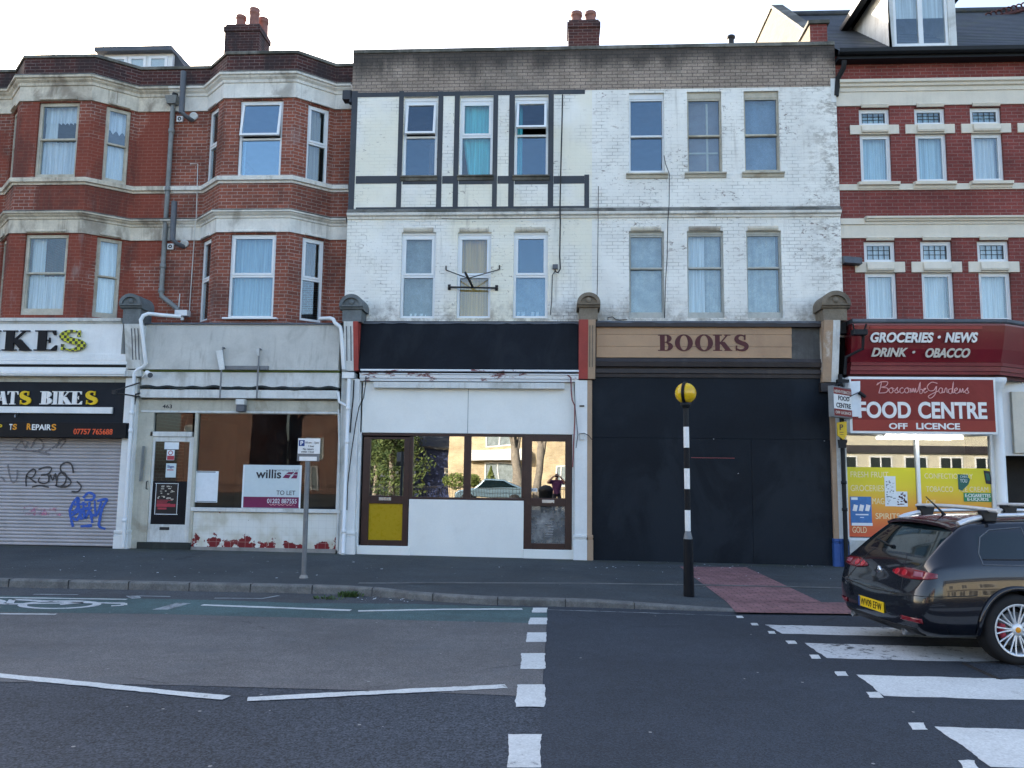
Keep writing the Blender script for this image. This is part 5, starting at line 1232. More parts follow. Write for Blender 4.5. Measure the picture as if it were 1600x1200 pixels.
mb = MB(); mb.tube([at(223.5, 697, -.08), at(218.5, 752, -.08)], .018, 8); mb.tube([at(225.5, 697, -.08), at(221.5, 752, -.08)], .012, 8); mb.build('cable_conduit', 'pipe_grey', HB)
part(HB, 'step', 'step_black', (213, 847.5, 296, 866, -.08, .1))
# shop window
X0, X1, Z0, Z1 = R(304.5, 645.5, 530, 795, .0); mb = MB(); mb.box(X0-.0, X0+.03, -.0, .07, Z0, Z1); mb.box(X1-.04, X1+.01, 0, .07, Z0, Z1); mb.box(X0, X1, -.0, .07, Z1-.02, Z1+.01)
wn = mb.build('shop_window', 'white_worn', HB, bevel=.004); mb = MB(); mb.box(X0+.02, X1-.02, .03, .038, Z0-.01, Z1); mb.build('pane', 'pane_shop', wn)
mb = MB(); r = R(298, 794.5, 531.5, 800.5, -.06); mb.box(r[0], r[1], -.07, .1, r[2], r[3]); mb.build('window_sill', 'white_worn', HB, bevel=.008)
xr0, xr1 = R(300, 800.8, 529, 860)[0:2]; z1_ = za(400, 800.8, -.0); mb = MB(); mb.box(xr0, xr1, -.0, .12, BOT(-6), z1_)
t = NT('flaking_tiles'); p = t.pos(); u = t.uv()
x = t.n('TexBrick'); t.l(u, x.inputs['Vector']); x.offset = 0; x.inputs['Scale'].default_value = 1; x.inputs['Brick Width'].default_value = .152; x.inputs['Row Height'].default_value = .152; x.inputs['Mortar Size'].default_value = .004
x.inputs['Color1'].default_value = (.20,.012,.018,1); x.inputs['Color2'].default_value = (.15,.01,.015,1); x.inputs['Mortar'].default_value = (.35,.2,.18,1)
zf = t.ramp(t.sep(p)[2], .22, .62, .16, -.06); nn = t.noise(t.mapv(p, (1, 1, 1), (2.3, 0, 1.1)), 3.1, 5, .6)
msk = t.ramp(t.math('ADD', nn, zf), .625, .64)
wc = t.mix(t.ramp(t.noise(p, 2, 6), .4, .7), (.70,.72,.68), (.52,.51,.42)); wc = t.mix(t.math('MULTIPLY', x.outputs[1], .2), wc, (.3,.3,.28))
wc = t.mix(t.ramp(t.noise(p, 14, 5, .7), .66, .7, 0, .7), wc, (.1,.09,.08))
t.fin(t.mix(msk, wc, x.outputs[0]), .35, t.bump(t.math('SUBTRACT', 1., msk), .4, .006))
mb.build('stall_riser', 'flaking_tiles', HB)
mb = MB(); mb.box(xr0, xr1, -.03, .02, BOT(-6), za(400, 856, -.03)); mb.build('stall_plinth', 'concrete', HB)
mb = MB(); mb.box(XS+.05, XW-.05, 3.4, 3.5, 0, 3.6); mb.box(xa(300, 720, 1), xa(301, 720, 1), .6, 3.4, 0, 2.9); mb.build('shop_interior', 'interior', HB)
part(HB, 'jamb_wall', 'cream_worn', (206, 590, 227, 866, -.015, .11))
part(HB, 'jamb_wall', 'white_worn', (529, 577, 540, 870, -.03, .11))
# lamp, brackets, loose plastic
mb = MB(); r = R(368, 623.5, 381.5, 632, -.2); mb.box(r[0], r[1], -.2, -.02, r[2], r[3]); lm = mb.build('bulkhead_lamp', 'white_worn', HB, bevel=.006); mb = MB(); r = R(368.5, 632.2, 381, 643, -.19); mb.box(r[0], r[1], -.19, -.03, r[2], r[3]); mb.build('lamp_glass', 'flue_grey', lm, bevel=.01)
for (a, b, c, d) in ((348, 543, 343.5, 622), (405, 545, 401, 622)):
    mb = MB(); q0, q1 = at(a, b, -.24), at(c, d, -.24); mb.tube([q0, q1], .024, 4); mb.tube([q0+Vector((0, .12, .0)), q0], .02, 4); mb.build('sign_bracket', 'galv', HB)
mb = MB(); q = [at(337, 548, -.27), at(347, 546.5, -.27), at(351, 577, -.29), at(343, 578, -.29)]; mb.add([tuple(v) for v in q]+[tuple(v+Vector((0, .015, 0))) for v in q], [(0,3,2,1),(4,5,6,7),(0,1,5,4),(1,2,6,5),(2,3,7,6),(3,0,4,7)]); mb.build('broken_panel', 'white_worn', HB)
mb = MB(); q = [at(400, 546, -.27), at(405, 544, -.27), at(405, 556, -.28), at(402, 555, -.28)]; mb.add([tuple(v) for v in q]+[tuple(v+Vector((0, .012, 0))) for v in q], [(0,3,2,1),(4,5,6,7),(0,1,5,4),(1,2,6,5),(2,3,7,6),(3,0,4,7)]); mb.build('broken_panel', 'white_worn', HB)
part(HB, 'bracket_rail', 'galv', (349, 571.5, 419, 577.5, -.23, -.19))
mb = MB(); c = at(233, 585, -.4); d = Vector((.7, -.6, -.35)).normalized(); mb.tube([c-d*.12, c+d*.02], .055, 12); mb.tube([c+d*.02, c+d*.06], .065, 12); mb.tube([c-d*.1, at(222, 590, -.15)], .02, 6); sl = mb.build('security_lamp', 'white_gloss', HB)
mb = MB(); mb.tube([c+d*.061, c+d*.066], .055, 12); mb.build('lens', 'flue_grey', sl)
# white plastic downpipes
def wpipe(parent, pts, Y, r=.04): 
    Q = [at(a, b, y if y is not None else Y) for a, b, y in pts]; mb = MB(); mb.tube(Q, r, 10); return mb
mb = wpipe(HB, [(283, 495, -.05), (250, 492, -.2), (232, 490, -.3), (224, 493, -.36), (220, 500, -.38), (221, 508, -.38), (225, 545, -.3), (228, 568, -.26), (224, 574, -.22), (216, 577, -.2), (210, 584, -.2)], -.3)
xpi = at(201, 720, -.2).x; mb.tube([at(210, 584, -.2), Vector((xpi, -.2, za(201, 600, -.2))), Vector((xpi, -.2, BOT(-8)+.1))], .04, 10)
for yy in (645, 673, 813): mb.lathe([(.04, -.04), (.05, -.035), (.05, .035), (.04, .04)], (xpi, -.2, za(201, yy, -.2)), 10)
mb.build('white_downpipe', 'pvc_white', HB)
mb = wpipe(HB, [(500, 498, -.0), (516, 497, -.2), (521, 499, -.26), (523, 504, -.28), (532, 511, -.28), (533.5, 520, -.28), (536, 560, -.25), (537, 577, -.22)], -.3)
xpi = at(541, 720, -.21).x; mb.tube([Vector((xpi, -.2, za(541, 592, -.2))), Vector((xpi, -.2, BOT(-4)+.12)), Vector((xpi+.02, -.28, BOT(-4)+.07))], .04, 10)
mb.tube([at(528, 613, -.16), at(530, 628, -.18), at(541, 634, -.2)], .03, 8)
for yy in (638, 690, 830): mb.lathe([(.04, -.04), (.05, -.035), (.05, .035), (.04, .04)], (xpi, -.2, za(541, yy, -.2)), 10)
mb.build('white_downpipe', 'pvc_white', HB)
mb = MB(); mb.tube([at(529, 640, -.05), at(530.5, 700, -.05), at(527, 860, -.05)], .022, 8); mb.build('thin_pipe', 'white_worn', HB)
# papers and boards behind the glass of 463
def flatthing(name, label, cat, x0, y0, x1, y1, Y, mat, th=.004, group=None, txt=()):
    r = R(x0, y0, x1, y1, Y); o = thing(name, ((r[0]+r[1])/2, Y, r[2]), label, cat, group)
    mb = MB(); mb.box(r[0], r[1], Y, Y+th, r[2], r[3]); mb.build('sheet', mat, o); return o
o = flatthing('poster', 'blank white sheet taped inside the empty shop window', 'poster', 304.5, 736, 340.5, 785, .024, 'paper'); part(o, 'tape', 'ink_grey', (308, 736.5, 337, 738.5, .0235, .024), (307, 783, 338, 784.5, .0235, .024), bevel=.0002)
o = flatthing('letting_board', 'pale blue and purple TO LET board in the empty shop window', 'sign', 378.5, 726.5, 470.5, 794, .018, 'board_white')
part(o, 'purple_band', 'magenta', (380, 776.5, 467.5, 793.5, .0165, .018), bevel=0); part(o, 'edge_strip', 'paper', (378.7, 727, 381, 793, .016, .018), (467.8, 727, 470.3, 793, .016, .018), bevel=0)
tx(o, 'willis', 400, 733.5, 439.5, 747.5, .018, 'ink_dark', bold=.02); tx(o, 'commercial', 428, 732.5, 466, 736.5, .018, 'ink_grey')
mb = MB(); r = R(441.5, 737.5, 465, 747.5, .016)
W_, H_ = r[1]-r[0], r[3]-r[2]; f = lambda a, b: (r[0]+W_*a, r[2]+H_*b)
mb.prism([f(0, .08), f(.42, 0), f(.55, .5), f(.2, .62)], .0145, .018); mb.prism([f(.22, .7), f(.6, .6), f(.78, 1), f(.4, 1)], .0145, .018); mb.prism([f(.55, 0), f(.95, 0), f(1, .5), f(.75, .55)], .0145, .018); mb.prism([f(.7, .62), f(1, .6), f(1, 1), f(.85, 1)], .0145, .018); mb.build('emblem', 'magenta', o)
tx(o, 'TO LET', 432, 766.5, 461.5, 773.5, .018, 'ink_dark'); tx(o, '01202 887555', 417.5, 779.5, 463.5, 786.5, .0165, 'paper'); tx(o, 'www.', 420, 788, 461, 790, .0165, 'pink_line')
o = flatthing('poster', 'small plain white card at the top of the white shop door', 'notice', 257, 691, 279.5, 702, .008, 'paper')
o = flatthing('poster', 'no smoking notice with red disc on the white shop door', 'notice', 260.5, 703, 272.5, 719, .008, 'paper')
part(o, 'red_band', 'poster_red', (261, 712, 272, 718.5, .0065, .008), bevel=0)
mb = MB(); v = at(266.5, 707.5, .0075); mb.lathe([(.05, 0), (.05, -.002), (.034, -.002), (.034, 0)], v, 18, 'y'); mb.build('disc', 'poster_red', o)
o = flatthing('poster', 'white leaflet with small blue print on the white shop door', 'notice', 259, 724, 275, 746, .008, 'board_white')
tx(o, 'Sign', 261.5, 727, 272, 732, .008, 'sign_blue', bold=.02); part(o, 'print_line', 'poster_red', (261, 733.5, 271, 735, .0065, .008), bevel=0)
o = flatthing('poster', 'black and red event poster with white edge on the white shop door', 'poster', 242.5, 755, 277.5, 804, .005, 'poster_black', th=.003)
part(o, 'white_edge', 'paper', (242.5, 755, 277.5, 755.8, .003, .005), (242.5, 803, 277.5, 804, .003, .005), (242.5, 755, 243.3, 804, .003, .005), (276.7, 755, 277.5, 804, .003, .005), bevel=0)
mb = MB(); rnd = random.Random(3)
for _ in range(26):
    a, b = rnd.uniform(245, 270), rnd.uniform(758, 780); pb(mb, a, b, a+rnd.uniform(1, 5), b+rnd.uniform(.6, 2), .0035, .005)
mb.build('lettering', 'letter_pale', o)
mb = MB()
for k in range(5): pb(mb, 245, 781+k*1.9, 245+rnd.uniform(8, 26), 782+k*1.9, .0036, .005)
pb(mb, 244.5, 787.5, 274, 792, .0033, .005); pb(mb, 246, 793, 260, 796, .0033, .005); mb.build('lettering', 'poster_red', o)

# ---- the empty shop with brown doors
mirr = 'pane_mirror'
e0, e1 = xa(563, 540, -.1), xa(904, 540, -.1)
zt_, zb_ = za(735, 505, -.1), za(735, 577, -.18)
mb = MB(); mb.hexa([(e0,-.18,zb_),(e1,-.18,zb_),(e1,.03,zb_),(e0,.03,zb_),(e0,-.08,zt_),(e1,-.08,zt_),(e1,.03,zt_),(e0,.03,zt_)]); mb.build('fascia', 'black_board', W1)
mb = MB(); n = 40; vs = []
for i in range(n+1):
    x = e0+(e1-e0)*i/n; vs += [(x, -.1, zt_-.01+random.uniform(-.012, .012)), (x, -.09, zt_+.035), (x, YW+.01, zt_+.07)]
mb.add(vs, [(i*3+j, i*3+3+j, i*3+4+j, i*3+1+j) for i in range(n) for j in range(2)]); mb.build('lead_flashing', 'lead', W1)
def row1(name, mat, y0, y1, Yf_, x0, x1, Yb_=.06, bevel=.004, xr=735):
    mb = MB(); mb.box(xa(x0, (y0+y1)/2, Yf_), xa(x1, (y0+y1)/2, Yf_), Yf_, Yb_, za(xr, y1, Yf_), za(xr, y0, Yf_)); return mb.build(name, mat, W1, bevel=bevel)
t = NT('peeling_white'); p = t.pos(); n = t.noise(t.mapv(p, (.8, 1, 3)), 3, 7, .7)
c = t.mix(t.ramp(n, .56, .62), (.74,.77,.79), (.2,.06,.06)); t.fin(c, .55, t.bump(n, .2, .004))
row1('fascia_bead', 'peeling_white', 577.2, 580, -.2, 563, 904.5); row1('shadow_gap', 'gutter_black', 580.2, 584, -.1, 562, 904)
mb = MB(); zf = lambda y: za(735, y, -.16); mb.extr([(.05, zf(595.5)), (-.12, zf(595.5)), (-.13, zf(592)), (-.16, zf(591)), (-.17, zf(586)), (-.2, zf(585)), (-.2, zf(583.8)), (.05, zf(583.5))], xa(562, 590, -.16), xa(904, 590, -.16)); mb.build('fascia_cornice', 'peeling_white', W1)
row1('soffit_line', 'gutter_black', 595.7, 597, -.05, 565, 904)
row1('light_strip', 'white_worn', 597.4, 606.5, -.16, 583.5, 882)
row1('upper_panel', 'white_panel', 597.2, 677.3, -.02, 563.5, 898)
part(W1, 'panel_seam', 'ink_grey', (730.8, 607, 731.6, 677, -.0235, -.0205), bevel=0)
# woodwork
X0, X1, Z0, Z1 = R(563.5, 677.6, 895.5, 782, .0)
zsill = za(730, 781, .0)
xd0, xd1 = xa(563.5, 770, .0), xa(641, 730, .0); xe0, xe1 = xa(817, 730, .0), xa(896, 770, .0)
mb = MB(); mb.box(xd0, xe1, -.01, .1, za(730, 682, 0), za(730, 677.6, 0)); mb.box(xd1-.03, xe0+.03, -.012, .1, za(730, 781, 0), za(730, 777.5, 0))
for a, b in ((639.5, 645), (724.5, 735.8), (815, 819)): r = R(a, 682, b, 778, .0); mb.box(r[0], r[1], -.008, .09, r[2], r[3])
wf = mb.build('shop_window', 'brown_wood', W1, bevel=.005)
for a, b in ((645, 724.5), (735.8, 815)):
    r = R(a, 682, b, 777.5, .0); mb = MB(); mb.box(r[0]-.01, r[1]+.01, .03, .038, r[2]-.01, r[3]+.01); mb.build('pane', mirr, wf)
def wdoor(x0, x1, y1, gx0, gx1, gy, lower, mat_l, label, plate):
    X0, X1 = xa(x0, 770, .0), xa(x1, 770, .0); Z0, Z1 = za(x0, y1, 0), za(x0, 682.5, 0)
    g0, g1 = xa(gx0, 730, 0), xa(gx1, 730, 0); zt0, zt1 = za(gx0, gy[1], 0), za(gx0, gy[0], 0); zl0, zl1 = za(gx0, lower[1], 0), za(gx0, lower[0], 0)
    mb = MB(); mb.box(X0, g0, -.02, .05, Z0, Z1); mb.box(g1, X1, -.02, .05, Z0, Z1); mb.box(g0, g1, -.019, .05, zt1, Z1); mb.box(g0, g1, -.019, .05, zl1, zt0); mb.box(g0, g1, -.019, .05, Z0, zl0)
    d = mb.build('door', 'brown_wood', W1, bevel=.006); d['label'] = label
    mb = MB(); mb.box(g0-.01, g1+.01, .01, .016, zt0-.01, zt1+.01); mb.build('pane', mirr, d)
    mb = MB(); mb.box(g0-.01, g1+.01, .008, .02, zl0-.01, zl1+.01); mb.build('lower_panel', mat_l, d)
    mb = MB(); r = R(*plate, -.03); mb.box(r[0], r[1], -.032, -.015, r[2], r[3]); mb.build('letter_plate', 'steel', d, bevel=.003)
    return d
glass('pane_dusty', refl=.22, dim=.35, dirt=.35)
d1 = wdoor(566, 638.5, 852, 578.5, 631, (686, 774), (786.5, 843.5), 'yellow_board', 'brown door with yellow lower panel', (592, 777, 611, 782))
d2 = wdoor(818.5, 893.5, 858, 831, 883, (689.5, 778), (790.5, 848.5), 'pane_dusty', 'brown door with dusty glass lower panel', (847, 781, 866, 786))
o = flatthing('sticker', 'small white sticker inside the right brown shop door', 'sticker', 830, 763, 839.5, 768, .004, 'paper'); tx(o, 'Push', 831.5, 764.2, 837.5, 766.8, .004, 'ink_dark')
part(W1, 'step', 'white_panel', (557, 853, 640, 870, -.06, .1), (817, 859, 898, 880, -.06, .1), bevel=.012)
X0, X1 = xa(638, 820, -.03), xa(818, 820, -.03); mb = MB(); mb.box(X0, X1, -.03, .12, BOT(-1), za(730, 781.3, -.03)); mb.build('stall_riser', 'white_panel', W1, bevel=.012)
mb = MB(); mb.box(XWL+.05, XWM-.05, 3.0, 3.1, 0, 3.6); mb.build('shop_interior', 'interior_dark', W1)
part(W1, 'jamb_fill', 'white_worn', (893.8, 678, 899, 860, -.02, .1)); part(W1, 'jamb_fill', 'white_gloss', (556, 597, 563.4, 860, -.02, .1))
# loose cables down the pilasters
cable(W1, [(572, 588, ), (571, 600), (568, 622), (561, 636), (556, 660), (550, 700), (545, 740), (543, 760), (542, 797)], .012, -.2)
cable(W1, [(553, 594), (552, 620), (549, 650), (547, 676)], .016, -.2)
cable(W1, [(886, 585), (892, 590), (892.5, 610), (894, 625), (898, 634), (898, 660), (896, 700), (895, 730)], .013, -.18, 'red_mould')
cable(W1, [(897, 600), (899, 640), (903, 680), (900, 700)], .007, -.17); cable(W1, [(905, 678), (913, 677), (919, 680), (925, 687)], .007, -.18)
part(W1, 'wall_box', 'white_worn', (906, 676, 913.5, 687, -.17, -.12)); part(W1, 'wall_catch', 'ledge_dirty', (905.5, 633, 913, 635.5, -.15, -.12))

# ---- the boarded book shop
e0, e1 = xa(930.5, 540, -.1), xa(1288, 540, -.1)
def row2(name, mat, y0, y1, Yf_, x0=None, x1=None, Yb_=.06, bevel=.004):
    mb = MB(); mb.box(e0 if x0 is None else xa(x0, (y0+y1)/2, Yf_), e1 if x1 is None else xa(x1, (y0+y1)/2, Yf_), Yf_, Yb_, za(1110, y1, Yf_), za(1110, y0, Yf_)); return mb.build(name, mat, W2, bevel=bevel)
row2('fascia_top', 'moulding_brown', 503.5, 510.5, -.2)
mb = MB(); n = 40; vs = []; zt_ = za(1110, 503.6, -.2)
for i in range(n+1):
    x = e0+(e1-e0)*i/n; vs += [(x, -.205, zt_-.012+random.uniform(-.012, .012)), (x, -.19, zt_+.03), (x, YW+.01, zt_+.08)]
mb.add(vs, [(i*3+j, i*3+3+j, i*3+4+j, i*3+1+j) for i in range(n) for j in range(2)]); mb.build('lead_flashing', 'lead', W2)
row2('fascia', 'bare_board', 510.7, 561, -.08)
mb = MB(); z = lambda y: za(1110, y, -.14)
mb.extr([(.05, z(589.5)), (-.08, z(589.5)), (-.09, z(584)), (-.12, z(583)), (-.12, z(577)), (-.06, z(576)), (-.06, z(574)), (-.15, z(573)), (-.17, z(566)), (-.14, z(565)), (-.12, z(560)), (.05, z(559.5))], e0-.03, xa(1284, 575, -.14)); mb.build('fascia_cornice', 'moulding_brown', W2)
bs = thing('shop_sign', tuple(at(1085, 560, -.12)), 'tan signboard with dark serif capitals over the black hoarding', 'sign')
for k, (y0, y1) in enumerate(((511, 522.5), (522.8, 541.5), (541.8, 559))):
    r = R(932, y0, 1237, y1, -.13); r0 = za(1085, y1, -.13), za(1085, y0, -.13); mb = MB(); mb.box(r[0], r[1], -.13, -.08, *r0); mb.build('board', 'tan_board', bs, bevel=.003)
for ch, x0, x1 in (('B', 1028, 1052), ('O', 1054.5, 1082.5), ('O', 1086, 1114), ('K', 1114, 1144), ('S', 1148, 1168)):
    r = R(x0, 523, x1, 548.2, -.13); mb = MB(); serif(mb, ch, r[0], r[1], r[2], r[3], -.13, .004, st=.23); mb.build('letter', 'ink_maroon', bs)
# hoarding
X0, X1 = xa(924, 740, -.06), xa(1303, 740, -.06); hz1 = za(1110, 589, -.06); hzm = za(1110, 685.5, -.06)
hd = thing('hoarding', ((X0+X1)/2, -.06, .05), 'black painted board hoarding covering the whole book shop front', 'hoarding')
xm1 = xa(1176, 800, -.06)
mb = MB(); mb.box(X0, X1, -.055, .02, hzm+.004, hz1); mb.build('upper_board', 'hoarding', hd, bevel=.003)
mb = MB(); mb.box(X0, xm1-.002, -.06, .02, BOT(2), hzm); mb.box(xm1+.002, X1, -.058, .02, BOT(4), hzm); mb.build('lower_board', 'hoarding', hd, bevel=.003)
mb = MB(); r = R(1080, 715, 1148, 716, -.062); mb.box(r[0], r[1], -.0635, -.06, r[2], r[3]); mb.build('scratch', 'red_mould', hd)
mb = MB(); rnd = random.Random(5)
for (a, b) in ((1115, 686), (1288, 689), (1153.5, 740)): v = at(a, b, -.062); mb.lathe([(.012, 0), (.012, -.006), (0, -.008)], v, 8, 'y')
mb.build('fixing', 'steel', hd)

# ---- the food shop
e0, e1 = xa(1327, 540, -.1), xa(1562, 540, -.3)
zc = lambda y: za(1440, y, -.3)
mb = MB(); prof = [(.05, zc(565)), (-.2, zc(565)), (-.23, zc(556)), (-.27, zc(545)), (-.31, zc(530)), (-.34, zc(518)), (-.36, zc(509)), (-.36, zc(506)), (.05, zc(506))]
q = [(o_*-1, z_) for o_, z_ in prof]
path = [(XR0-.02, 0), (e1, 0), (e1+1.3, .75), (XR1, .75)]
mb.sweep(path, q); mb.build('fascia', 'red_fascia', HR)
mb = MB(); mb.sweep(path, [(-.05, zc(506)), (.38, zc(506)), (.4, zc(504)), (.39, zc(499.5)), (-.25, zc(497.5))]); mb.build('lead_flashing', 'lead', HR)
mb = MB(); mb.sweep(path, [(-.04, zc(583.5)), (.16, zc(583.5)), (.17, zc(579)), (.2, zc(578)), (.21, zc(571.5)), (.24, zc(570.5)), (.25, zc(566)), (.2, zc(565.3)), (-.04, zc(565.3))]); mb.build('fascia_moulding', 'red_mould', HR)
mb = MB(); mb.sweep(path, [(-.05, zc(589)), (.06, zc(589)), (.06, zc(583.8)), (-.05, zc(583.8))]); mb.build('fascia_soffit', 'ink_maroon', HR)
part(HR, 'fascia_panel', 'red_sign_light', (1360, 509.5, 1535, 514, -.372, -.33), bevel=0)
fs = thing('shop_sign', tuple(at(1440, 535, -.36)), 'two lines of white italic capitals on the curved dark red fascia', 'sign')
def shx(Yc, tilt): return lambda v: v
zt_, zb_ = zc(513), zc(560)
def lean(v):
    s_ = (v.z-zb_)/(zt_-zb_); return Vector((v.x, v.y-.1*s_, v.z))
for body, x0, x1, y0, y1, mt in (('GROCERIES', 1359, 1457.5, 520, 535.5, 'letter_white'), ('\u2022', 1464, 1468.5, 525, 529.5, 'letter_white'), ('NEWS', 1475.5, 1526.5, 520, 535.5, 'letter_white'), ('DRINK', 1362, 1419, 543.5, 557, 'letter_pale'), ('\u2022', 1426, 1430.5, 548, 552, 'letter_pale'), ('OBACCO', 1446.5, 1516.5, 544, 558.5, 'letter_pale')):
    r = R(x0, y0, x1, y1, -.32); mb = MB(); lettering(mb, body, r[0], r[1], r[2], r[3], -.272, th=.02, shear=.18 if mt == 'letter_white' else .3, bold=.035, xform=lean); mb.build('lettering', mt, fs)
# floodlight on a bent arm at the fascia
mb = MB(); v = at(1343, 519, -.6); mb.tube([at(1349, 523, -.5), at(1348, 545, -.45), at(1322, 558, -.3), at(1320, 585, -.25)], .03, 8); mb.tube([v, v+Vector((.05, .05, -.05)), at(1349, 523, -.5)], .03, 8)
fl = mb.build('floodlight', 'gutter_black', HR); mb = MB(); mb.box(v.x-.14, v.x+.14, v.y-.06, v.y+.1, v.z-.06, v.z+.05)
mb.tube([v+Vector((-.1, 0, .05)), v+Vector((-.13, -.02, .16))], .02, 6); mb.tube([v+Vector((.1, 0, .05)), v+Vector((.13, -.02, .16))], .02, 6); mb.build('lamp_head', 'gutter_black', fl, bevel=.01)
# box sign
Yb = -.42; r = R(1327, 588.5, 1557, 676.5, Yb); zt0, zt1 = za(1440, 589, Yb), za(1440, 678, Yb)
bx_ = thing('box_sign', ((r[0]+r[1])/2, Yb, zt1), 'large red box sign with white FOOD CENTRE lettering above the food shop window', 'sign')
mb = MB(); mb.box(r[0], r[1], Yb, -.1, zt1, zt0); mb.build('box', 'pvc_white', bx_, bevel=.008)
mb = MB(); mb.box(r[0]+.05, r[1]-.04, Yb-.006, Yb+.01, zt1+.05, zt0-.05); mb.build('face', 'red_sign', bx_)
mb = MB(); zl = za(1440, 656.5, Yb); mb.box(r[0]+.05, r[1]-.04, Yb-.009, Yb, zt1+.05, zl); mb.build('lower_band', 'red_sign_light', bx_)
tx(bx_, 'FOOD', 1341, 627.5, 1423, 653.5, Yb-.006, 'letter_white', bold=.03, th=.006); tx(bx_, 'CENTRE', 1434.5, 628, 1542, 654.5, Yb-.006, 'letter_white', bold=.03, th=.006)
tx(bx_, 'OFF', 1389, 661, 1418, 670.5, Yb-.009, 'letter_white', bold=.03); tx(bx_, 'LICENCE', 1431.5, 661, 1500, 671, Yb-.009, 'letter_white', bold=.03)
# running script: pen strokes
def script(parent, strokes, x0, y0, x1, y1, Y, mat, w_):
    mb = MB(); r = R(x0, y0, x1, y1, Y); k = 0
    for st in strokes:
        P_ = [Vector((r[0]+(r[1]-r[0])*a, 0, r[2]+(r[3]-r[2])*b)) for a, b in st]; Q = []
        for i in range(len(P_)-1):
            p0, p1, p2, p3 = P_[max(i-1, 0)], P_[i], P_[i+1], P_[min(i+2, len(P_)-1)]
            for s_ in range(4):
                u = s_/4; Q.append(.5*((2*p1)+(p2-p0)*u+(2*p0-5*p1+4*p2-p3)*u*u+(3*p1-p0-3*p2+p3)*u**3))
        Q.append(P_[-1]); k += 1
        mb.tube([q_+Vector((0, Y-.0004*k, 0)) for q_ in Q], w_, 5)
    return mb.build('script_lettering', mat, parent)
def wv(x, h=.32, w_=.05, b=.3):     # small cursive bowl
    return [(x, b+h*.5), (x+w_*.4, b+h), (x+w_*.1, b+h*.2), (x+w_*.55, b), (x+w_, b+h*.6)]
st = [[(.02,.9),(.0,.75),(.05,.95),(.04,.6),(.02,.25)], [(.04,.95),(.12,.95),(.1,.7),(.05,.62),(.12,.55),(.1,.3),(.02,.25)]]
x = .13
for ch in 'oscomb':
    if ch == 'o': st.append([(x+.03,.60),(x+.004,.5),(x+.006,.32),(x+.03,.27),(x+.048,.42),(x+.03,.60),(x+.06,.52)]); x += .06
    elif ch == 's': st.append([(x,.36),(x+.038,.62),(x+.03,.48),(x+.042,.34),(x+.022,.26),(x+.005,.32)]); st.append([(x+.022,.26),(x+.055,.34)]); x += .055
    elif ch == 'c': st.append([(x+.042,.54),(x+.03,.60),(x+.006,.48),(x+.01,.3),(x+.032,.26),(x+.058,.4)]); x += .055
    elif ch == 'm': st.append([(x,.28),(x+.01,.56),(x+.02,.3),(x+.035,.57),(x+.045,.3),(x+.06,.57),(x+.065,.3),(x+.085,.42)]); x += .085
    else: st.append([(x,.4),(x+.03,.95),(x+.02,.3),(x+.045,.28),(x+.05,.48),(x+.03,.5)]); x += .055
st.append([(x,.4),(x+.035,.56),(x+.01,.52),(x+.015,.28),(x+.05,.4)])
st += [[(.66,.88),(.6,.95),(.55,.7),(.57,.42),(.62,.45),(.65,.7),(.63,.2),(.58,-.05),(.56,.1),(.67,.42)]]
x = .67
for ch in 'ardens':
    if ch == 'r': st.append([(x,.3),(x+.015,.58),(x+.03,.54),(x+.03,.3),(x+.05,.4)]); x += .045
    elif ch == 'e': st.append([(x,.38),(x+.036,.5),(x+.03,.60),(x+.008,.5),(x+.01,.3),(x+.034,.26),(x+.06,.4)]); x += .055
    elif ch == 's': st.append([(x,.36),(x+.038,.62),(x+.03,.48),(x+.044,.34),(x+.022,.26),(x+.004,.32)]); x += .05
    elif ch == 'a': st.append([(x+.042,.56),(x+.02,.60),(x+.003,.45),(x+.012,.28),(x+.034,.32),(x+.044,.58),(x+.04,.3),(x+.062,.38)]); x += .06
    elif ch == 'd': st.append([(x+.04,.55),(x+.005,.5),(x+.005,.3),(x+.035,.3),(x+.06,.98),(x+.045,.3),(x+.07,.4)]); x += .06
    elif ch == 'n': st.append([(x,.28),(x+.012,.56),(x+.02,.3),(x+.042,.57),(x+.045,.3),(x+.062,.42)]); x += .06
    else: st.append([(x+.035,.58),(x,.5),(x+.005,.3),(x+.035,.28),(x+.05,.56),(x+.045,.3),(x+.065,.42)]); x += .055
script(bx_, st, 1370, 596, 1514, 621, Yb-.008, 'pink_line', .009)
mb = MB(); rr_ = R(1329, 596, 1345, 651, Yb-.012); rnd = random.Random(4)    # torn white patch at the sign's end
pts = [(rr_[0], rr_[2]), (rr_[0], rr_[3]), (rr_[1], rr_[3]+.01)]+[(rr_[1]+rnd.uniform(-.02, .05), rr_[3]-(rr_[3]-rr_[2])*k/6) for k in range(1, 7)]
mb.prism(pts, Yb-.014, Yb-.006); mb.build('torn_patch', 'paper', bx_)
mb = MB(); v = at(1347, 617, Yb-.06); mb.tube([v+Vector((-.06, 0, .05)), v+Vector((.06, 0, -.04))], .035, 8); mb.tube([v+Vector((-.06, 0, .05)), at(1331, 618, -.7), at(1325, 622, -.8)], .008, 6); mb.build('spotlight', 'gutter_black', bx_)
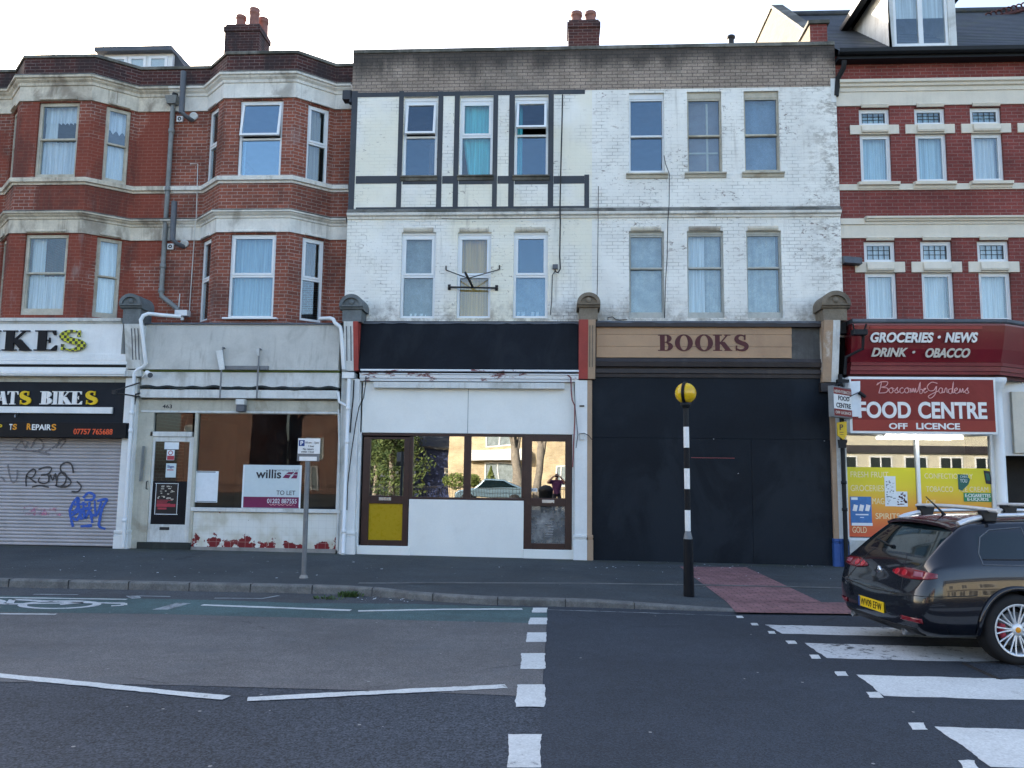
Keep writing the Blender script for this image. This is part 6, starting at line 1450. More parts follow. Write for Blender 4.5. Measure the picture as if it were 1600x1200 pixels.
# projecting double-sided sign
sx_ = xa(1316, 630, -.45)
pj = thing('projecting_sign', (sx_, -.6, za(1316, 650, -.6)), 'small red and white sign on the tan pilaster jutting out over the pavement', 'sign')
A_, B_ = at(1302, 627, -.95), at(1331, 627, -.42)
def pjx(p): 
    T = (B_-A_); T.z = 0; L = T.length; T /= L; N = Vector((-T.y, T.x, 0)); return A_+T*p.x+N*p.y+Vector((0, 0, p.z))
Lp = ((B_-A_).xy).length; h0, h1 = za(1302, 651, -.95)-A_.z, za(1302, 602, -.95)-A_.z
mb = MB(pjx); mb.box(0, Lp, 0, .1, h0, h1); mb.build('box', 'galv', pj, bevel=.006)
hh = h1-h0; mb = MB(pjx); mb.box(.02, Lp-.02, -.004, .0, h0+.03, h1-.03); mb.build('face', 'letter_white', pj)
mb = MB(pjx); mb.box(.02, Lp-.02, -.007, -.003, h0+.03, h0+hh*.27); mb.box(.02, Lp-.02, -.007, -.003, h1-hh*.26, h1-.03); mb.build('red_band', 'red_sign', pj)
def pjt(body, a, b, c, d, mat, bold=.02):
    mb = MB(); lettering(mb, body, Lp*a, Lp*b, h0+hh*c, h0+hh*d, -.007 if mat != 'ink_dark' else -.004, th=.003, bold=bold, xform=pjx); mb.build('lettering', mat, pj)
pjt('FOOD', .25, .85, .55, .7, 'ink_dark', .03); pjt('CENTRE', .14, .92, .31, .47, 'ink_dark', .03); pjt('NEWS\u2022TOBACCO', .06, .94, .78, .88, 'letter_pale'); pjt('OFF LICENCE', .08, .92, .11, .2, 'letter_pale')
mb = MB(); v = at(1316, 597, -.6); mb.tube([pjx(Vector((.1, .05, h1))), v, v+Vector((.1, .3, .02))], .02, 6); mb.box(v.x-.1, v.x+.12, v.y-.04, v.y+.06, v.z-.01, v.z+.05); mb.build('arm', 'gutter_black', pj)
# yellow flag sign with dark post
v = at(1316, 667, -.5); zz = v.z
ys = thing('flag_sign', (v.x, -.5, zz), 'yellow tapering sign on a dark bracket below the projecting shop sign', 'sign')
r = R(1308.5, 660, 1323.5, 687, -.5); mb = MB(); xm = (r[0]+r[1])/2; mb.prism([(r[0], r[2]+.08), (r[0], r[3]), (r[1], r[3]+.02), (r[1], r[2]+.1), (xm+.02, r[2])], -.5, -.46); mb.build('plate', 'sign_yellow', ys, bevel=.003)
tx(ys, 'P', 1312, 663, 1317.5, 672, -.5, 'ink_dark', bold=.02); part(ys, 'print_line', 'ink_dark', (1312, 675, 1318, 676, -.502, -.5), (1313, 678.5, 1318, 679.3, -.502, -.5), bevel=0)
mb = MB(); mb.hexa([at(1310, 700, -.46), at(1322, 700, -.46), at(1322, 700, -.4), at(1310, 700, -.4), at(1308.5, 687, -.46), at(1324, 687, -.46), at(1324, 687, -.4), at(1308.5, 687, -.4)]); mb.tube([at(1316, 676, -.43), at(1316, 676, -.1)], .025, 6); mb.build('bracket', 'gutter_black', ys)
xx = xa(1318, 740, -.22); mb = MB(); mb.tube([Vector((xx, -.22, za(1318, 585, -.22))), Vector((xx, -.22, .0))], .042, 10)
for yy in (754, 796): mb.lathe([(.042, -.03), (.055, -.03), (.055, .03), (.042, .03)], (xx, -.22, za(1318, yy, -.22)), 10)
mb.build('drainpipe', 'gutter_black', HR)
# window of the food shop
part(HR, 'jamb_wall', 'white_worn', (1316, 590, 1324, 890, -.03, .12))
yw0, yw1 = 684, 880
r = R(1323, yw0, 1552, 840, .0); Z1 = za(1440, 678, 0); Zb_ = za(1440, 842, 0)
mb = MB()
for a, b in ((1320.5, 1324), (1433, 1438.5), (1550, 1556)): q = R(a, 684, b, 840, .0); mb.box(q[0], q[1], -.02, .08, Zb_, Z1)
mb.box(r[0], r[1], -.018, .08, Zb_-.05, Zb_); mb.box(r[0], r[1], -.018, .08, Z1-.03, Z1+.15)
wn = mb.build('shop_window', 'pvc_white', HR, bevel=.005)
for a, b in ((1324, 1433), (1438.5, 1550)): q = R(a, 684, b, 840, .0); mb = MB(); mb.box(q[0]-.005, q[1]+.005, .03, .037, Zb_, Z1); mb.build('pane', 'pane_food', wn)
mb = MB(); mb.box(r[0]-.05, r[1]+.1, -.03, .1, BOT(6), Zb_-.051); mb.build('stall_riser', 'white_worn', HR)
emit('tube_light', (1, .98, .92), 2.2)
st_ = thing('strip_light', tuple(at(1440, 683, -.2)), 'lit white fluorescent tube under the red box sign', 'light')
mb = MB(); q0, q1 = at(1384, 682.5, -.2), at(1504, 684.5, -.2); q1.z = q0.z; mb.tube([q0, q1], .035, 10); mb.build('tube', 'tube_light', st_); mb = MB(); mb.box(q0.x-.05, q1.x+.05, -.24, -.14, q0.z+.036, q0.z+.08); mb.build('fitting', 'pvc_white', st_)
t = NT('window_graphic'); p = t.pos(); z = t.sep(p)[2]; z0_, z1_ = za(1440, 840, 0), za(1440, 731, 0)
cr = t.n('ValToRGB'); t.l(t.ramp(z, z0_, z1_), cr.inputs[0]); el = cr.color_ramp.elements
el[0].position = 0; el[0].color = (.62,.10,.04,1); el[1].position = 1; el[1].color = (.66,.60,.02,1)
for ps, cc_ in ((.25, (.74,.26,.05,1)), (.55, (.76,.42,.04,1)), (.8, (.74,.58,.03,1))): e_ = el.new(ps); e_.color = cc_
t.fin(cr.outputs[0], .35)
gr = thing('window_graphic', tuple(at(1440, 840, .02)), 'yellow to orange lettered film across the lower food shop window', 'window film')
for a, b in ((1324.5, 1432.5), (1439, 1549.5)): q = R(a, 731, b, 840, .022); mb = MB(); mb.box(q[0], q[1], .022, .028, za(1440, 840, .022), za(1440, 731, .022)); mb.build('film', 'window_graphic', gr)
plain('film_letter', (.80,.70,.42), .4)
for body, x0, y0, x1, y1 in (('FRESH FRUIT', 1329, 737, 1388, 746), ('GROCERIES', 1329, 758, 1381, 767.5), ('MAGAZINES', 1363, 778.5, 1412, 788), ('SPIRITS', 1368, 802, 1406, 811), ('GOLD', 1332, 823, 1354, 832.5), ('CONFECTIONERY', 1444.5, 740, 1520, 748), ('TOBACCO', 1447, 760, 1489, 768.5), ('ICE CREAM', 1499, 760.5, 1544, 768.5), ('OFF', 1447, 781, 1462, 788)):
    tx(gr, body, x0, y0, x1, y1, .022, 'film_letter')
o = flatthing('poster', 'blue card poster with three pale tickets on the food shop window', 'poster', 1329, 776, 1362, 821, .014, 'poster_blue')
part(o, 'white_foot', 'paper', (1331, 817, 1363.5, 821.5, .012, .014), bevel=0); part(o, 'print_line', 'paper', (1337, 803, 1357, 805, .012, .014), (1344, 808, 1350, 809, .012, .014), (1330, 777, 1340, 781, .012, .014), bevel=0)
mb = MB()
for k in range(3):
    q = R(1332+k*9.8, 788, 1339+k*9.8, 798, .012); mb.prism([(q[0], q[2]), (q[0]+.03, q[3]), (q[1]+.02, q[3]-.02), (q[1]-.01, q[2]-.01)], .011, .014)
mb.build('ticket', 'letter_white', o)
o = flatthing('notice', 'tall white notice sheet on the food shop window', 'notice', 1382.5, 744, 1400, 791, .015, 'paper'); mb = MB(); rnd = random.Random(8)
for _ in range(30): a, b = rnd.uniform(1384, 1396), rnd.uniform(746, 788); pb(mb, a, b, a+rnd.uniform(1, 4), b+rnd.uniform(.5, 2.2), .0135, .015)
mb.build('lettering', 'ink_grey', o)
o = flatthing('notice', 'wide white notice sheet beside the tall one on the food shop window', 'notice', 1400.3, 768, 1418, 791.5, .013, 'paper'); mb = MB()
for _ in range(22): a, b = rnd.uniform(1401, 1415), rnd.uniform(769, 788); pb(mb, a, b, a+rnd.uniform(1, 4), b+rnd.uniform(.5, 3), .0115, .013)
mb.build('lettering', 'ink_maroon', o)
r = R(1497, 741, 1516, 767, .014); o = thing('sticker', ((r[0]+r[1])/2, .014, r[2]), 'dark green cut-out sticker on the yellow window film', 'sticker'); W_, H_ = r[1]-r[0], r[3]-r[2]
mb = MB(); mb.prism([(r[0], r[2]+H_*.1), (r[0], r[3]), (r[0]+W_*.85, r[3]-.01), (r[0]+W_*.85, r[3]-.06), (r[1], r[3]-H_*.3), (r[0]+W_*.85, r[2]+H_*.4), (r[0]+W_*.45, r[2]+H_*.12), (r[0]+W_*.3, r[2])], .012, .016); mb.build('sheet', 'poster_teal', o)
tx(o, 'YOU', 1500, 748, 1511, 754, .012, 'board_white'); tx(o, 'CHEC', 1500, 743, 1512, 746.5, .012, 'board_white')
o = flatthing('banner', 'small green banner with white lettering in the food shop window', 'sign', 1506, 770, 1549, 784, .014, 'poster_green'); tx(o, 'E-CIGARETTES', 1508, 771.5, 1547.5, 777, .014, 'letter_white', bold=.02); tx(o, 'E-LIQUIDS', 1511.5, 777.8, 1544.5, 783.3, .014, 'letter_white', bold=.02)
v = at(1543.5, 746, .014); o = thing('sticker', tuple(v), 'black phone-shaped sticker near the right edge of the food shop window', 'sticker'); 
def rot(p): a_ = .13; return Vector((v.x+p.x*math.cos(a_)+p.z*-math.sin(-a_)*-1, p.y, v.z+p.z*math.cos(a_)-p.x*math.sin(-a_)*-1))
mb = MB(rot); mb.box(-.06, .06, .012, .016, -.13, .13); mb.build('body', 'ink_dark', o, bevel=.01); mb = MB(rot); mb.box(-.035, .035, .0105, .013, -.06, .08); mb.build('screen', 'poster_teal', o)
# column, canted glass and doorway to the right
xc = xa(1561, 640, -.12); mb = MB(); zt_ = za(1560, 600, -.12); zb2 = BOT(7)
mb.lathe([(.13, 0), (.13, .25), (.1, .3), (.095, zt_-zb2-.3), (.1, zt_-zb2-.12), (.13, zt_-zb2-.1), (.13, zt_-zb2-.04), (.17, zt_-zb2), (.19, zt_-zb2+.06), (.19, zt_-zb2+.12)], (xc, -.06, zb2), 20); mb.build('column', 'pvc_white', HR)
c0 = Vector((xa(1556, 740, 0), 0, 0)); c1 = c0+Vector((.42, .75, 0)); T = (c1-c0).normalized(); N = Vector((-T.y, T.x, 0)); Lc = (c1-c0).length
cf = lambda p: c0+T*p.x+N*p.y+Vector((0, 0, p.z))
mb = MB(cf); frame4(mb, 0, Lc, .25, Z1+.1, 0, .06, .05); cw = mb.build('side_window', 'pvc_white', HR); mb = MB(cf); mb.box(.04, Lc-.04, .025, .032, .28, Z1+.06); mb.build('pane', 'pane_food', cw)
o = thing('poster', tuple(cf(Vector((.3, 0, 1.6)))), 'teal GET poster in the narrow canted glass beside the food shop door', 'poster'); mb = MB(cf); mb.box(.08, Lc-.1, .01, .016, 1.15, 1.75); mb.build('sheet', 'poster_teal', o)
mb = MB(); lettering(mb, 'GET', .16, Lc-.25, 1.52, 1.66, .01, bold=.02, xform=cf); mb.build('lettering', 'board_white', o)
mb = MB(cf); mb.box(-.02, Lc, -.02, .1, -.1, .25); mb.build('stall_riser', 'white_worn', HR)
xq = c1.x; mb = MB(); mb.box(xq+.02, XR1, .5, .55, za(1580, 712, .5), zc(584)); mb.build('door_head', 'pvc_white', HR); mb = MB(); mb.box(xq+.2, xq+1.7, .42, .5, za(1580, 708, .45), za(1580, 612, .45)); mb.build('shutter_box', 'stone_clean', HR, bevel=.01)
mb = MB(); mb.box(xq+.2, XR1, 1.5, 1.55, 0, 2.6); mb.build('door_recess', 'interior_dark', HR)
mb = MB(); mb.box(xa(1860, 700, .7), XR1, .7, .9, 0, zc(584)); mb.build('end_pier', 'white_worn', HR)
# lit, cluttered interior behind the food shop glass
plain('shelf_board', (.5,.45,.36), .7); plain('wall_cream', (.26,.24,.19), .8)
mb = MB(); mb.box(XR0+.1, c1.x+.2, 2.4, 2.45, 0, 3.4); mb.build('shop_interior', 'wall_cream', HR)

# ------------------------------------------------------------------ street furniture
# zebra crossing beacon
b0 = pp(1076.5, 932, 0); bc = thing('crossing_beacon', tuple(b0), 'black and white striped crossing pole with yellow globe at the kerb', 'beacon')
yB = b0.y; zz = lambda y: za(1074, y, yB); xB = lambda y: xa(1072+(y-640)*4.5/290, y, yB)
lean = (xa(1071.7, 640, yB)-b0.x)/(zz(640)-b0.z)
sx = lambda z: b0.x+lean*(z-b0.z)
seq = [(830, 797, 'letter_white'), (797, 764, 'letter_black'), (764, 732, 'letter_white'), (732, 699.5, 'letter_black'), (699.5, 667, 'letter_white'), (667, 634, 'gutter_black')]
mb = MB(); mb.tube([(b0.x, yB, b0.z-.02), (sx(zz(842)), yB, zz(842))], [.078, .066], 20); mb.build('base_sleeve', 'letter_black', bc)
mb = MB(); mb.tube([(sx(zz(842)), yB, zz(842)), (sx(zz(831)), yB, zz(831))], [.066, .043], 20); mb.build('collar', 'galv', bc)
for a, b, mt in seq: mb = MB(); mb.tube([(sx(zz(a)), yB, zz(a)), (sx(zz(b)), yB, zz(b))], .041, 18); mb.build('pole_band', mt, bc)
t = NT('amber_globe'); t.fin(t.mix(t.ramp(t.noise(t.pos(), 6, 4), .3, .7), (.78,.52,.012), (.66,.40,.01)), .18, None, 0, .5); t.b.inputs['Subsurface Weight'].default_value = .3; t.b.inputs['Subsurface Radius'].default_value = (.1,.05,.01)
gc = Vector((sx(zz(614.5)), yB, zz(614.5))); rg = .155; mb = MB(); prof = [(rg*math.sin(math.pi*i/24), -rg*math.cos(math.pi*i/24)) for i in range(25)]; mb.lathe(prof, gc, 32); mb.build('globe', 'amber_globe', bc)
mb = MB(); n = 40
for i in range(n):
    a0, a1 = 2*math.pi*i/n, 2*math.pi*(i+1)/n
    f = lambda a, r, d: gc+Vector((d*.87+r*math.cos(a)*-.5*0, d*.5*-1, 0))*1+Vector((.42*r*math.cos(a), .9*r*math.cos(a), r*math.sin(a)))
    q = []
    for d in (-.022, .022):
        for r_ in (rg-.01, rg+.014):
            for a in (a0, a1): q.append(f(a, r_, d))
    mb.add([q[0], q[1], q[3], q[2], q[4], q[5], q[7], q[6]], [(0,3,2,1), (4,5,6,7), (0,1,5,4), (1,2,6,5), (2,3,7,6), (3,0,4,7)])
mb.build('band', 'letter_black', bc)
mb = MB(); mb.lathe([(.045, 0), (.07, .03), (.085, .075), (.06, .1)], (sx(zz(636)), yB, zz(638)), 20); mb.build('lamp_holder', 'gutter_black', bc)
# parking plate on its grey post
q0 = pp(474.5, 903, 0); ps = thing('parking_sign', tuple(q0), 'grey post with small white and blue parking plate by the kerb outside the empty shop', 'sign')
yP = q0.y; zt_ = za(481, 684, yP); xt = xa(482, 684, yP)
mb = MB(); mb.tube([(q0.x, yP, q0.z-.02), (xt, yP, zt_-.0)], .038, 16); mb.build('post', 'galv', ps)
mb = MB(); q = at(475, 906, yP); mb.lathe([(.07, 0), (.06, .03), (.04, .05)], (q0.x, yP, q0.z), 14); mb.build('base', 'concrete', ps)
Yp = yP-.05; r = R(465.5, 685, 500, 709, Yp); mb = MB(); mb.box(r[0], r[1], Yp, Yp+.008, r[2], r[3]); pl = mb.build('plate', 'letter_white', ps, bevel=.002)
r2 = R(467, 687.5, 476, 697, Yp-.002); mb = MB(); mb.box(r2[0], r2[1], Yp-.002, Yp, r2[2], r2[3]); mb.build('blue_square', 'sign_blue', pl)
tx(pl, 'P', 469.5, 689, 473.8, 695.5, Yp-.002, 'letter_white', bold=.03)
for body, x0, y0, x1, y1 in (('10 am - 7pm', 477.5, 690, 498, 694), ('1 hour', 482, 695.5, 491, 698.5), ('No return', 473.5, 700, 490, 703.2), ('within 1 hour', 470.5, 704.3, 491, 707.3)): tx(pl, body, x0, y0, x1, y1, Yp, 'ink_dark', bold=.01)
r = R(464, 709.5, 499, 720.5, Yp+.005); mb = MB(); mb.box(r[0], r[1], Yp+.004, Yp+.012, r[2], r[3]); mb.build('clip_plate', 'galv', ps, bevel=.003)
r = R(467.5, 713.5, 495, 720, Yp); mb = MB(); mb.box(r[0], r[1], Yp, Yp+.003, r[2], r[3]); mb.build('small_plate', 'letter_white', ps)
# weeds in the kerb angle and litter
t = NT('weed_green'); t.fin(t.mix(t.ramp(t.noise(t.pos(), 30, 3), .3, .7), (.035,.075,.018), (.07,.11,.03)), .7)
def weed(px, py, n, h, s, label):
    c = pp(px, py, 0); c.y -= .05; c.z = 0; o = thing('weed', tuple(c), label, 'plant', 'weeds in the kerb'); mb = MB(); rnd = random.Random(int(px))
    for _ in range(n):
        x, y = rnd.gauss(0, s), rnd.gauss(0, s*.3); a = rnd.uniform(0, 6.3); hh = h*rnd.uniform(.4, 1); d = Vector((math.cos(a), math.sin(a), 0))*rnd.uniform(.02, .07); w_ = Vector((-d.y, d.x, 0))*.3
        p = c+Vector((x, y, .0)); m_ = p+d*.5+Vector((0, 0, hh*.7)); e_ = p+d+Vector((0, 0, hh))
        mb.add([p-w_*.4, p+w_*.4, m_+w_, e_, m_-w_], [(0, 1, 2, 3, 4)])
    mb.build('leaf_tuft', 'weed_green', o)
weed(549, 919, 90, .10, .07, 'green weed tuft growing in the kerb angle where the kerb bends out'); weed(516, 922, 40, .05, .10, 'thin low weeds along the kerb just left of the bigger tuft')
mb = MB(); rnd = random.Random(11)
for _ in range(170):
    zone = rnd.random()
    if zone < .45: p = pp(rnd.uniform(0, 1300), rnd.uniform(868, 905), .006)
    elif zone < .7: p = pp(rnd.uniform(560, 700), rnd.uniform(918, 926), 0); p.y -= .12; p.z = .012
    else: p = pp(rnd.uniform(930, 1300), rnd.uniform(883, 888), .006)
    s_ = rnd.uniform(.006, .022); a = rnd.uniform(0, 6.3); u_, v_ = Vector((math.cos(a), math.sin(a), 0))*s_, Vector((-math.sin(a), math.cos(a), .3))*s_*.6
    mb.add([p-u_-v_*.0, p+u_, p+u_+v_, p-u_+v_], [(0, 1, 2, 3)])
tag(mb.build('litter', 'paper'), 'scattered scraps and dead leaves along the pavement', 'litter', kind='stuff')

# ------------------------------------------------------------------ the black estate car
def carpaint():
    t = NT('car_black'); p = t.pos(); n = t.noise(p, 1.5, 4)
    t.fin((.004,.005,.009), .2, t.bump(t.noise(p, 3, 2), .02, .01), 0, .3, .8); return t.m
carpaint()
plain('car_trim', (.012,.012,.013), .5); plain('tail_red', (.16,.006,.012), .1, coat=.6); plain('tail_clear', (.28,.10,.13), .1, coat=.5); plain('roof_silver', (.66,.68,.70), .38, .5); plain('plate_yellow', (.72,.48,.01), .4)
t = NT('car_glass'); t.fin((.004,.010,.012), .03, None, 0, .5, .25)
t = NT('roof_maroon'); t.fin((.03,.008,.010), .12, None, 0, .6, 1.)
CX, CYc, CYAW = 3.36, -7.38, math.radians(7)
car = thing('estate_car', (CX, CYc, 0), 'shiny black estate car with silver roof rails on the zebra crossing', 'car')
ca, sa = math.cos(CYAW), math.sin(CYAW)
cxf = lambda p: Vector((CX+p.x*ca-p.y*sa, CYc+p.x*sa+p.y*ca, p.z))
ST = [ # x, zb, then (halfwidth, z) of P1..P8
 (.00, .34, [(.45,.34), (.56,.40), (.62,.48), (.61,.56), (.56,.61), (.46,.625), (.30,.63), (0,.635)]),
 (.05, .27, [(.60,.27), (.74,.36), (.79,.48), (.785,.60), (.72,.66), (.60,.685), (.40,.69), (0,.695)]),
 (.12, .23, [(.68,.23), (.82,.33), (.86,.48), (.855,.66), (.79,.78), (.64,.82), (.45,.83), (0,.84)]),
 (.20, .21, [(.70,.21), (.85,.31), (.885,.48), (.88,.71), (.825,.895), (.68,.945), (.50,.955), (0,.965)]),
 (.30, .20, [(.72,.20), (.87,.30), (.90,.48), (.895,.72), (.84,.915), (.675,1.035), (.52,1.045), (0,1.055)]),
 (.45, .20, [(.72,.20), (.88,.29), (.908,.48), (.902,.73), (.85,.925), (.655,1.165), (.50,1.185), (0,1.20)]),
 (.62, .20, [(.72,.20), (.88,.28), (.91,.49), (.905,.73), (.855,.93), (.635,1.285), (.48,1.325), (0,1.345)]),
 (.74, .20, [(.72,.20), (.88,.28), (.911,.49), (.905,.73), (.857,.93), (.63,1.315), (.48,1.365), (0,1.39)]),
 (1.0, .20, [(.72,.20), (.88,.27), (.912,.50), (.905,.74), (.86,.93), (.635,1.335), (.48,1.385), (0,1.41)]),
 (1.6, .20, [(.72,.20), (.88,.27), (.91,.50), (.905,.74), (.862,.925), (.645,1.35), (.48,1.40), (0,1.425)]),
 (2.2, .20, [(.72,.20), (.88,.27), (.91,.50), (.905,.74), (.862,.915), (.645,1.345), (.48,1.40), (0,1.425)]),
 (2.7, .20, [(.72,.20), (.88,.27), (.91,.50), (.905,.74), (.86,.905), (.64,1.29), (.48,1.36), (0,1.385)]),
 (3.2, .20, [(.72,.20), (.88,.27), (.91,.50), (.905,.74), (.855,.89), (.69,1.09), (.50,1.15), (0,1.18)]),
 (3.6, .20, [(.72,.20), (.88,.27), (.91,.50), (.90,.73), (.845,.87), (.72,.925), (.50,.96), (0,.985)]),
 (4.1, .20, [(.70,.20), (.86,.28), (.89,.50), (.875,.70), (.80,.80), (.66,.845), (.42,.87), (0,.885)]),
 (4.42,.22, [(.64,.22), (.80,.31), (.84,.48), (.82,.62), (.74,.69), (.58,.73), (.36,.755), (0,.77)]),
 (4.6, .26, [(.50,.26), (.66,.35), (.70,.46), (.69,.54), (.62,.60), (.48,.635), (.30,.65), (0,.66)]),
 (4.68,.34, [(.34,.34), (.46,.39), (.50,.45), (.49,.50), (.44,.54), (.34,.56), (.2,.57), (0,.575)])]
def station(x):
    for i in range(len(ST)-1):
        if ST[i][0] <= x <= ST[i+1][0]:
            f = (x-ST[i][0])/(ST[i+1][0]-ST[i][0]); A, B = ST[i], ST[i+1]; L = lambda a, b: a+(b-a)*f
            pts = [(0, L(A[1], B[1]))]+[(L(a[0], b[0]), L(a[1], b[1])) for a, b in zip(A[2], B[2])]
            p5, p6 = pts[5], pts[6]; ins = [(p5[0]+(p6[0]-p5[0])*k, p5[1]+(p6[1]-p5[1])*k) for k in (.05, .93)]
            return pts[:6]+ins+pts[6:]
X_ = sorted({s_[0] for s_ in ST} | {.255, .56, .70, .80, 1.26, 1.32, 2.14, 2.20, 2.9, 3.1, 3.3, 3.45})
me = bpy.data.meshes.new('body'); vs = []; fs = []; mi = []
prs = [station(x) for x in X_]; N = len(prs[0]); NV = 2*N-2
for x, pr_ in zip(X_, prs):
    dx_ = lambda j: {.70: {6: -.06, 7: .10}, .74: {6: -.03, 7: .09}, .80: {7: .07}}.get(x, {}).get(j, 0)
    ring = [(x+dx_(j), -a, b) for j, (a, b) in enumerate(pr_)]+[(x+dx_(N-2-j), a, b) for j, (a, b) in enumerate(pr_[-2:0:-1])]; vs += ring
for i in range(len(X_)-1):
    xm = (X_[i]+X_[i+1])/2
    for j in range(NV):
        k = (j+1) % NV; fs.append((i*NV+j, i*NV+k, (i+1)*NV+k, (i+1)*NV+j))
        jj = j if j < N-1 else NV-1-j
        g = 0
        if jj == 6 and (.70 < xm < 1.26 or 1.32 < xm < 2.14 or 2.20 < xm < 3.1): g = 1
        if jj in (8, 9) and (.255 < xm < .56): g = 2
        if jj in (8, 9) and (2.75 < xm < 3.55): g = 3
        if jj == 7 and .255 < xm < .5: g = 0
        mi.append(g)
fs += [tuple(range(NV-1, -1, -1)), tuple(range((len(X_)-1)*NV, len(X_)*NV))]; mi += [0, 0]
me.from_pydata(vs, [], fs)
for nm in ('car_black', 'car_glass', 'car_glass', 'car_glass'): me.materials.append(MATS[nm])
for p_, g in zip(me.polygons, mi): p_.material_index = g
tmp = bpy.data.objects.new('tmp', me); COL.objects.link(tmp)
bmx = bmesh.new(); bmx.from_mesh(me); bmesh.ops.recalc_face_normals(bmx, faces=bmx.faces); bmx.to_mesh(me); bmx.free()
md = tmp.modifiers.new('s', 'SUBSURF'); md.levels = 2; md.render_levels = 2
dg = bpy.context.evaluated_depsgraph_get(); dg.update()
smooth_me = bpy.data.meshes.new_from_object(tmp.evaluated_get(dg))
verts_s = [v.co.copy() for v in smooth_me.vertices]; BVH = BVHTree.FromPolygons(verts_s, [tuple(p_.vertices) for p_ in smooth_me.polygons])
# wheel openings
cut = []
for wx in (.99, 3.69):
    for s_ in (-1, 1):
        mb = MB(); mb.lathe([(0, -.2), (.365, -.2), (.365, .2), (0, .2)], (wx, s_*.86, .345), 40, 'y'); c_ = mb.build('cutter', 'car_trim'); cut.append(c_)
for m_ in list(tmp.modifiers): tmp.modifiers.remove(m_)
tmp.data = smooth_me
for c_ in cut:
    bmx = bmesh.new(); bmx.from_mesh(c_.data); bmesh.ops.recalc_face_normals(bmx, faces=bmx.faces); bmx.to_mesh(c_.data); bmx.free()
    md = tmp.modifiers.new('b', 'BOOLEAN'); md.operation = 'DIFFERENCE'; md.object = c_; md.solver = 'EXACT'
dg = bpy.context.evaluated_depsgraph_get(); dg.update()
cut_me = bpy.data.meshes.new_from_object(tmp.evaluated_get(dg))
for c_ in cut: bpy.data.objects.remove(c_)
bpy.data.objects.remove(tmp)
groups = {}
names = [mm.name if mm else '' for mm in cut_me.materials]
for p_ in cut_me.polygons:
    g = p_.material_index if p_.material_index < 4 else 4
    c = p_.center
    key = ('body', 0)
    if g == 1: key = ('window', (1 if c.y > 0 else -1, 0 if c.x < 1.29 else 1 if c.x < 2.17 else 2))
    elif g == 2: key = ('rear_window', 0)
    elif g == 3: key = ('windscreen', 0)
    elif g == 4: key = ('wheel_arch', 0)
    groups.setdefault(key, []).append(p_)
bodyo = None
for key in sorted(groups, key=lambda k: (k[0] != 'body', str(k))):
    mb = MB(cxf); idx = {}; vv = []; ff = []
    for p_ in groups[key]:
        f_ = []
        for vi in p_.vertices:
            if vi not in idx: idx[vi] = len(vv); vv.append(cut_me.vertices[vi].co.copy())
            f_.append(idx[vi])
        ff.append(f_)
    mb.smooth = True; mb.add(vv, ff)
    mt = 'car_black' if key[0] == 'body' else 'car_trim' if key[0] == 'wheel_arch' else 'car_glass'
    o = mb.build(key[0], mt, car)
    if key[0] == 'body': bodyo = o
def hit(o_, d):
    r_ = BVH.ray_cast(Vector(o_), Vector(d).normalized()); return (r_[0], r_[1]) if r_[0] is not None else (None, None)
def decal(name, mat, rows, off=.008, parent=None, solid=True):
    """patch laid on the bodywork: rows of (origin, direction) rays"""
    P_ = []
    for row_ in rows:
        P_.append([])
        for o_, d in row_:
            h_, n_ = hit(o_, d); d_ = Vector(d).normalized()
            P_[-1].append(h_+d_*off if h_ is not None else Vector(o_)+d_*.5)
    a, b = len(P_), len(P_[0]); mb = MB(cxf); mb.smooth = True
    mb.add([p for row_ in P_ for p in row_], [(i*b+j, i*b+j+1, (i+1)*b+j+1, (i+1)*b+j) for i in range(a-1) for j in range(b-1)])
    return mb.build(name, mat, parent or car, solid=.012 if solid else 0)
for s_ in (-1, 1):                              # rear lamps wrapping from hatch to flank
    rows = []; M_ = 7; K = 26
    for i in range(M_):
        row_ = []
        for k in range(K):
            u = k/(K-1); th = math.radians(-2+61*u)
            hw = .009+.040*min(1, u*2.6)**.8*(1-.72*max(0, (u-.62)/.38)**1.6)
            zc = .822+.012*u; z = zc+hw*(i/(M_-1)*2-1)
            row_.append(((.58, s_*.27, z), (-math.cos(th), s_*math.sin(th), 0)))
        rows.append(row_)
    lamp = decal('tail_light', 'tail_red', rows, .006)
    for (u0, u1) in ((.12, .27), (.36, .50)):    # round bright cells
        rows = []
        for i in range(9):
            row_ = []
            for k in range(9):
                uu, vv_ = k/8*2-1, i/8*2-1; q = math.sqrt(max(0, 1-vv_*vv_)); u = (u0+u1)/2+(u1-u0)/2*uu*q; th = math.radians(-2+61*u); z = .827+.030*vv_
                row_.append(((.58, s_*.27, z), (-math.cos(th), s_*math.sin(th), 0)))
            rows.append(row_)
        decal('lamp_cell', plain('tail_bright', (.42,.02,.03), .08, coat=.5) if 'tail_bright' not in MATS else 'tail_bright', rows, .014, lamp)
    rows = [[((.58, s_*.27, .834+.022*(i/4*2-1)), (-math.cos(math.radians(-2+61*u)), s_*math.sin(math.radians(-2+61*u)), 0)) for u in [.66+.16*k/7 for k in range(8)]] for i in range(5)]
    decal('clear_lens', 'tail_clear', rows, .014, lamp)
    rows = [[((.5, s_*(.48+.26*k/8), .40+.022*(i/3*2-1)), (-1, s_*.15, 0)) for k in range(9)] for i in range(4)]
    decal('reflector', 'tail_red', rows, .006)
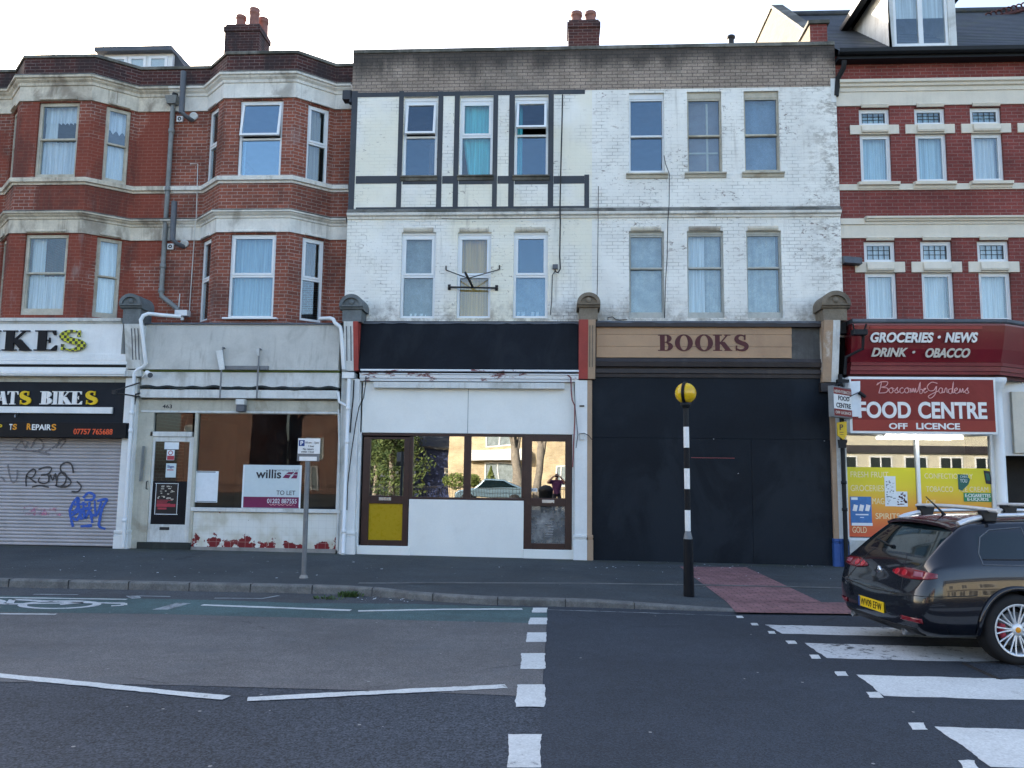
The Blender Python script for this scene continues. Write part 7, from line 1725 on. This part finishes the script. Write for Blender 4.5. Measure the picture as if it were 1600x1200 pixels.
# number plate, badge, recess
rows = [[((.6, y/20*.275, .44+.062*(i/3*2-1)), (-1, 0, 0)) for y in range(-20, 21, 4)] for i in range(4)]
xp = min((hit((.6, y, .44), (-1, 0, 0))[0] or Vector((0, 0, 0))).x for y in (-.25, 0, .25))
mb = MB(cxf); tl_ = .15
def plt(p): return cxf(Vector((xp-.012+(p.z-.44)*tl_*0+p.y, -p.x, p.z)))
mb = MB(plt); mb.box(-.26, .26, 0, .012, .385, .495); pl = mb.build('number_plate', 'plate_yellow', car, bevel=.004)
mb = MB(); lettering(mb, 'WV09 EFW', -.205, .225, .405, .478, 0, th=.003, bold=0, xform=plt); mb.build('characters', 'letter_black', pl)
mb = MB(plt); mb.box(-.258, -.222, -.002, .002, .388, .492); mb.build('blue_strip', 'sign_blue', pl)
h_, n_ = hit((.6, 0, .80), (-1, 0, 0)); mb = MB(cxf); mb.lathe([(.042, .0), (.042, -.012), (.036, -.018), (0, -.016)], h_+Vector((.002, 0, 0)), 24, 'x'); mb.build('badge', 'chrome', car)
def seam(pts, r=.005, name='panel_seam', mat='car_trim'):
    Q = []
    for o_, d in pts:
        h_, n_ = hit(o_, d)
        if h_ is not None: Q.append(h_+Vector(d).normalized()*.001)
    if len(Q) > 1: mb = MB(cxf); mb.tube(Q, r, 5); return mb.build(name, mat, bodyo)
def arc_rays(z0, z1, n=24, t0=-90, t1=90, cx_=.5):
    return [((cx_, 0, z0+(z1-z0)*abs(2*k/(n-1)-1)), (-math.cos(math.radians(t0+(t1-t0)*k/(n-1))), math.sin(math.radians(t0+(t1-t0)*k/(n-1))), 0)) for k in range(n)]
seam(arc_rays(.60, .66, 40, -88, 88, .62))                                       # bumper top line
for s_ in (-1, 1):
    seam([((.5, s_*.05, z), (-1, s_*1.05, 0)) for z in [.62+.02*k for k in range(20)]], .004)   # hatch edge
    seam([((1.29, 0, .25+.04*k), (0, s_, 0)) for k in range(17)], .005)           # rear door, behind
    seam([((2.17, 0, .22+.04*k), (0, s_, 0)) for k in range(18)], .005)
    seam([((3.15-.02*k, 0, .25+.04*k), (0, s_, 0)) for k in range(15)], .005)
    seam([((1.29+.06*k, 0, .24), (0, s_, -.02)) for k in range(28)], .006)
    for x_ in (1.42, 2.32): 
        h_, n_ = hit((x_, 0, .80), (0, s_, 0)); mb = MB(cxf); mb.tube([h_+Vector((0, s_*-.01, 0)), h_+Vector((.03, s_*.035, 0)), h_+Vector((.17, s_*.035, .005)), h_+Vector((.2, s_*-.01, .005))], .014, 8); mb.build('door_handle', 'car_black', car)
    # window surround line
    seam([((x_, 0, .945), (0, s_, .06)) for x_ in [.72+.06*k for k in range(40)]], .007, 'window_trim')
    for loop in ([(.70,.945), (1.24,.94), (1.24,1.30), (.90,1.27), (.78,1.2), (.70,1.05)], [(1.33,.94), (2.12,.93), (2.12,1.31), (1.33,1.305)], [(2.22,.93), (3.02,.92), (2.75,1.2), (2.22,1.31)]):
        pts_ = []
        for (x0_, z0_), (x1_, z1_) in zip(loop, loop[1:]+loop[:1]): pts_ += [((x0_+(x1_-x0_)*k/6, 0, z0_+(z1_-z0_)*k/6), (0, s_, 0)) for k in range(6)]
        seam(pts_+pts_[:1], .006, 'window_trim', 'flue_grey')
    h_, n_ = hit((3.05, 0, .93), (0, s_, 0)); mb = MB(cxf); c = h_+Vector((.0, s_*.12, .03)); mb.lathe([(0, -.1), (.05, -.09), (.075, -.03), (.078, .03), (.05, .09), (0, .1)], c, 16, 'y'); mb.tube([h_, c], .025, 8); mb.build('wing_mirror', 'car_black', car)
    # roof rail: flat silver bar swelling to a foot at each end
    q = []
    for k in range(29):
        x_ = .66+2.05*k/28; h_, n_ = hit((x_, s_*.0, 1.0), (0, s_*.60, .42)); z_ = 1.0
        h_, n_ = hit((x_, s_*.545, 1.0), (0, 0, 1)); e_ = min(k, 28-k); lift = .05*min(1, e_/4)
        q.append((h_+Vector((0, 0, lift-.004)), .034-.012*min(1, e_/5)))
    mb = MB(cxf); mb.tube([a for a, b in q], [b for a, b in q], 8); mb.build('roof_rail', 'roof_silver', car)
    # wheel arch lips
    for wx in (.99, 3.69):
        Q = []
        for k in range(31):
            a = math.radians(-8+196*k/30); x_, z_ = wx+.385*math.cos(a), .345+.385*math.sin(a); h_, n_ = hit((x_, 0, z_), (0, s_, 0))
            if h_ is not None: Q.append(h_+Vector((0, s_*.006, 0)))
        mb = MB(cxf); mb.tube(Q, .024, 8); mb.build('arch_lip', 'car_black', car)
# roof cross bars with clamps, aerial, spoiler, wiper, exhausts
for x_ in (.98, 1.98):
    z_ = hit((x_, .545, 1.0), (0, 0, 1))[0].z+.1
    mb = MB(cxf); P_ = [(x_, y, z_+.02*(1-(y/.75)**2)) for y in [-.72+.16*k for k in range(10)]]; mb.tube(P_, .022, 8); cb = mb.build('roof_bar', 'roof_silver', car)
    for s_ in (-1, 1):
        mb = MB(cxf); y = s_*.545; mb.hexa([(x_-.06, y-.045, z_-.11), (x_+.06, y-.045, z_-.11), (x_+.06, y+.045, z_-.11), (x_-.06, y+.045, z_-.11), (x_-.1, y-.03, z_+.005), (x_+.1, y-.03, z_+.005), (x_+.1, y+.03, z_+.005), (x_-.1, y+.03, z_+.005)]); mb.build('clamp', 'car_trim', cb, bevel=.012)
h_, n_ = hit((.86, 0, 1.0), (0, 0, 1)); mb = MB(cxf); mb.tube([h_+Vector((0, 0, -.01)), h_+Vector((-.03, 0, .03)), h_+Vector((-.2, 0, .19))], [.022, .012, .005], 8); mb.build('aerial', 'car_trim', car)
mb = MB(cxf); vs = []; K = 13; fs = []
for k in range(K):
    y = -.60+1.2*k/(K-1); e_ = 1-(abs(y)/.6)**4
    zf = hit((.80, y*.96, 1.0), (0, 0, 1))[0].z; zr_ = hit((.66, y*.96, 1.0), (0, 0, 1))[0].z
    vs += [(.80, y*.97, zf+.004), (.50+.05*(abs(y)/.6)**2, y, zf-.045-.01*(1-e_)), (.51+.05*(abs(y)/.6)**2, y, zf-.085), (.66, y*.97, zr_+.0)]
for k in range(K-1):
    for j in range(4): fs.append((k*4+j, k*4+(j+1)%4, (k+1)*4+(j+1)%4, (k+1)*4+j))
fs += [(0, 1, 2, 3), tuple((K-1)*4+j for j in (3, 2, 1, 0))]; mb.smooth = True; mb.add(vs, fs); mb.build('spoiler', 'roof_maroon', car, bevel=.006)
a_ = hit((.6, .02, 1.0), (-1, 0, .12))[0]; b_ = hit((.6, .46, 1.07), (-1, 0, .1))[0]
if a_ and b_: mb = MB(cxf); mb.tube([a_+Vector((-.012, 0, 0)), b_+Vector((-.015, 0, 0))], .01, 6); mb.lathe([(.025, -.02), (.025, .01), (0, .015)], a_, 10, 'x'); mb.build('rear_wiper', 'car_trim', car)
for s_ in (-1, 1):
    mb = MB(cxf); y = s_*.52; mb.lathe([(.028, .24), (.036, .03), (.036, .0), (.028, .0), (.028, .1), (0, .1)], (.05, y, .255), 16, 'x'); mb.build('exhaust_pipe', 'galv', car)
rows = [[((.6, y/10*.7, .27+.07*i/4), (-1, 0, -.05)) for y in range(-10, 11)] for i in range(5)]
decal('bumper_valance', 'car_trim', rows, .004)
for s_ in (-1, 1):                               # head lamps and grille, seen only from the front
    rows = [[((4.1, s_*(.34+.36*k/8), .62+.05*(i/4*2-1)), (1, s_*.25, 0)) for k in range(9)] for i in range(5)]; decal('headlight', 'tail_clear', rows, .004)
rows = [[((4.1, .2*(k/6*2-1)*(1 if i else .2), .42+.2*i/4), (1, 0, 0)) for k in range(7)] for i in range(5)]; decal('grille', 'car_trim', rows, .004)
# wheels
def wheel(wx, s_):
    c = Vector((wx, s_*.80, .335)); mb = MB(cxf)
    tp = [(.235, -.1), (.29, -.112), (.322, -.1), (.334, -.07), (.336, 0), (.334, .07), (.322, .1), (.29, .112), (.235, .1)]
    mb.lathe([(r_, h_) for r_, h_ in tp], c, 48, 'y'); w_ = mb.build('wheel', 'rubber', car)
    mb = MB(cxf); o = s_
    mb.lathe([(.236, -.1*o), (.222, -.05*o), (.215, .06*o), (.224, .098*o), (.244, .108*o), (.249, .106*o), (.244, .1*o), (.236, .1*o)], c, 48, 'y'); rim = mb.build('rim', 'roof_silver', w_)
    mb = MB(cxf); nsp = 10
    for k in range(nsp):
        for dd in (-.13, .13):
            a0 = 2*math.pi*k/nsp+dd*.55; a1 = 2*math.pi*k/nsp+dd*1.05
            p0 = c+Vector((.05*math.cos(a0), o*.07, .05*math.sin(a0))); p1 = c+Vector((.15*math.cos(a0+(a1-a0)*.6), o*.082, .15*math.sin(a0+(a1-a0)*.6))); p2 = c+Vector((.236*math.cos(a1), o*.1, .236*math.sin(a1)))
            mb.tube([p0, p1, p2], [.013, .0085, .0085], 6)
    mb.build('spokes', 'roof_silver', rim)
    mb = MB(cxf); mb.lathe([(.066, .055*o), (.066, .075*o), (.05, .088*o), (0, .088*o)], c, 20, 'y'); hb = mb.build('hub', 'roof_silver', rim)
    mb = MB(cxf); mb.lathe([(.028, .089*o), (.024, .094*o), (0, .094*o)], c, 16, 'y'); mb.build('hub_cap', 'letter_orange', hb)
    mb = MB(cxf); mb.lathe([(.0, .02*o), (.165, .02*o), (.165, .035*o), (0, .035*o)], c, 32, 'y'); mb.build('brake_disc', 'galv', w_)
    mb = MB(cxf); mb.tube([c+Vector((.14*math.cos(a)*-1, o*.04, .14*math.sin(a))) for a in (-.5, -.2, .1, .4)], .035, 8); mb.build('brake_caliper', 'poster_red', w_)
    mb = MB(cxf); mb.lathe([(0, -.06*o), (.21, -.06*o)], c, 24, 'y'); mb.build('back_plate', 'car_trim', w_)
for wx in (.99, 3.69):
    for s_ in (-1, 1): wheel(wx, s_)

# ------------------------------------------------------------------ the far side of the street, seen in the glass
paint('ochre_render', (.50,.40,.21), .85, .2, dirt=(.4,.3,.17), dirt_amt=.4); paint('white_render', (.62,.61,.57), .8, .06); paint('cream_render', (.50,.45,.33), .8, .08); paint('blue_wood', (.012,.025,.09), .5, .2)
brick('orange_brick', (.20,.085,.05), (.15,.065,.04), (.4,.34,.28), dirt_amt=.25); paint('roof_tile', (.16,.07,.05), .8, .25, 5); paint('bark', (.22,.19,.15), .9, .35, 7, dirt=(.08,.07,.055), dirt_amt=.6)
def mx(px, py, Yo):
    """point on the plane y=-Yo that the shop glass mirrors into photo pixel (px,py)"""
    d = ray(px, py); t_ = (CD+Yo)/d.y; return Vector((d.x*t_, -Yo, d.z*t_+CH))
def facing_house(label, X0, X1, Yf, h, wall, roofm, wins, roof_h=2.6, depth=8, gable=False):
    o = thing('house', ((X0+X1)/2, -Yf, 0), label, 'house'); y = -Yf
    mb = MB(); mb.box(X0, X1, y-depth, y, 0, h)
    xm = (X0+X1)/2
    if gable: mb.prism([(X0, h), (X1, h), (xm, h+roof_h)], y-depth, y)
    mb.build('wall', wall, o); mb = MB()
    if gable:
        for a in (X0-.3, X1+.3): mb.hexa([(a, y+.3, h-.25), (xm, y+.3, h+roof_h+.02), (xm, y-depth, h+roof_h+.02), (a, y-depth, h-.25), (a, y+.3, h-.1), (xm, y+.3, h+roof_h+.2), (xm, y-depth, h+roof_h+.2), (a, y-depth, h-.1)])
    else: mb.extr([(y+.35, h-.05), (y-depth/2, h+roof_h), (y-depth-.35, h-.05), (y-depth-.35, h-.2), (y+.35, h-.2)], X0-.3, X1+.3)
    mb.build('roof', roofm, o)
    for a, b, c, d in wins:
        mb = MB(); frame4(mb, a, b, c, d, y-.02, y+.06, .09); mb.box((a+b)/2-.04, (a+b)/2+.04, y-.01, y+.055, c+.09, d-.09); w_ = mb.build('window', 'white_render', o)
        mb = MB(); mb.box(a+.08, b-.08, y+.01, y+.02, c+.08, d-.08); mb.build('pane', 'sheet_grey' if wall != 'cream_render' else 'car_glass', w_)
    return o
a, b = mx(702, 720, 36), mx(905, 720, 36)
wl, wr = mx(757, 720, 36).x, mx(803, 720, 36).x
facing_house('pale ochre house with a white bay front across the road', a.x, b.x, 36, 5.6, 'buff_brick', 'roof_tile', [(wl, wr, .7, 2.5), (mx(868, 720, 36).x, mx(885, 720, 36).x, .9, 2.4), (wl, wr, 3.5, 4.8)])
o = thing('bay_front', ((wl+wr)/2, -35.9, 0), 'white rendered porch band across the ochre house front', 'porch'); mb = MB(); mb.box(wl-1.3, wr+.9, -35.98, -35.4, 2.62, 3.3); mb.build('wall', 'white_render', o)
a, b = mx(648, 720, 40), mx(716, 720, 40)
o = facing_house('dark blue timber hall across the road', a.x, b.x, 40, 3.6, 'blue_wood', 'slate', [(a.x+2.2, b.x-.3, 1.6, 2.1)], 1.5)
xs_ = [mx(p_, 700, 44).x for p_ in (318, 392, 470, 560)]
facing_house('orange brick house with white windows across the road', xs_[0]-2, xs_[1], 44, 7, 'orange_brick', 'roof_tile', [(xs_[0]-1.6, xs_[0]-.4, 3.8, 5.2)], gable=True)
facing_house('dark shaded brick house between two orange ones across the road', xs_[1]+.2, xs_[2]-.2, 52, 7.5, 'sooty_brick', 'slate', [(mx(402, 670, 52).x, mx(415, 670, 52).x, 2.6, 4.4), (mx(444, 670, 52).x, mx(456, 670, 52).x, 2.8, 4.4)])  # the wall's shade is put into the dark brick colour
facing_house('orange brick house with a lower porch wall across the road', xs_[2], xs_[3], 44, 6, 'orange_brick', 'roof_tile', [(mx(484, 670, 44).x, mx(506, 670, 44).x, 2.6, 4.3), (mx(477, 735, 44).x, mx(497, 735, 44).x, .3, 2.1)], gable=True)
X0, X1 = mx(1290, 700, 34).x, mx(1640, 700, 34).x
facing_house('long cream rendered shop terrace across the road', X0, X1+14, 34, 8, 'cream_render', 'slate', [(X0+.5+2.1*k, X0+1.9+2.1*k, .6, 3.1) for k in range(14)]+[(X0+1.8+3.4*k, X0+3.2+3.4*k, 4.4, 6.3) for k in range(9)])
fb = thing('shop_fascia', ((X0+X1)/2, -33.9, 3.3), 'dark fascia board along the cream shop terrace across the road', 'sign'); mb = MB(); mb.box(X0+.3, X1+13, -33.99, -33.8, 3.3, 3.75); mb.build('board', 'moulding_brown', fb)
facing_house('tall cream house far left across the road', -60, -38, 42, 8, 'cream_render', 'slate', [(-58+4*k, -56+4*k, 1, 2.6) for k in range(5)]+[(-58+4*k, -56+4*k, 4.5, 6.2) for k in range(5)])
# trees and shrubs
t = NT('leaf_green'); n = t.noise(t.pos(), 1.7, 4); t.fin(t.mix(t.ramp(n, .35, .65), (.035,.065,.02), (.10,.13,.035)), .7)
t = NT('leaf_lime'); n = t.noise(t.pos(), 6, 4); t.fin(t.mix(t.ramp(n, .35, .65), (.09,.13,.02), (.16,.19,.05)), .7)
def leaves(mb, c, rx, ry, rz, n, s_, rnd, cone=False):
    for _ in range(n):
        u = Vector((rnd.gauss(0, 1), rnd.gauss(0, 1), rnd.gauss(0, 1))).normalized()*rnd.uniform(.55, 1.05)
        if cone: h_ = rnd.random(); k = (1-h_)*1.0; p = c+Vector((u.x*rx*k, u.y*ry*k, (h_*2-1)*rz))
        else: p = c+Vector((u.x*rx, u.y*ry, u.z*rz))
        a = Vector((rnd.uniform(-1, 1), rnd.uniform(-1, 1), rnd.uniform(-1, 1))).normalized(); b = a.cross(Vector((.3, .5, .8))).normalized(); q = s_*rnd.uniform(.6, 1.3)
        mb.add([p-a*q, p+b*q*.5, p+a*q, p-b*q*.5], [(0, 1, 2, 3)])
def tree(name, label, x, y, h, r_, blobs, seed, group=None, lean=0, tr=.22):
    rnd = random.Random(seed); o = thing(name, (x, y, 0), label, 'tree', group); mb = MB(); top = Vector((x+lean, y, h*.62))
    mb.tube([(x, y, -.1), (x+lean*.3, y+.1, h*.3), top], [tr, tr*.75, tr*.4], 10)
    for k in range(6):
        a = k*1.05+rnd.random(); e_ = top+Vector((math.cos(a)*r_*.6, math.sin(a)*r_*.6, h*.22*rnd.random())); mb.tube([Vector((x+lean*.6, y, h*(.35+.04*k))), top.lerp(e_, .5)+Vector((0, 0, .2)), e_], [tr*.4, tr*.25, tr*.1], 6)
    mb.build('trunk', 'bark', o)
    if blobs:
        mb = MB()
        for _ in range(blobs):
            a = rnd.uniform(0, 6.3); q = rnd.uniform(0, r_*.8); c = Vector((x+lean+q*math.cos(a), y+q*math.sin(a), h*rnd.uniform(.06, .95))); k = rnd.uniform(.25, .5)*r_; leaves(mb, c, k, k, k*.8, 130, .14, rnd)
        mb.build('crown', 'leaf_green', o)
    return o
p_ = mx(612, 740, 38); tree('ivy_tree', 'dense ivy covered tree left of the blue hall across the road', p_.x, -38, 8, 2.6, 46, 1)
p_ = mx(585, 740, 40); tree('ivy_tree', 'tall dark green tree farther left of the blue hall across the road', p_.x, -41, 10, 3, 46, 2)
p_ = mx(660, 700, 47); tree('ivy_tree', 'spreading green tree behind the blue hall across the road', p_.x, -48, 9, 3.5, 40, 3)
p_ = mx(812, 740, 31); tree('pollarded_tree', 'bare pollarded street tree before the ochre house across the road', p_.x, -30.5, 7, 2.2, 0, 4, lean=-.5, tr=.36)
p_ = mx(840, 740, 31); tree('pollarded_tree', 'second bare street tree standing close to the pollarded one', p_.x, -31.2, 7.5, 2, 0, 5, lean=.3, tr=.3)
def shrub(name, label, px, Yo, r_, h, cone, seed, mat='leaf_lime', z0=.3):
    x = mx(px, 740, Yo).x; o = thing(name, (x, -Yo, 0), label, 'shrub'); mb = MB(); mb.tube([(x, -Yo, 0), (x, -Yo, h*.6)], .05, 6); mb.build('stem', 'bark', o)
    mb = MB(); rnd = random.Random(seed); leaves(mb, Vector((x, -Yo, z0+h/2)), r_, r_, h/2, 900, .08, rnd, cone); mb.build('foliage', mat, o)
shrub('clipped_shrub', 'round clipped yellow-green shrub before the blue hall across the road', 712, 31, .75, .95, False, 1, z0=.75)
shrub('conical_shrub', 'conical green shrub before the ochre house across the road', 767, 33, .7, 1.9, True, 2)
shrub('clipped_shrub', 'small clipped shrub between the round and the conical one across the road', 738, 34, .5, .7, False, 3, z0=.9)
# railings and a low wall along the far pavement
mb = MB(); X0, X1 = -22, 12
rl = thing('railing', (0, -28.5, 0), 'dark iron railing along the front gardens across the road', 'fence')
for k in range(int((X1-X0)/.16)): mb.tube([(X0+k*.16, -28.5, 0), (X0+k*.16, -28.5, 1.0)], .01, 4, caps=False)
mb.build('bars', 'iron', rl); mb = MB()
for z in (.12, .9): mb.tube([(X0, -28.5, z), (X1, -28.5, z)], .018, 6)
mb.build('rail', 'iron', rl)
# parked car of the far drive
plain('car_blue', (.20,.30,.36), .2, .5, coat=1.); X0 = mx(714, 750, 30).x; X1 = X0+4.1
fc = thing('parked_car', ((X0+X1)/2, -29.8, 0), 'silvery blue hatchback parked before the ochre house across the road', 'car')
mb = MB(); L_c = X1-X0; y0 = -29.8
def cs(t_, z, w_): return (X0+L_c*t_, w_, z)
side = [(0, .35), (0, .62), (.06, .75), (.26, .9), (.40, 1.38), (.70, 1.42), (.90, 1.0), (.985, .88), (1, .4)]
inner = [(.30, .92), (.415, 1.32), (.69, 1.35), (.85, 1.0)]
mb.prism([(X0+L_c*a, z) for a, z in side], y0-.8, y0+.8); mb.build('body', 'car_blue', fc, bevel=.08)
mb = MB(); mb.prism([(X0+L_c*a, z) for a, z in inner], y0-.815, y0+.815); mb.build('window', 'car_glass', fc)
for a in (.17, .82):
    for s_ in (-.72, .72): mb = MB(); mb.lathe([(0, -.1), (.28, -.1), (.31, -.05), (.31, .05), (.28, .1), (0, .1)], (X0+L_c*a, y0+s_, .31), 20, 'y'); mb.build('wheel', 'rubber', fc)
# litter bin near the photographer
o = thing('litter_bin', (-.42, -18.6, .11), 'dark litter bin on the pavement beside the photographer', 'bin'); mb = MB(); mb.lathe([(.26, 0), (.28, .02), (.3, .85), (.33, .9), (.3, 1.0), (.12, 1.12), (0, 1.14)], (-.42, -18.6, .11), 20); mb.build('body', 'gutter_black', o)

# ------------------------------------------------------------------ the photographer, reflected in the glass door
plain('shirt_purple', (.10,.035,.10), .8); plain('trousers_dark', (.03,.032,.04), .8); plain('skin', (.52,.30,.22), .5); plain('hair_dark', (.05,.035,.025), .7)
pz0 = .0; pc = Vector((0, -16.62, 0))
man = thing('person', tuple(pc), 'person in a purple shirt raising a phone, reflected in the right shop door', 'person')
def skin(name, nodes, edges, mat, sub=2, root=0):
    me = bpy.data.meshes.new(name); me.from_pydata([pc*0+Vector(p) for p, r_ in nodes], edges, []); o = bpy.data.objects.new(name, me); COL.objects.link(o); o.parent = man
    md = o.modifiers.new('skin', 'SKIN'); md.use_smooth_shade = True
    for i, (p, r_) in enumerate(nodes):
        v_ = me.skin_vertices[0].data[i]; v_.radius = r_ if isinstance(r_, tuple) else (r_, r_); v_.use_root = (i == root)
    s_ = o.modifiers.new('sub', 'SUBSURF'); s_.levels = sub; s_.render_levels = sub; me.materials.append(MATS[mat]); return o
# body: pelvis, spine, neck, head, legs, arms raised to the face (camera lens stays in front of the phone)
B_ = [((0,0,.95),(.16,.11)), ((0,0,1.15),(.155,.10)), ((0,.0,1.38),(.18,.11)), ((0,.0,1.50),(.07,.065)), ((0,.015,1.575),(.058,.06)), ((0,.03,1.66),(.078,.095)), ((0,.03,1.75),(.07,.085)),
      ((-.1,0,.88),(.09,.1)), ((-.12,.01,.50),.065), ((-.13,-.02,.09),.045), ((-.13,.14,.04),(.045,.035)), ((.1,0,.88),(.09,.1)), ((.12,.01,.50),.065), ((.13,-.02,.09),.045), ((.13,.14,.04),(.045,.035)),
      ((-.2,0,1.43),.07), ((-.36,.1,1.36),.048), ((-.14,.2,1.64),.034), ((-.11,.215,1.665),.03), ((.2,0,1.43),.07), ((.36,.1,1.36),.048), ((.14,.2,1.64),.034), ((.11,.215,1.665),.03)]
E_ = [(0,1),(1,2),(2,3),(3,4),(4,5),(5,6),(0,7),(7,8),(8,9),(9,10),(0,11),(11,12),(12,13),(13,14),(2,15),(15,16),(16,17),(17,18),(2,19),(19,20),(20,21),(21,22)]
bo = skin('body', B_, E_, 'skin')
skin('shirt', [((0,0,.78),(.19,.135)), ((0,0,1.15),(.175,.12)), ((0,0,1.38),(.2,.125)), ((0,.0,1.47),(.1,.085)), ((-.2,0,1.43),.085), ((-.33,.085,1.37),.064), ((.2,0,1.43),.085), ((.33,.085,1.37),.064)], [(0,1),(1,2),(2,3),(2,4),(4,5),(2,6),(6,7)], 'shirt_purple')
skin('trousers', [((0,0,1.04),(.165,.11)), ((-.1,0,.86),(.105,.11)), ((-.12,.01,.50),.08), ((-.13,-.02,.1),.065), ((.1,0,.86),(.105,.11)), ((.12,.01,.50),.08), ((.13,-.02,.1),.065)], [(0,1),(1,2),(2,3),(0,4),(4,5),(5,6)], 'trousers_dark')
skin('hair', [((0,.0,1.70),(.083,.08)), ((0,.015,1.78),(.075,.08))], [(0,1)], 'hair_dark')
def face_part(name, mat, spheres):
    mb = MB()
    for c_, r_ in spheres:
        prof = [(r_*math.sin(math.pi*i/8), -r_*math.cos(math.pi*i/8)) for i in range(9)]; mb.lathe(prof, pc+Vector(c_), 12)
    return mb.build(name, mat, man)
face_part('eyes', 'letter_white', [((-.032,.118,1.69), .012), ((.032,.118,1.69), .012)]); face_part('nose', 'skin', [((0,.13,1.665), .015), ((0,.125,1.68), .011)]); face_part('ears', 'skin', [((-.08,.02,1.68), .022), ((.08,.02,1.68), .022)])
mb = MB(); mb.box(-.025, .025, pc.y+.112, pc.y+.122, 1.622, 1.632); mb.build('mouth', 'poster_red', man)
for s_ in (-1, 1):
    for k in range(4):
        z = 1.685-.02*k; skin('finger', [((s_*.10,.225,z-.01), .009), ((s_*.085,.245,z), .0085), ((s_*.066,.236,z), .0075)], [(0,1),(1,2)], 'skin', 1)
    skin('thumb', [((s_*.105,.215,1.65), .011), ((s_*.09,.205,1.675), .01), ((s_*.07,.215,1.69), .009)], [(0,1),(1,2)], 'skin', 1)
ph = thing('phone', (0, pc.y+.23, 1.66), 'black phone held up in both hands by the person in purple', 'phone'); mb = MB(); mb.box(-.078, .078, pc.y+.222, pc.y+.231, 1.615, 1.695); mb.build('body', 'letter_black', ph, bevel=.006)

# unseen house, added past the terrace's left end to keep sun off the road
xl0, xl1 = xa(-165, 290, YF)-14, xa(-165, 290, YF)-.004
o = thing('brick_house', ((xl0+xl1)/2, .3, .13), 'plain red brick house added out of view beyond the bike shop to shade the road', 'house')
hs = [(xl1-2.6-3.1*k, xl1-1.4-3.1*k, z_, z_+1.7) for k in range(4) for z_ in (Z_FT+.7, Z_FT+3.7)]
mb = MB(); top = L_['cop']; mb.wall(xl0, xl1, 0, top, YF, hs, .13); mb.quad((xl0,YF,0),(xl0,YF,top),(xl0,9,top),(xl0,9,0)); mb.quad((xl0,9,0),(xl0,9,top),(xl1,9,top),(xl1,9,0)); mb.quad((xl0,YF,top-.3),(xl1,YF,top-.3),(xl1,9,top-.3),(xl0,9,top-.3)); mb.build('wall', 'red_brick', o)
for h_ in hs: window(o, h_, YF, 'sash', 'sash_cream', curt=[(0, 1, 0, 1, 'net_white', 5)])
mb = MB(); mb.box(xl0, xl1, -.1, YF-.002, 0, Z_FT); mb.build('shopfront', 'white_worn', o)
